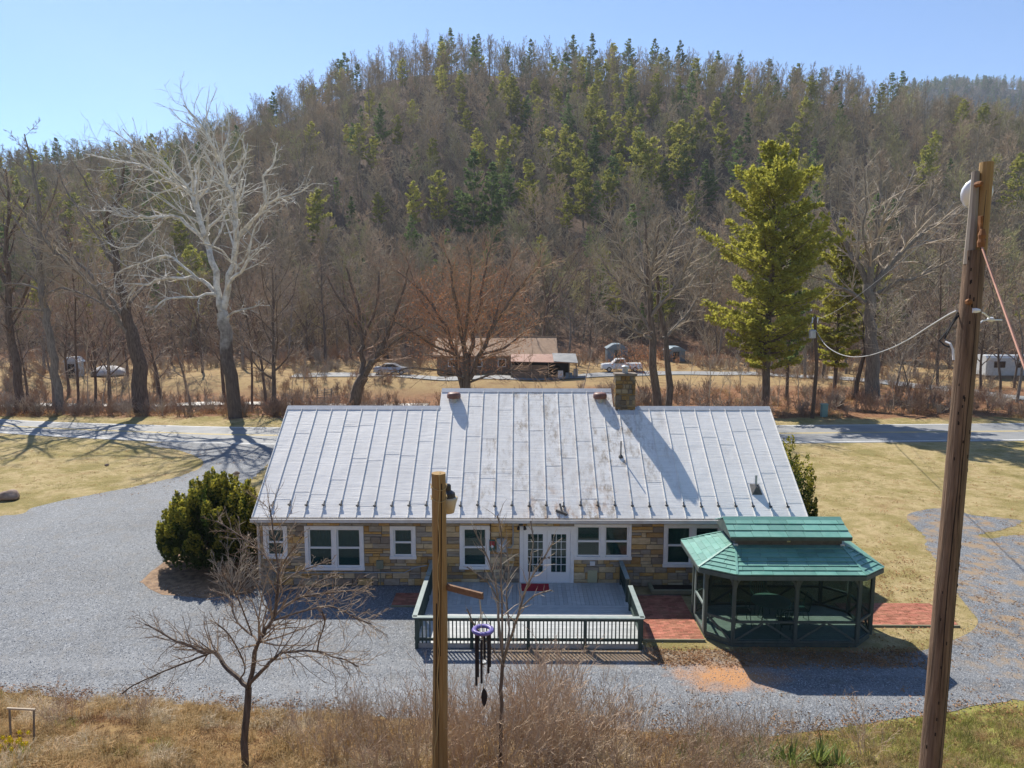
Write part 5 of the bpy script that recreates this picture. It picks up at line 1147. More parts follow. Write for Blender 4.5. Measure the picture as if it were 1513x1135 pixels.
# trees drawn by rule from a place, a height and a habit
def px_tree(px, py, top, seed, mats, label, P, r=None, tf=.85, lean=(0, 0), D=None, name='bare_tree', cat='tree', sx=1.0):
    b = G(px, py) if D is None else tuple(at(px, py, D)[:2])
    p = ground(*b); H = at(px, top, p.y).z - p.z
    ab = bare_mesh(seed, H * (.92 if tf > .6 else 1), r or H * .016, P, tf, lean)
    # make the built height agree with the height wanted
    hz = max(v[2] for v in ab[1].v); me = meshes(ab, mats, name); s = H / hz
    return place_tree(name, me[0], me[1], mats, p, label, cat, scale=(s * sx, s * sx, s))
UP = lambda t: 1.15 - .7 * t
P_tall = PB(kids=[16, 8, 6, 4], ratio=[.30, .5, .55, .6], ang=[48, 46, 44, 42], shape=UP, start=[.32, .15, .1, .1])
P_oval = PB(kids=[18, 9, 6, 4], ratio=[.40, .5, .52, .6], ang=[50, 44, 42, 40], start=[.22, .15, .1, .1], shape=lambda t: .55 + 1.6 * t * (1.25 - t), trop=[.02, .10, .06, .04], seg=[9, 6, 3, 2])
P_round = PB(kids=[9, 9, 7, 5], ratio=[1.35, .45, .5, .55], ang=[42, 44, 44, 42], start=[.45, .25, .12, .1], shape=lambda t: .95 - .15 * t, trop=[.02, .07, .04, .03], seg=[5, 7, 3, 2], end=[.5, .2, .35, .4], wob=[.07, .10, .18, .22])
px_tree(404, 612, 300, 21, ('bark_brown', 'twig_grey'), 'dense twiggy bare tree just right of the sycamore, left of the house roof', P_oval, r=.26)
px_tree(372, 600, 330, 22, ('bark_brown', 'twig_brown'), 'slender bare tree with a straight stem behind the sycamore trunk', P_tall, r=.13, D=69)
px_tree(114, 600, 300, 23, ('bark_brown', 'twig_brown'), 'thin straight bare tree between two thick trunks at the far left', P_tall, r=.12, D=70)
# leaning forked tree above the left end of the roof
fk = [[(517, 612, 20), (526, 580, 17), (538, 556, 15)], [(538, 556, 11), (552, 536, 9, -.3), (565, 512, 7, -.6), (580, 470, 5, -1), (596, 430, 3, -1.4), (604, 395, 1.8, -1.6)], [(534, 560, 9), (536, 520, 8, .5), (531, 480, 6, .8), (524, 440, 4, 1.2), (512, 396, 2, 1.5)], [(531, 480, 4.5, .8), (500, 440, 3.4, 1.2), (484, 410, 2, 1.6)], [(555, 530, 5, -.3), (590, 500, 3.6, -1.2), (626, 480, 2, -2)], [(538, 500, 5, .5), (556, 450, 4, 1.2), (560, 400, 2, 1.6)]]
traced('forked_tree', 'leaning forked bare tree rising behind the left part of the roof', 62.5, fk, PB(ratio=[.3, .36, .52, .58], kids=[6, 9, 7, 5], max=3, rr=[.5, .42, .55, .7], sides=[9, 6, 3, 3], rmin=.013, start=[.5, .15, .12, .1], trop=[0, .07, .05, .03]), ('bark_brown', 'twig_brown'), 1, seed=9, twig_kids=lambda L: max(6, int(L * 2.2)))
# the rusty brown many stemmed oak in the middle
oak = [[(693, 640, 16), (690, 560, 15), (688, 530, 13)], [(690, 590, 12), (676, 540, 10, .5), (664, 500, 8, 1), (640, 450, 6, 1.6), (612, 420, 4, 2.2), (585, 400, 2, 2.6)], [(688, 530, 10), (680, 480, 8, -.6), (670, 430, 6, -1.2), (664, 390, 4, -1.8), (655, 365, 2, -2)], [(692, 540, 10), (700, 490, 8, 1), (712, 430, 6, 1.6), (718, 390, 4, 2), (726, 360, 2, 2.2)], [(694, 560, 10), (716, 510, 8, -.8), (744, 460, 6, -1.6), (772, 420, 4, -2.4), (795, 395, 2, -3)],
       [(672, 525, 6, .6), (640, 510, 5, 0), (608, 490, 4, -.8), (575, 470, 2.4, -1.2)], [(710, 525, 6, -.6), (744, 515, 5, 0), (776, 490, 3.6, .8), (800, 470, 2, 1.4)], [(660, 490, 5, 1), (640, 470, 4, 2), (620, 440, 3, 3), (600, 380, 2, 3.6)], [(720, 500, 5, -.8), (740, 440, 4, .4), (752, 400, 3, 1), (764, 370, 2, 1.4)], [(688, 520, 6), (692, 450, 5, -2), (696, 400, 3, -3), (690, 365, 2, -3.4)], [(690, 560, 5, 0), (650, 548, 4, -1.5), (600, 545, 3, -2.5), (560, 560, 1.6, -3)], [(694, 565, 5, 0), (740, 550, 4, -1.5), (790, 548, 2.6, -2.5), (815, 556, 1.6, -3)]]
P_oak = PB(ratio=[.3, .34, .52, .6], kids=[6, 11, 8, 6], max=3, rr=[.5, .42, .55, .7], sides=[9, 6, 3, 3], rmin=.016, start=[.5, .12, .1, .1], trop=[0, .05, .04, .03], wob=[.06, .14, .2, .24])
oak = [[(q[0], q[1], q[2] * .74) + tuple(q[3:]) for q in l] for l in oak]
oak_t = traced('oak_tree', 'wide rust brown many stemmed oak in the middle behind the roof', 62, oak, P_oak, ('bark_brown', 'twig_red'), 1, seed=10, twig_kids=lambda L: max(7, int(L * 2.6)))
def leaf_bits(center, rad, n, size, rg, flat=1.0):
    m = MB()
    for i in range(n):
        while True:
            q = Vector((rg.uniform(-1, 1), rg.uniform(-1, 1), rg.uniform(-1, 1)))
            if q.length < 1: break
        p = Vector(center) + Vector((q.x * rad[0], q.y * rad[1], q.z * rad[2])); a = Vector((rg.gauss(0, 1), rg.gauss(0, 1), rg.gauss(0, 1) * flat)).normalized() * size * rg.uniform(.6, 1.3); b = a.orthogonal().normalized() * size * rg.uniform(.3, .5)
        m.add([p - a * .5, p + b * .5, p + a * .5, p - b * .5], [(0, 1, 2, 3)])
    return m
tag(leaf_bits(at(690, 470, 62), (6.4, 3.4, 5.2), 6500, .17, random.Random(2)).build('dead_leaf', 'leaf_rust', oak_t), kind='stuff')
# bare trees around the field and on the right
px_tree(800, 560, 300, 31, ('bark_brown', 'twig_brown'), 'tall brown bare tree rising behind the brown neighbour house', P_round, r=.3, D=106, tf=.45)
two = [[(976, 612, 14), (968, 560, 12), (962, 500, 10), (958, 440, 8), (956, 380, 5), (952, 320, 2)], [(989, 612, 11), (988, 570, 10, .4), (984, 520, 8, .6), (975, 450, 6, .8), (968, 380, 4, .5), (975, 325, 2, .4)], [(962, 490, 6), (930, 440, 5, .8), (905, 410, 3.5, 1.4), (888, 380, 2, 1.8)], [(960, 470, 6), (1000, 420, 5, -1), (1018, 380, 3.5, -1.6), (1028, 350, 2, -2)], [(958, 430, 5), (930, 390, 4, -1), (910, 345, 2.6, -1.6), (900, 320, 1.8, -2)], [(957, 420, 5), (985, 380, 4, 1), (1002, 340, 2.6, 1.4), (1008, 318, 1.8, 1.6)], [(980, 500, 5, .6), (1010, 470, 4, 1.4), (1030, 440, 2, 2)], [(962, 500, 5), (925, 480, 4, -1.4), (892, 460, 2, -2)], [(958, 440, 5), (950, 390, 4, 2), (945, 340, 2, 3)], [(958, 440, 5), (965, 390, 4, -2), (970, 330, 2, -3)]]
traced('round_bare_tree', 'grey bare tree with a dense rounded crown on twin stems right of the chimney', 64.5, two, PB(ratio=[.3, .42, .52, .6], kids=[6, 11, 8, 6], max=3, rr=[.5, .42, .55, .7], sides=[9, 6, 3, 3], rmin=.013, start=[.5, .1, .1, .1], trop=[0, .09, .06, .04]), ('bark_brown', 'bark_grey', 'twig_pale'), 2, seed=12, twig_kids=lambda L: max(8, int(L * 3.0)))
o = thing('beech_sapling', ground(*at(955, 570, 70)[:2]), 'low orange brown beech still holding dead leaves before the pickup truck', 'tree')
lv = leaf_bits(at(950, 532, 70), (3.6, 2.0, 1.5), 700, .2, random.Random(5)).build('dead_leaf', 'leaf_rust', o); tag(lv, kind='stuff')
m = MB(); b0 = ground(*at(955, 570, 70)[:2])
for k in range(6): m.tube([b0, b0 + Vector((rng.uniform(-1, 1), rng.uniform(-.6, .6), 2)), at(950 + rng.uniform(-40, 40), 520 + rng.uniform(-8, 10), 70 + rng.uniform(-1, 1))], [.05, .03, .012], 4)
m.build('trunk', 'bark_brown', o)
big = [[(1291, 588, 22), (1290, 540, 19), (1288, 500, 17), (1284, 455, 15), (1282, 420, 13)], [(1282, 420, 10), (1262, 385, 8, .6), (1245, 350, 6, 1.2), (1226, 320, 4.5, 1.8), (1206, 300, 2, 2.4)], [(1283, 430, 10), (1290, 380, 9, -.6), (1296, 340, 7, -1), (1300, 300, 5, -1.2), (1302, 252, 2, -1.5)], [(1283, 430, 9), (1318, 390, 8, .6), (1350, 355, 6, 1), (1385, 330, 4, 1.6), (1418, 315, 2, 2)], [(1284, 440, 8), (1320, 420, 6.5, -.8), (1360, 408, 5, -1.6), (1405, 385, 2.4, -2.4)], [(1284, 450, 7), (1250, 430, 6, -1), (1222, 415, 4.5, -1.8), (1196, 405, 2, -2.6)], [(1296, 340, 5, -1), (1322, 310, 4, 0), (1342, 275, 2.4, .6), (1352, 250, 1.6, 1)], [(1266, 390, 5, .6), (1268, 340, 4, 1.6), (1264, 290, 2.6, 2.4), (1258, 258, 1.6, 2.8)], [(1350, 355, 4, 1), (1372, 300, 3, .4), (1380, 268, 1.8, 0)], [(1290, 400, 5), (1276, 350, 4, -2.2), (1280, 290, 2.4, -3.2), (1276, 250, 1.6, -3.6)]]
traced('spreading_tree', 'big spreading bare tree with pale grey limbs between the pines and the tall pole', 74, big, PB(ratio=[.3, .36, .52, .6], kids=[6, 10, 7, 5], max=3, rr=[.5, .42, .55, .7], sides=[9, 6, 3, 3], rmin=.014, start=[.5, .12, .1, .1], trop=[0, .07, .05, .03]), ('bark_grey', 'twig_pale'), 1, seed=13, twig_kids=lambda L: max(7, int(L * 1.9)))
px_tree(1264, 586, 330, 32, ('bark_brown', 'twig_grey'), 'straight dark trunked bare tree just left of the big spreading tree', P_tall, r=.22, D=75)
px_tree(1385, 570, 270, 33, ('bark_brown', 'twig_grey'), 'tall bare tree behind the tall old pole beside the farm lane', P_oval, r=.2, D=84)
px_tree(1480, 560, 300, 34, ('bark_brown', 'twig_brown'), 'thin dark bare tree before the long white trailer', P_oval, r=.16, D=80)
px_tree(1345, 592, 420, 35, ('bark_grey', 'twig_pale'), 'small pale bare tree on the bank left of the tall old pole', P_oval, r=.10, D=68)
px_tree(1370, 600, 440, 36, ('bark_grey', 'twig_brown'), 'small crooked bare tree leaning over the dark bank by the tall pole', P_oval, r=.09, D=66, lean=(.25, 0))
# saplings with pale stems behind the roof on the right
P_sap = PB(kids=[10, 5, 3, 2], ratio=[.35, .5, .5, .5], ang=[34, 36, 38, 38], max=2, start=[.35, .2, .1, .1], sides=[5, 3, 3, 3], rmin=.012)
saps = [bare_mesh(300 + k, 6, .05, P_sap, .95) for k in range(4)]; saps = [meshes(s, ('twig_pale', 'twig_pale'), 'sapling') for s in saps]
k = 0
for px, py, D in [(1046, 600, 64), (1062, 598, 66), (1078, 600, 65), (1100, 602, 63), (1018, 596, 67), (905, 560, 75), (930, 565, 74), (1112, 590, 69), (1180, 600, 66), (1320, 600, 66), (1150, 588, 70), (445, 595, 66), (470, 590, 68), (560, 598, 67), (240, 590, 68), (262, 585, 70), (130, 596, 67), (150, 598, 66), (175, 600, 65), (280, 590, 68), (305, 588, 69), (430, 560, 84), (190, 590, 69), (860, 560, 80)]:
    a, b = saps[k % 4]; k += 1; s = rgT.uniform(.75, 1.45)
    place_tree('sapling', a, b, None, ground(*at(px, py, D)[:2]), 'slim pale leafless sapling in the brushy strip beyond the road', 'sapling', 'slim saplings beyond the road', s, rgT.uniform(0, 6))
# ------------------------------------------------------------------ pines
def pine_mesh(seed, H, r0, spread, crown0, n_whorl, per, tufts, tsize, irr=.3, top_round=.0, sub=2):
    """trunk with whorls of limbs; each limb carries sprays of needles"""
    rg = random.Random(seed); a, b = MB(), MB(); b.cur = 1; tp = []; p = Vector((0, 0, -.3)); n = 9
    for i in range(n + 1): tp.append(Vector((rg.gauss(0, .012 * H) * (i / n), rg.gauss(0, .012 * H) * (i / n), -.3 + (H + .3) * i / n)))
    a.tube(tp, [r0 * (1 - .9 * i / n) for i in range(n + 1)], 8, cap=False)
    def on(t): x = t * n; i = min(n - 1, int(x)); return tp[i].lerp(tp[i + 1], x - i)
    def spray(c, d, s):
        for q in range(5):
            dd = (d * .55 + Vector((rg.gauss(0, .55), rg.gauss(0, .55), rg.gauss(.18, .38)))).normalized(); L = s * rg.uniform(.7, 1.35); sd = dd.cross(Vector((rg.gauss(0, 1), rg.gauss(0, 1), rg.gauss(0, 1)))).normalized() * L * .20
            e = c + dd * L; m_ = c + dd * L * .5; b.add([c, m_ + sd, e, m_ - sd], [(0, 1, 2, 3)])
    for w in range(n_whorl):
        t = crown0 + (1 - crown0) * (w + rg.uniform(.2, .8)) / n_whorl; u = (t - crown0) / (1 - crown0)
        L0 = spread * ((min(1, .40 + 2.2 * u) * (1 - u) ** .75 + top_round * (1 - u) + .06) if not top_round or top_round < .2 else (min(1, .62 + 1.5 * u) * (1 - u ** 3.6) ** .8 * (.82 + .22 * math.sin(u * 23 + seed)) + .05))
        for k in range(per):
            if rg.random() < irr * .5: continue
            az = 2 * math.pi * (k + rg.random()) / per; L = L0 * rg.uniform(1 - irr, 1 + irr * .6); rise = .10 + .55 * u; d = Vector((math.cos(az), math.sin(az), rise)).normalized(); q = on(t); pts = [q]; m = 4
            for i in range(m):
                d = (d + Vector((rg.gauss(0, .10), rg.gauss(0, .10), .05 + rg.gauss(0, .06)))).normalized(); q = q + d * (L / m); pts.append(q)
            a.tube(pts, [max(.012, r0 * .22 * (1 - u * .6)) * (1 - .8 * i / m) for i in range(m + 1)], 4, cap=False, tip=True)
            nt = max(3, int(tufts * L / spread))
            for i in range(nt):
                f = .28 + .72 * (i + rg.random()) / nt; x = f * m; j = min(m - 1, int(x)); c = pts[j].lerp(pts[j + 1], x - j); d2 = (pts[j + 1] - pts[j]).normalized()
                for s_ in range(sub):
                    side = d2.cross(Vector((0, 0, 1))).normalized() * rg.choice((-1, 1)) * rg.uniform(.1, .34) * L * (1.1 - f) + Vector((0, 0, rg.uniform(-.02, .06) * L)); spray(c + side, (d2 + side.normalized() * .7).normalized(), tsize)
    spray(tp[-1], Vector((0, 0, 1)), tsize)
    return a, b
def px_pine(px, py, top, args, mats, label, D=None, name='pine_tree', rot=0, sx=1):
    b = G(px, py) if D is None else tuple(at(px, py, D)[:2]); p = ground(*b); H = at(px, top, p.y).z - p.z
    ab = pine_mesh(args[0], H, *args[1:]); me = meshes(ab, mats, name)
    return place_tree(name, me[0], me[1], mats, p, label, 'pine tree', scale=(sx, sx, 1), rot=rot)
px_pine(1130, 606, 218, (41, .42, 5.8, .17, 34, 7, 26, .34, .55, .25, 4), ('bark_brown', 'pine_bright'), 'tall broad bright yellow green pine behind the right end of the roof', D=66)
px_pine(1233, 578, 325, (42, .24, 3.4, .16, 24, 6, 20, .32, .5, .25, 4), ('bark_brown', 'pine_bright'), 'narrow bright green pine right of the tall broad pine', D=78)
px_pine(1162, 590, 380, (43, .2, 2.4, .25, 18, 4, 12, .36, .4, .1, 2), ('bark_brown', 'pine_dark'), 'dark narrow pine close behind the tall broad bright pine', D=74)
# ------------------------------------------------------------------ the woods on the hill
P_hill = PB(seg=[5, 3, 2, 2], kids=[13, 6, 6, 0], ratio=[.42, .55, .6, .5], max=3, sides=[5, 3, 3, 3], rmin=.030, start=[.26, .2, .15, .1], ang=[44, 42, 42, 40], end=[.25, .35, .5, .4], shape=UP)
def one_mesh(ab, mats, nm):
    m = MB(); m.v = list(ab[0].v); m.f = list(ab[0].f); m.mi = [0] * len(m.f); k = len(m.v); m.v += ab[1].v; m.f += [tuple(i + k for i in f) for f in ab[1].f]; m.mi += [1] * len(ab[1].f)
    return m.mesh(nm, [MATS[x] for x in mats])
hill_bare = [one_mesh(bare_mesh(500 + k, 13, .13, P_hill, .86), ('hill_trunk', ['hill_twig', 'hill_twig_warm', 'hill_twig', 'hill_twig_olive', 'hill_twig', 'hill_twig_warm'][k]), 'hill_bare') for k in range(6)]
P_ridge = PB(seg=[6, 3, 2, 2], kids=[9, 5, 4, 0], ratio=[.26, .5, .55, .5], max=3, sides=[5, 3, 3, 3], rmin=.03, start=[.55, .2, .15, .1], ang=[36, 38, 40, 40], end=[.25, .35, .5, .4])
ridge_bare = [one_mesh(bare_mesh(540 + k, 15, .15, P_ridge, .9), ('hill_trunk', 'hill_twig'), 'ridge_bare') for k in range(4)]
hill_olive = [one_mesh(pine_mesh(600 + k, 13, .16, 3.2, .20, 15, 5, 13, .44, .5, .25, 2), ('hill_trunk', 'pine_olive'), 'hill_pine') for k in range(4)]
hill_dark = [one_mesh(pine_mesh(620 + k, 14, .18, 3.0, .18, 15, 5, 12, .44, .5, .1, 2), ('hill_trunk', 'pine_dark'), 'hill_pine') for k in range(4)]
rh = random.Random(21)
def put(me, name, p, s, label, cat, group, turn=None):
    o = bpy.data.objects.new(name, me); COL.objects.link(o); o.location = p - Vector((0, 0, .15)); sx = s * rh.uniform(.9, 1.1); o.scale = (sx, sx, s); o.rotation_euler.z = rh.uniform(0, 6.28); return tag(o, label, cat, group)
# pines that the photograph shows on the hillside: top, foot of the visible crown, colour
HP = [(595, 92, 138, 'o'), (645, 105, 135, 'o'), (742, 112, 165, 'o'), (790, 120, 160, 'o'), (825, 135, 175, 'o'), (848, 128, 165, 'o'), (1020, 118, 175, 'd'), (1058, 150, 200, 'o'), (1103, 122, 165, 'o'), (965, 143, 185, 'o'), (990, 186, 240, 'o'), (930, 165, 215, 'o'),
      (532, 190, 250, 'o'), (552, 208, 262, 'o'), (588, 176, 225, 'o'), (612, 276, 345, 'o'), (648, 262, 345, 'o'), (700, 246, 372, 'd'), (727, 262, 368, 'd'), (676, 290, 360, 'd'), (850, 206, 280, 'o'), (815, 196, 262, 'o'), (820, 240, 300, 'o'), (940, 200, 290, 'o'), (962, 214, 300, 'o'), (1002, 190, 285, 'o'), (890, 170, 225, 'o'), (870, 160, 215, 'o'),
      (1062, 190, 260, 'o'), (1088, 215, 290, 'd'), (1150, 205, 270, 'o'), (1120, 240, 300, 'd'), (1170, 190, 250, 'o'), (1240, 160, 210, 'd'), (1300, 128, 170, 'o'), (1362, 225, 300, 'o'), (1378, 200, 260, 'o'), (1500, 240, 340, 'o'), (1410, 122, 165, 'o'), (1200, 215, 270, 'd'), (752, 250, 330, 'd'), (786, 280, 340, 'o'),
      (640, 210, 260, 'o'), (705, 195, 245, 'o'), (760, 190, 240, 'o'), (690, 165, 205, 'o'), (905, 235, 300, 'd'), (880, 280, 345, 'd'), (1040, 250, 320, 'd'), (1020, 290, 350, 'o'), (115, 296, 380, 'o'), (70, 270, 330, 'o'), (138, 330, 420, 'o'), (30, 300, 380, 'o'), (520, 300, 350, 'd'), (560, 290, 340, 'o'), (510, 90, 130, 'd'), (170, 350, 430, 'o'), (735, 300, 375, 'd'), (712, 215, 262, 'o'), (980, 250, 312, 'o'), (860, 235, 310, 'o'), (915, 195, 250, 'o'), (835, 190, 240, 'o'), (1010, 225, 290, 'd'), (945, 155, 195, 'o')]
def where(px, t, b):
    hx = next(w for lim, w in ((330, 'behind the white sycamore'), (470, 'above the gap right of the sycamore'), (585, 'above the left roof end'), (680, 'above the left of the rusty oak'), (770, 'above the right of the rusty oak'), (860, 'above the brown neighbour house'), (930, 'above the chimney'), (1030, 'above the round bare tree'), (1110, 'left of the broad bright pine'), (1220, 'above the broad bright pine'), (1330, 'above the big spreading tree'), (9999, 'beside the tall old pole')) if px < lim)
    return ('high up' if b < 190 else 'midway up' if b < 275 else 'low on') + ' the hill ' + hx
for k, (px, t, b, c) in enumerate(HP):
    p = hit(px, b, 112); H = at(px, t, p.y).z - p.z; me = (hill_olive if c == 'o' else hill_dark)[k % 4]; s = H / 13.5
    if H > 1: put(me, 'pine_tree', p, min(2.1, max(.45, s * 1.15)), ('yellow green' if c == 'o' else 'dark green') + ' pine ' + where(px, t, b), 'pine tree', 'yellow green pines on the hillside' if c == 'o' else 'dark pines on the hillside')
# ridge line: pines and thin bare trees against the sky
for px, t, b in [(667, 42, 112), (707, 50, 112), (785, 58, 98), (846, 52, 102), (875, 50, 103), (928, 58, 106), (966, 58, 108), (1004, 60, 112), (1093, 80, 125), (1135, 88, 130), (1178, 94, 136), (1235, 104, 142), (1315, 108, 150), (1332, 106, 152), (500, 88, 125), (630, 66, 98), (1060, 76, 120), (1212, 102, 140), (985, 70, 108), (905, 66, 104)]:
    b = max(b, 112); p = at(px, b, RIDGE_Y); p.z = height(p.x, RIDGE_Y); H = at(px, t, RIDGE_Y).z - p.z
    put(hill_dark[int(px) % 4], 'pine_tree', p, H / 14, 'dark pine against the sky on the crest ' + where(px, t, b).split('the hill ')[1], 'pine tree', 'dark pines along the hill crest')
for k in range(34):
    px = -10 + k * 10.2 + rh.uniform(-4, 4); p = at(px, 220, RIDGE_Y + rh.uniform(-14, 4)); p.z = height(p.x, p.y); put(hill_dark[k % 4], 'pine_tree', p, rh.uniform(.75, 1.15), 'dark pine on the low ridge at far left behind the sycamore', 'pine tree', 'dark pines on the low left ridge')
cand = []
sp = 5.3
y = 112.0
while y < 345:
    x = -.82 * y - 30
    while x < .82 * y + 30:
        q = (x + rh.uniform(-2.6, 2.6), y + rh.uniform(-2.6, 2.6)); x += sp
        cand.append(q)
    y += sp
PXH = [hit(px, b, 112) for px, t, b, c in HP]
clr = [(p.x, p.y) for p in PXH]
pts = []; indiv = []; n_ind = 0
cand.sort(key=lambda q: q[1] + abs(q[0]) * .2)
for q in cand:
    if any((q[0] - a) ** 2 < 12 and -2.6 < b - q[1] < 11 for a, b in clr): continue
    if q[1] > 120 and abs(q[0]) > .74 * q[1] + 12: continue
    if q[1] < 122 and -16 < q[0] < 30: continue
    s = rh.uniform(.75, 1.3); onr = q[1] > 300
    if onr and rh.random() < .45: continue
    # pines thicken toward the middle right of the slope
    fx = q[0] / q[1]; pp = .07 + .26 * math.exp(-((fx - .15) / .18) ** 2) * (1 if q[1] < 300 else .3) + (.14 if fx < -.45 else 0)
    z = height(*q)
    if rh.random() < pp: pts.append((q[0], q[1], z - .2, s * rh.uniform(.55, 1.0), rh.uniform(0, 6.28), 10 + rh.randrange(4) if rh.random() < .62 else 14 + rh.randrange(4))); continue
    if n_ind < 285 and abs(fx) < .70:
        n_ind += 1; put(hill_bare[n_ind % 6], 'bare_tree', Vector((q[0], q[1], z)), s, 'grey brown leafless tree in the wood at the foot of the hill', 'tree', 'leafless trees at the foot of the hill'); continue
    pts.append((q[0], q[1], z - .2, s * rh.uniform(.85, 1.05), rh.uniform(0, 6.28), 6 + rh.randrange(4) if onr or rh.random() < .2 else rh.randrange(6)))
# a denser row along the crest
for k in range(150):
    px = 325 + k * 8 + rh.uniform(-3, 3); p = at(px, 110, RIDGE_Y + rh.uniform(-6, 6)); z = height(p.x, p.y); pts.append((p.x, p.y, z - .2, rh.uniform(.80, 1.18), rh.uniform(0, 6.28), 6 + rh.randrange(4)))
scatter('forest', 'dense leafless forest with scattered pines covering the hillside', 'forest', hill_bare + ridge_bare + hill_olive + hill_dark, pts)
# undergrowth: low twiggy saplings that hide the ground between the trunks
P_under = PB(seg=[3, 2, 2], kids=[7, 4, 0], ratio=[.6, .6, .5], max=2, sides=[3, 3, 3], rmin=.022, start=[.05, .15, .1], ang=[50, 44, 40])
under = [one_mesh(bare_mesh(700 + k, 4.0, .04, P_under, .9), ('hill_trunk', 'hill_twig'), 'under') for k in range(4)]
pu = []
for k in range(11000):
    y = 112 + 200 * rh.random() ** 1.1; x = rh.uniform(-.78, .78) * y
    if y < 120 and -16 < x < 30: continue
    pu.append((x, y, height(x, y) - .1, rh.uniform(.6, 1.5), rh.uniform(0, 6.28), rh.randrange(4)))
scatter('forest_undergrowth', 'low brown leafless undergrowth between the trees on the hillside', 'undergrowth', under, pu)
# far blue hill on the right
fm = MB(); nx, ny = 90, 24
for j in range(ny):
    for i in range(nx):
        X = 250 + 900 * i / (nx - 1); D = 820 + 500 * j / (ny - 1); px = 756 + (X / D) * 1049 / .96
        top = at(1340, 118, 1000).z if True else 0
        s = sstep(820, 1050, D) - .6 * sstep(1080, 1320, D); fm.v.append((X, D, s * sstep(380, 560, X) * (297 + 10 * nz(X * .01, 3) + 7 * nz(X * .05, 8)) + 6 * nz(X * .08, D * .08)))
fm.f = [(j * nx + i, j * nx + i + 1, (j + 1) * nx + i + 1, (j + 1) * nx + i) for j in range(ny - 1) for i in range(nx - 1)]
o = fm.build('far_hill', 'far_forest', smooth=True); tag(o, 'distant blue wooded hill at the right horizon', 'hill', kind='structure')
pf_ = []
for k in range(2600):
    X = rh.uniform(330, 900); D = rh.uniform(880, 1080); s = sstep(820, 1050, D) - .6 * sstep(1080, 1320, D); pf_.append((X, D, s * sstep(380, 560, X) * (297 + 10 * nz(X * .01, 3) + 7 * nz(X * .05, 8)) - 1, rh.uniform(.9, 1.5), rh.uniform(0, 6.28), rh.randrange(10)))
scatter('far_forest', 'distant wood covering the far blue hill', 'forest', hill_bare + hill_dark, pf_)
# ------------------------------------------------------------------ woods edge and brush beyond the road
rp = random.Random(31)
edge_P = [PB(kids=[14, 7, 6, 4], ratio=[.34, .5, .55, .6], shape=UP, rmin=.014, start=[.3, .15, .1, .1]), PB(kids=[9, 8, 6, 4], ratio=[1.0, .48, .5, .55], ang=[40, 44, 44, 42], start=[.4, .2, .12, .1], shape=lambda t: .95 - .15 * t, trop=[.02, .08, .05, .03], seg=[5, 6, 3, 2], end=[.5, .2, .35, .4], rmin=.014)]
edge = [meshes(bare_mesh(800 + k, 15, .2, edge_P[k % 2], .85 if k % 2 == 0 else .5), ('bark_brown' if k % 3 else 'bark_grey', ['twig_grey', 'twig_brown', 'twig_grey', 'twig_red', 'twig_pale'][k % 5]), 'edge') for k in range(5)]
spots = [(-10, 86), (18, 92), (40, 78), (66, 95), (100, 84), (135, 100), (160, 78), (190, 92), (232, 84), (255, 104), (280, 76), (300, 96), (330, 82), (360, 100), (392, 78), (425, 104), (455, 110), (482, 106), (500, 112), (238, 72), (75, 72), (140, 72),
         (520, 110), (1060, 108), (1100, 104), (1140, 96), (1185, 100), (1215, 90), (1250, 95), (1300, 100), (1325, 84), (1350, 92), (1400, 104), (1425, 96), (1450, 78), (1475, 100), (1500, 84), (1530, 94), (1120, 112), (870, 112), (840, 114), (600, 112), (560, 112), (640, 113), (1418, 72), (1505, 73)]
for k, (px, D) in enumerate(spots):
    a, b = edge[k % 5]; p = ground(at(px, 560, D).x, D); s = rp.uniform(.7, 1.15)
    hx = next(w for lim, w in ((30, 'at the left edge'), (85, 'behind the far left trunks'), (150, 'near the small white shed'), (205, 'behind the pale covered heap'), (270, 'left of the white sycamore'), (345, 'behind the white sycamore trunk'), (410, 'right of the white sycamore'), (470, 'by the wooden rack'), (540, 'left of the silver car'), (620, 'behind the silver car'), (850, 'behind the brown house'), (1000, 'behind the pickup truck'), (1110, 'left of the broad bright pine'), (1195, 'behind the broad bright pine'), (1260, 'behind the narrow bright pine'), (1330, 'beside the big spreading tree'), (1395, 'left of the tall old pole'), (1455, 'right of the tall old pole'), (9999, 'by the long white trailer')) if px < lim)
    lbl = ('tall ' if s > .95 else 'low ') + ['grey', 'brown', 'grey', 'reddish', 'pale'][k % 5] + (' round crowned' if k % 2 else ' straight') + ' leafless tree ' + ('far back ' if D > 90 else '') + hx
    place_tree('bare_tree', a, b, None, p, lbl, 'tree', 'leafless trees in the woods beyond the road', (s * rp.uniform(.9, 1.1),) * 2 + (s,), rp.uniform(0, 6.28))
def tuft(seed, n, h, w, spread, lean=.5, mat='dry_grass', nm='tuft'):
    rg = random.Random(seed); m = MB()
    for i in range(n):
        a = rg.uniform(0, 6.28); r = spread * rg.random() ** .5; p = Vector((r * math.cos(a), r * math.sin(a), -.03)); hh = h * rg.uniform(.5, 1.15); l = rg.uniform(.1, lean) * hh; b = a + rg.gauss(0, .7); d = Vector((math.cos(b), math.sin(b), 0)); sd = Vector((-d.y, d.x, 0)) * w * .5
        q = p + d * l * .35 + Vector((0, 0, hh * .6)); e = p + d * l + Vector((0, 0, hh * (1 - .35 * lean)))
        m.add([p - sd, p + sd, q + sd * .8, q - sd * .8, e], [(0, 1, 2, 3), (3, 2, 4)])
    return m.mesh(nm, mat)
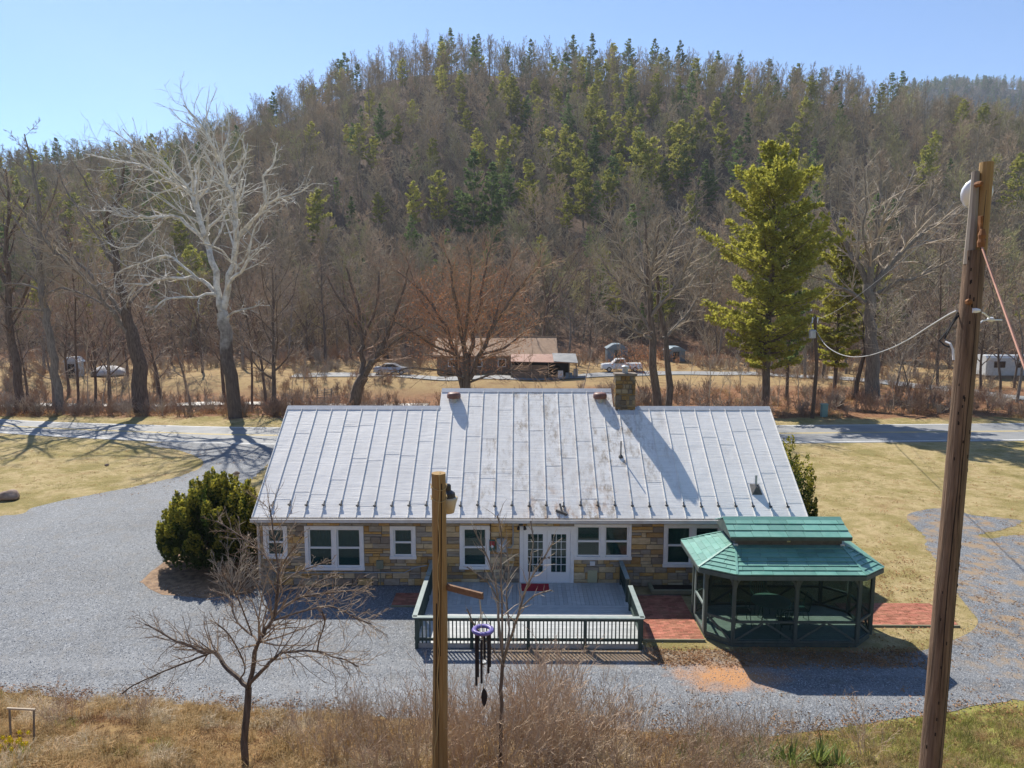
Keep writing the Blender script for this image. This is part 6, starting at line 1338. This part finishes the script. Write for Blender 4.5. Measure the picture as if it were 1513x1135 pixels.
def shrub(seed, stems, h, r, mat, kids=5, nm='shrub', lvl=2, rmin=.005, spread=.45):
    rg = random.Random(seed); m = MB(); P = PB(seg=[5, 3, 2, 2], kids=[kids, 4, 3, 0], ratio=[.42, .5, .5, .5], max=lvl, sides=[4, 3, 3, 3], rmin=rmin, start=[.25, .2, .1, .1], ang=[30, 34, 36, 36], wob=[.08, .14, .2, .2], trop=[.02, .03, .03, .03], end=[.3, .3, .3, .3])
    for s in range(stems):
        a = rg.uniform(0, 6.28); out = []; l = abs(rg.gauss(0, spread)); grow(out, Vector((rg.gauss(0, .12), rg.gauss(0, .12), -.1)), Vector((math.cos(a) * l, math.sin(a) * l, 1)).normalized(), h * rg.uniform(.6, 1.1), r, 0, P, rg); skin(out, P, m, m)
    return m.mesh(nm, mat)
# roadside brush: dense red brown scrub in front of the trees
brush = [shrub(900 + k, 12, 1.8, .022, ['twig_brown', 'twig_grey', 'twig_red', 'twig_pale'][k], 5, 'brush', 2, .012, .5) for k in range(4)] + [leaf_bits((0, 0, .25), (.9, .7, .32), 150, .13, random.Random(40 + k), .5).mesh('leaves', 'brush_leaf') for k in range(2)] + [tuft(45, 70, .7, .022, .5, .9, 'dry_grass', 'straw')]
pb = []
for k in range(2300):
    x = rp.uniform(-62, 62); y = 61.6 + rp.random() ** 1.6 * 20 + (1.5 if -8 < x < 14 else 0) + max(0, abs(x) - 45) * .2
    if nz(x * .11, y * .11, 2) < -.22 and not (y > 70 and (x < -20 or x > 32)): continue
    if 50 < x < 62 and y < 80: continue
    pb.append((x, y, height(x, y), rp.uniform(.3, .85) * (1 + .9 * max(0, nz(x * .2, y * .2, 7))), rp.uniform(0, 6.28), rp.choice([0, 0, 1, 2, 3, 4, 5, 4, 5, 6, 6, 6])))
for k in range(1500):
    x = rp.choice((rp.uniform(-75, -14), rp.uniform(30, 75))); y = rp.uniform(70, 100)
    if 50 < x < 62 and y < 84: continue
    if nz(x * .09, y * .09, 6) > .1: continue
    pb.append((x, y, height(x, y), rp.uniform(.35, .9), rp.uniform(0, 6.28), rp.randrange(6)))
for k in range(700):
    x = rp.uniform(-75, 75); y = rp.uniform(98, 116); pb.append((x, y, height(x, y), rp.uniform(.6, 1.3), rp.uniform(0, 6.28), rp.randrange(6)))
scatter('roadside_brush', 'low red brown leafless brush along the far side of the road', 'brush', brush, pb)
# fallen leaves on the verge, lawn and bank
lf = [leaf_bits((0, 0, .02), (.22, .22, .015), 7, .075, random.Random(60 + k), .25).mesh('leaf_piece', 'dead_leaf') for k in range(3)]
pl_ = []
for k in range(7000):
    m_ = rp.random()
    if m_ < .40: x, y = rp.uniform(-60, 60), rp.uniform(60.4, 66)
    elif m_ < .52: x = rp.uniform(-15, 13); y = interp(x, FOOT) + rp.gauss(-.15, .28)
    elif m_ < .62: x, y = rp.uniform(-14, 14), rp.uniform(12.5, 18.2)
    elif m_ < .74: x, y = rp.uniform(10, 30), rp.uniform(21, 47)
    elif m_ < .78: x, y = rp.uniform(-34, -17), rp.uniform(36, 49)
    elif m_ < .90: x, y = rp.gauss(12.8, 2.2), rp.gauss(25.2, 3.2)
    else: x, y = rp.uniform(3.9, 12), rp.uniform(19.4, 20.5)
    if (y < 25.2 and -10 < x < 3.9 and y > 18.5) or (5.7 < x < 11.1 and 20.5 < y < 23.5) or (-10 < x < 10.4 and 24 < y < 35): continue
    pl_.append((x, y, height(x, y) + .012, rp.uniform(.6, 1.3), rp.uniform(0, 6.28), rp.randrange(3)))
scatter('fallen_leaves', 'dry brown leaves fallen on the grass', 'leaves', lf, pl_)
# lawn
from mathutils.geometry import intersect_point_quad_2d
def inside(poly, x, y):
    c = False; j = len(poly) - 1
    for i in range(len(poly)):
        xi, yi = poly[i]; xj, yj = poly[j]
        if (yi > y) != (yj > y) and x < (xj - xi) * (y - yi) / (yj - yi) + xi: c = not c
        j = i
    return c
lawn_t = [tuft(70 + k, 34, .075, .012, .26, .9, 'lawn_grass', 'lawn_tuft') for k in range(4)] + [tuft(75, 30, .06, .012, .24, .95, 'grass_pale', 'pale_lawn_tuft'), tuft(76, 26, .05, .012, .22, .95, 'grass_brown', 'brown_lawn_tuft')]
pg = []
coarse = outline[::3]
for k in range(26000):
    x = rp.uniform(-38, 34); y = 19 + 31 * rp.random() ** 1.15
    if abs(x) > .76 * y + 2: continue
    if -9.9 < x < 10.6 and y < 49: 
        if y > 24 or x < 3.9: continue
    if 5.7 < x < 11.1 and 20.4 < y < 23.4: continue
    if 3.8 < x < 5.9 and 20.8 < y < 24.5: continue
    if 10.9 < x < 14.4 and 21.95 < y < 23.75: continue
    if y > 48.6 and y > interp(x, ROAD_N) - .5: continue
    if inside(coarse, x + rp.gauss(0, .45), y + rp.gauss(0, .45)): 
        continue
    pt = nz(x * .35, y * .35, 21); pg.append((x, y, height(x, y), rp.uniform(.6, 1.25), rp.uniform(0, 6.28), 4 if pt > .12 and rp.random() < .7 else 5 if pt < -.22 and rp.random() < .6 else rp.randrange(4)))
for k in range(2600):
    x = rp.uniform(-60, 60); y = interp(x, ROAD_F) + .3 + rp.random() * 3.2; pg.append((x, y, height(x, y), rp.uniform(.8, 1.6), rp.uniform(0, 6.28), rp.randrange(4)))
for i in range(len(outline)):          # ragged edge between gravel and turf
    a = Vector(outline[i]); b = Vector(outline[(i + 1) % len(outline)])
    if (b - a).length > 9: continue
    for j in range(int((b - a).length * 9)):
        q = a.lerp(b, rp.random()); x, y = q.x + rp.gauss(0, .28), q.y + rp.gauss(0, .28)
        if y < 19.2 or (-10 < x < 3.9 and y < 26) or abs(x) > .8 * y: continue
        pg.append((x, y, height(x, y) + .004, rp.uniform(.5, 1.2), rp.uniform(0, 6.28), rp.choice([0, 1, 2, 3, 4, 4, 5])))
scatter('lawn_grass', 'short straw yellow and olive lawn grass', 'grass', lawn_t, pg)
# loose stones on the nearer gravel
def pebble(seed):
    bm = bmesh.new(); bmesh.ops.create_icosphere(bm, subdivisions=1, radius=.015)
    for v in bm.verts: v.co *= 1 + .5 * noise.noise(v.co * 60 + Vector((seed, 0, 0))); v.co.z *= .55
    me = bpy.data.meshes.new('pebble'); bm.to_mesh(me); bm.free(); me.materials.append(MATS['pebble']); return me
ps = []
while len(ps) < 36000:
    x = rp.uniform(-22, 18); y = 16.4 + 18 * rp.random() ** 2.4
    if not inside(coarse, x + rp.gauss(0, .2), y + rp.gauss(0, .15)) or (x < 3.7 and x > -3.1 and y > 20.4) or y > 25 and x > -9.8: continue
    ps.append((x, y, .011, rp.uniform(.5, 1.25), (rp.uniform(0, 6), rp.uniform(0, 6), rp.uniform(0, 6)), rp.randrange(4)))
scatter('gravel_stones', 'loose grey stones on the gravel driveway', 'gravel', [pebble(k) for k in range(4)], ps)
# ------------------------------------------------------------------ the bank in front
bank_t = [tuft(90 + k, 60, .42, .010, .20, .9, 'dry_grass', 'bank_tuft') for k in range(5)] + [tuft(97, 50, .22, .011, .2, .8, 'green_blade', 'green_tuft'), tuft(98, 50, .20, .011, .2, .8, 'lawn_grass', 'olive_tuft'), tuft(99, 60, .45, .010, .2, .95, 'grass_pale', 'pale_tuft'), tuft(100, 46, .28, .011, .24, .95, 'grass_brown', 'brown_tuft'), leaf_bits((0, 0, .04), (.24, .24, .05), 26, .08, random.Random(66), .4).mesh('leaf_heap', 'brush_leaf')]
pk = []
for k in range(9500):
    x = rp.uniform(-15, 15); f = interp(x, FOOT); y = f - .15 - (f - 9.5) * rp.random() ** 1.2
    if abs(x) > .85 * y + 1: continue
    green = x > 5.5 + 1.5 * nz(x * .5, y * .5); g2 = nz(x * .7, y * .7, 4) > .38
    pick = (6 if rp.random() < .6 else 5) if green and rp.random() < .72 else (5 if g2 and rp.random() < .3 else rp.randrange(5))
    s = rp.uniform(.5, 1.15) * (.55 if green and pick < 5 else 1) * (.5 if f - y < .5 else 1)
    q9 = nz(x * .8, y * .8, 9); q8 = nz(x * .45, y * .6, 12)
    if not green and pick < 5:
        if q9 < -.15: pick = rp.choice((8, 8, 9)); s *= .7
        elif q8 > .12 and rp.random() < .6: pick = 7
        elif rp.random() < .10: pick = 9
    if not green: s *= .8 + .6 * nz(x * 1.3, y * 1.3, 15)
    pk.append((x, y, height(x, y), s, (rp.gauss(0, .15) - .12, rp.gauss(0, .2), rp.uniform(0, 6.28)), pick))
scatter('bank_grass', 'long dry tan grass on the bank in the foreground', 'grass', bank_t, pk)
# thicket of thin red brown stems
sh = [shrub(1000 + k, 12, 2.0, .009, 'twig_shrub', 5, 'thicket_shrub', 2, .0036, .36) for k in range(5)]
tp_ = []
for k in range(88):
    x = rp.uniform(-4.0, 5.4); y = rp.uniform(12.2, 16.1)
    if abs(x + 1.4) < .35 and y < 12.8: continue
    tp_.append((x, y, height(x, y), (.62 + .50 * math.exp(-((x - .2) / 2.3) ** 2)) * rp.uniform(.7, 1.15), rp.uniform(0, 6.28), rp.randrange(5)))
scatter('thicket', 'dense leafless thicket of thin pinkish brown stems on the bank before the deck', 'thicket', sh, tp_)
for k, (x, y, s, lb) in enumerate([(-8.9, 15.5, .5, 'small twiggy shrub halfway between the wooden frame and the small spreading tree'), (-10.6, 15.2, .7, 'thin leafless shrub beside the wooden frame in the lower left'), (-10.9, 16.2, .75, 'upright leafless shrub at the gravel edge in the far lower left'), (-9.4, 16.6, .45, 'low twiggy shrub at the gravel edge right of the upright one'), (-7.6, 16.6, .4, 'low brown shrub at the gravel edge left of the small spreading tree'), (6.2, 14.8, .8, 'thin arching shrub on the bank below the gazebo'), (5.4, 15.2, .7, 'thin shrub below the orange clay patch at the gravel edge'), (7.6, 14.4, .7, 'sparse leafless shrub left of the tall old pole foot'), (8.6, 14.0, .5, 'low sparse shrub beside the tall old pole on the grassy bank'), (-5.2, 14.5, .6, 'leafless shrub at the foot of the small spreading tree'), (-4.4, 13.6, .8, 'leafless shrub between the small spreading tree and the round pole'), (-4.9, 15.6, .45, 'low shrub at the gravel edge right of the small spreading tree')]):
    put(sh[k % 5], 'bare_shrub', ground(x, y), s * rp.uniform(.85, 1.15), lb, 'shrub', None)
# the small spreading tree in the foreground at left
dg = [[(360, 1130, 15), (363, 1073, 14), (367, 1017, 13)], [(367, 1017, 10), (354, 1004, 9.5, .1), (336, 988, 9, .25), (325, 972, 8.5, .4), (315, 963, 8, .5), (299, 964, 6, .6), (283, 955, 5.5, .7), (267, 950, 4.6, .8), (248, 941, 3.6, .9), (230, 930, 2.6, 1), (214, 922, 1.6, 1.1)], [(315, 963, 4.5, .5), (293, 972, 4, .3), (262, 984, 3.6, .1), (233, 996, 3.2, -.1), (198, 1012, 2.4, -.3), (180, 1025, 1.5, -.4)],
      [(367, 1017, 11), (373, 994, 10, -.1), (375, 972, 9.6, -.15), (381, 951, 9, -.2), (385, 946, 8.5, -.2), (392, 930, 8, -.25), (406, 909, 7, -.3), (410, 869, 6, -.3), (411, 842, 4.6, -.2), (406, 805, 3, -.1), (402, 770, 2, 0), (398, 748, 1.4, .1)], [(368, 1012, 8), (382, 996, 7.4, -.3), (398, 980, 7, -.5), (414, 966, 6, -.7), (432, 963, 5, -.8), (469, 962, 4, -1), (490, 970, 3, -1.1), (511, 975, 2.2, -1.2), (530, 986, 1.4, -1.3)], [(469, 962, 3.4, -1), (472, 946, 3, -1.2), (480, 920, 2.4, -1.3), (476, 905, 1.5, -1.4)],
      [(406, 909, 5, -.3), (424, 893, 4.6, .1), (448, 882, 4.2, .4), (485, 876, 3.6, .8), (525, 872, 2.4, 1.1), (545, 868, 1.4, 1.3)], [(400, 918, 4.4, -.3), (440, 905, 4, -.7), (480, 896, 3.4, -1), (503, 901, 2.8, -1.2), (527, 914, 2, -1.4), (548, 922, 1.3, -1.5)], [(381, 948, 5, -.2), (372, 938, 4.4, .2), (355, 925, 4, .4), (345, 906, 3.6, .6), (340, 885, 2.8, .8), (320, 874, 1.8, 1)], [(372, 938, 3.6, .2), (360, 905, 3, -.2), (345, 870, 2.2, -.4), (330, 850, 1.4, -.5)], [(410, 869, 4, -.3), (432, 850, 3.2, 0), (460, 838, 2.4, .3), (490, 828, 1.4, .5)], [(411, 850, 3.6, -.2), (390, 820, 3, .2), (360, 795, 2.2, .5), (320, 770, 1.4, .8)], [(411, 842, 3.2, -.2), (430, 815, 2.6, -.4), (448, 790, 1.6, -.6)], [(354, 1004, 3.6, .1), (362, 985, 3, -.2), (340, 940, 2.2, -.4), (318, 920, 1.4, -.5)], [(448, 882, 3, .4), (470, 860, 2.4, .6), (500, 850, 1.5, .8)]]
dg = [[(q[0], q[1], q[2] * .8) + tuple(q[3:]) for q in l] for l in dg]
traced('small_tree', 'small wide spreading leafless tree on the bank at the lower left', 13.5, dg, PB(ratio=[.3, .31, .5, .55], kids=[6, 8, 6, 4], max=3, rr=[.5, .45, .55, .7], sides=[9, 6, 4, 3], rmin=.0042, start=[.5, .25, .12, .1], trop=[0, .05, .05, .03], wob=[.05, .16, .24, .26]), ('bark_brown', 'twig_tree'), 1, seed=14, twig_kids=lambda L: max(9, int(L * 10)))
sp_ = [[(738, 1105, 9), (741, 1040, 8.5), (741, 1000, 8), (744, 975, 8)], [(744, 975, 6.5), (738, 930, 6, .1), (735, 880, 5, .2), (728, 845, 4, .3), (714, 810, 3, .4), (700, 782, 1.5, .4)], [(744, 975, 7), (757, 935, 6, -.2), (768, 900, 5.4, -.3), (781, 860, 4.6, -.3), (800, 830, 3.4, -.4), (818, 800, 1.6, -.5)], [(742, 970, 5), (742, 900, 4.4, -.3), (740, 840, 3.4, -.4), (741, 795, 2.4, -.5), (735, 762, 1.4, -.5)], [(745, 980, 5), (752, 930, 4.4, .4), (748, 880, 3.6, .6), (752, 850, 2.6, .6), (748, 800, 1.4, .7)], [(735, 885, 3, .2), (722, 862, 2.6, .1), (708, 850, 2, 0), (690, 838, 1.2, -.1)], [(781, 862, 3, -.3), (784, 830, 2.6, -.2), (788, 800, 2, -.1), (784, 770, 1.3, 0)], [(728, 845, 2.6, .3), (736, 820, 2, .5), (752, 800, 1.3, .6)], [(768, 900, 3, -.3), (790, 880, 2.4, -.6), (815, 872, 1.4, -.8)], [(745, 985, 4), (728, 960, 3.4, -.3), (704, 930, 2.6, -.5), (690, 900, 1.6, -.6)]]
sp_ = [[(q[0], q[1], q[2] * .72) + tuple(q[3:]) for q in l] for l in sp_]
traced('young_tree', 'young pale leafless tree of several upright stems before the deck', 13.0, sp_, PB(ratio=[.3, .22, .45, .5], kids=[6, 5, 3, 2], max=2, rr=[.5, .5, .55, .7], sides=[8, 6, 3, 3], rmin=.005, start=[.5, .25, .12, .1], trop=[0, .06, .05, .03]), ('bark_brown', 'bark_grey', 'twig_pale'), 1, seed=15, twig_kids=lambda L: max(6, int(L * 7)), cat='young tree')
# yucca and spring flowers
def yucca(seed):
    rg = random.Random(seed); m = MB()
    for i in range(46):
        a = rg.uniform(0, 6.28); el = rg.uniform(.35, 1.45); L = rg.uniform(.45, .75); d = Vector((math.cos(a) * math.cos(el), math.sin(a) * math.cos(el), math.sin(el))); sd = Vector((-math.sin(a), math.cos(a), 0)) * .022; p = Vector((rg.gauss(0, .06), rg.gauss(0, .06), 0)); q = p + d * L * .55; e = p + d * L - Vector((0, 0, .10 * math.cos(el) * L))
        m.add([p - sd, p + sd, q + sd * .9, q - sd * .9, e, q + Vector((0, 0, -.012))], [(0, 1, 2, 3), (3, 2, 4)])
    return m.mesh('yucca_leaves', 'yucca')
yu = [yucca(5), yucca(6), yucca(7)]
for k, (px, py, s) in enumerate([(1035, 1105, .8), (1090, 1140, 1.1), (1130, 1132, 1.1), (1165, 1135, 1.0), (1210, 1130, 1.0), (1060, 1140, 1.0), (1240, 1138, .8), (1010, 1130, .8)]):
    p = hit(px, py, 8, 30); put(yu[k % 3], 'yucca_plant', p + Vector((0, 0, .1)), s, ['small yucca clump at the left end of the row, higher on the bank', 'spiky yucca clump second from the left along the bottom edge', 'spiky yucca clump in the middle of the bottom row', 'spiky yucca clump right of the middle of the bottom row', 'spiky yucca clump near the right end of the bottom row', 'spiky yucca clump left of the middle of the bottom row', 'small yucca clump at the right end of the bottom row', 'small yucca clump at the lower left end of the row'][k], 'yucca', 'yucca clumps on the bank')
p = hit(18, 1122, 8, 30); df = thing('daffodil_clump', p, 'clump of yellow daffodils in the lower left corner', 'flowers')
m = MB(); mf = MB(); rg = random.Random(9)
for i in range(60):
    a = rg.uniform(0, 6.28); q = p + Vector((rg.gauss(0, .22), rg.gauss(0, .18), 0)); e = q + Vector((.12 * math.cos(a), .12 * math.sin(a), rg.uniform(.2, .34))); sd = Vector((-math.sin(a), math.cos(a), 0)) * .011; m.add([q - sd, q + sd, e], [(0, 1, 2)])
    if i % 4 == 0:
        c = e + Vector((0, -.02, .04)); mf.lathe(c, [(.012, -.02), (.022, 0), (.03, .03)], 6, (0, -1, .3))
        for j in range(6): b = j * math.pi / 3; mf.add([c, c + Vector((.05 * math.cos(b - .3), -.005, .05 * math.sin(b - .3))), c + Vector((.065 * math.cos(b), -.008, .065 * math.sin(b))), c + Vector((.05 * math.cos(b + .3), -.005, .05 * math.sin(b + .3)))], [(0, 1, 2, 3)])
m.build('leaves', 'green_blade', df); mf.build('flower', 'daffodil', df)
m = MB(); a, b, c = hit(50, 1100, 8, 30), hit(16, 1096, 8, 30), hit(52, 1052, 8, 30)
gf = thing('garden_frame', a, 'thin wooden frame with one crossbar standing in the dry grass at lower left', 'frame'); t0, t1 = at(50, 1050, a.y), at(14, 1048, b.y)
MB().bar(a - Vector((0, 0, .1)), t0, .03).build('upright', 'wood_grey', gf); MB().bar(b - Vector((0, 0, .1)), t1, .03).build('upright', 'wood_grey', gf); MB().bar(t1 + Vector((-.05, 0, .02)), t0 + Vector((.03, 0, .02)), .035).build('crossbar', 'twig_pale', gf)
# ------------------------------------------------------------------ evergreen shrubs by the house
def cedar(name, loc, rx, ry, h, n, label, seed, scale=1.0, leaves=46, lsz=(.10, .20)):
    """evergreen made of many upright flame shaped sprays"""
    rg = random.Random(seed); t = thing(name, loc, label, 'shrub'); L = Vector(loc); m = MB(); tips = MB(); st = MB()
    for i in range(n):
        # plumes over a squat dome
        u = rg.random(); a = rg.uniform(0, 6.28); r = math.sqrt(u) * 1.0; top = h * (1 - .62 * r ** 2.2) * rg.uniform(.86, 1.08); base = Vector((L.x + rx * r * math.cos(a) * .86, L.y + ry * r * math.sin(a) * .86, max(.12, top * (.50 - .25 * r)))); out = Vector((math.cos(a) * r * .35, math.sin(a) * r * .35, 1)).normalized(); ph = max(.5, (top - base.z)) ; tip = base + out * ph
        pr = .29 * scale * rg.uniform(.8, 1.25)
        for k in range(leaves):
            f = rg.random() ** .8; rad = pr * (math.sin(math.pi * min(1, .12 + .88 * f)) ** .8 * (1 - .45 * f) + .03); b = rg.uniform(0, 6.28); c = base.lerp(tip, f) + Vector((rad * math.cos(b), rad * math.sin(b), rg.gauss(0, .03))); d = (out * 1.1 + Vector((math.cos(b), math.sin(b), 0)) * .55 + Vector((rg.gauss(0, .2), rg.gauss(0, .2), 0))).normalized(); s = rg.uniform(*lsz) * scale; w = d.cross(Vector((math.cos(b), math.sin(b), .2))).normalized() * s * .42
            (tips if f > .70 and rg.random() < .8 else m).add([c, c + d * s * .5 + w, c + d * s, c + d * s * .5 - w], [(0, 1, 2, 3)])
        if i % 6 == 0: st.tube([L + Vector((0, 0, .1)), (base + L) / 2 + Vector((0, 0, .3)), base.lerp(tip, .6)], [.06, .04, .015], 5)
    st.build('trunk', 'bark_brown', t); m.build('foliage', 'cedar', t); tips.build('foliage', 'cedar_tip', t); return t
cedar('evergreen_shrub', (-12.0, 27.3, 0), 2.25, 1.9, 3.55, 230, 'large dark evergreen shrub with yellowish tips left of the house', 3, 1.0, 210, (.07, .14))
b = at(1172, 700, 30.5); cedar('evergreen_shrub', (b.x - .3, 30.5, 0), 1.05, 1.1, at(1165, 652, 30.5).z, 90, 'narrow dark evergreen behind the right end of the roof', 6, .9, 160, (.07, .14))
# bare dogwood bush and dry plants at the left house corner
bs = shrub(1100, 16, 2.1, .016, 'twig_pale', 7, 'corner_shrub', 2, .0065, .6)
for x, y, s, lb in ((-10.35, 24.4, 1.0, 'pale twiggy bare bush between the evergreen shrub and the house corner'), (-9.0, 24.3, .55, 'low twiggy bare bush against the stone wall under the left windows')): put(bs, 'bare_bush', ground(x, y), s, lb, 'bush', None)
mu = poly_sheet('mulch_bed', [(-14.2, 25.3), (-12.8, 24.2), (-11.2, 23.9), (-9.65, 24.3), (-9.65, 27.5), (-10.2, 29.5), (-13.0, 30.0), (-14.3, 28)], .016, 'brush_soil' if 'brush_soil' in MATS else 'ground_mulch', .10, .15, 'brown mulch and leaf litter under the evergreen shrub', 'mulch')
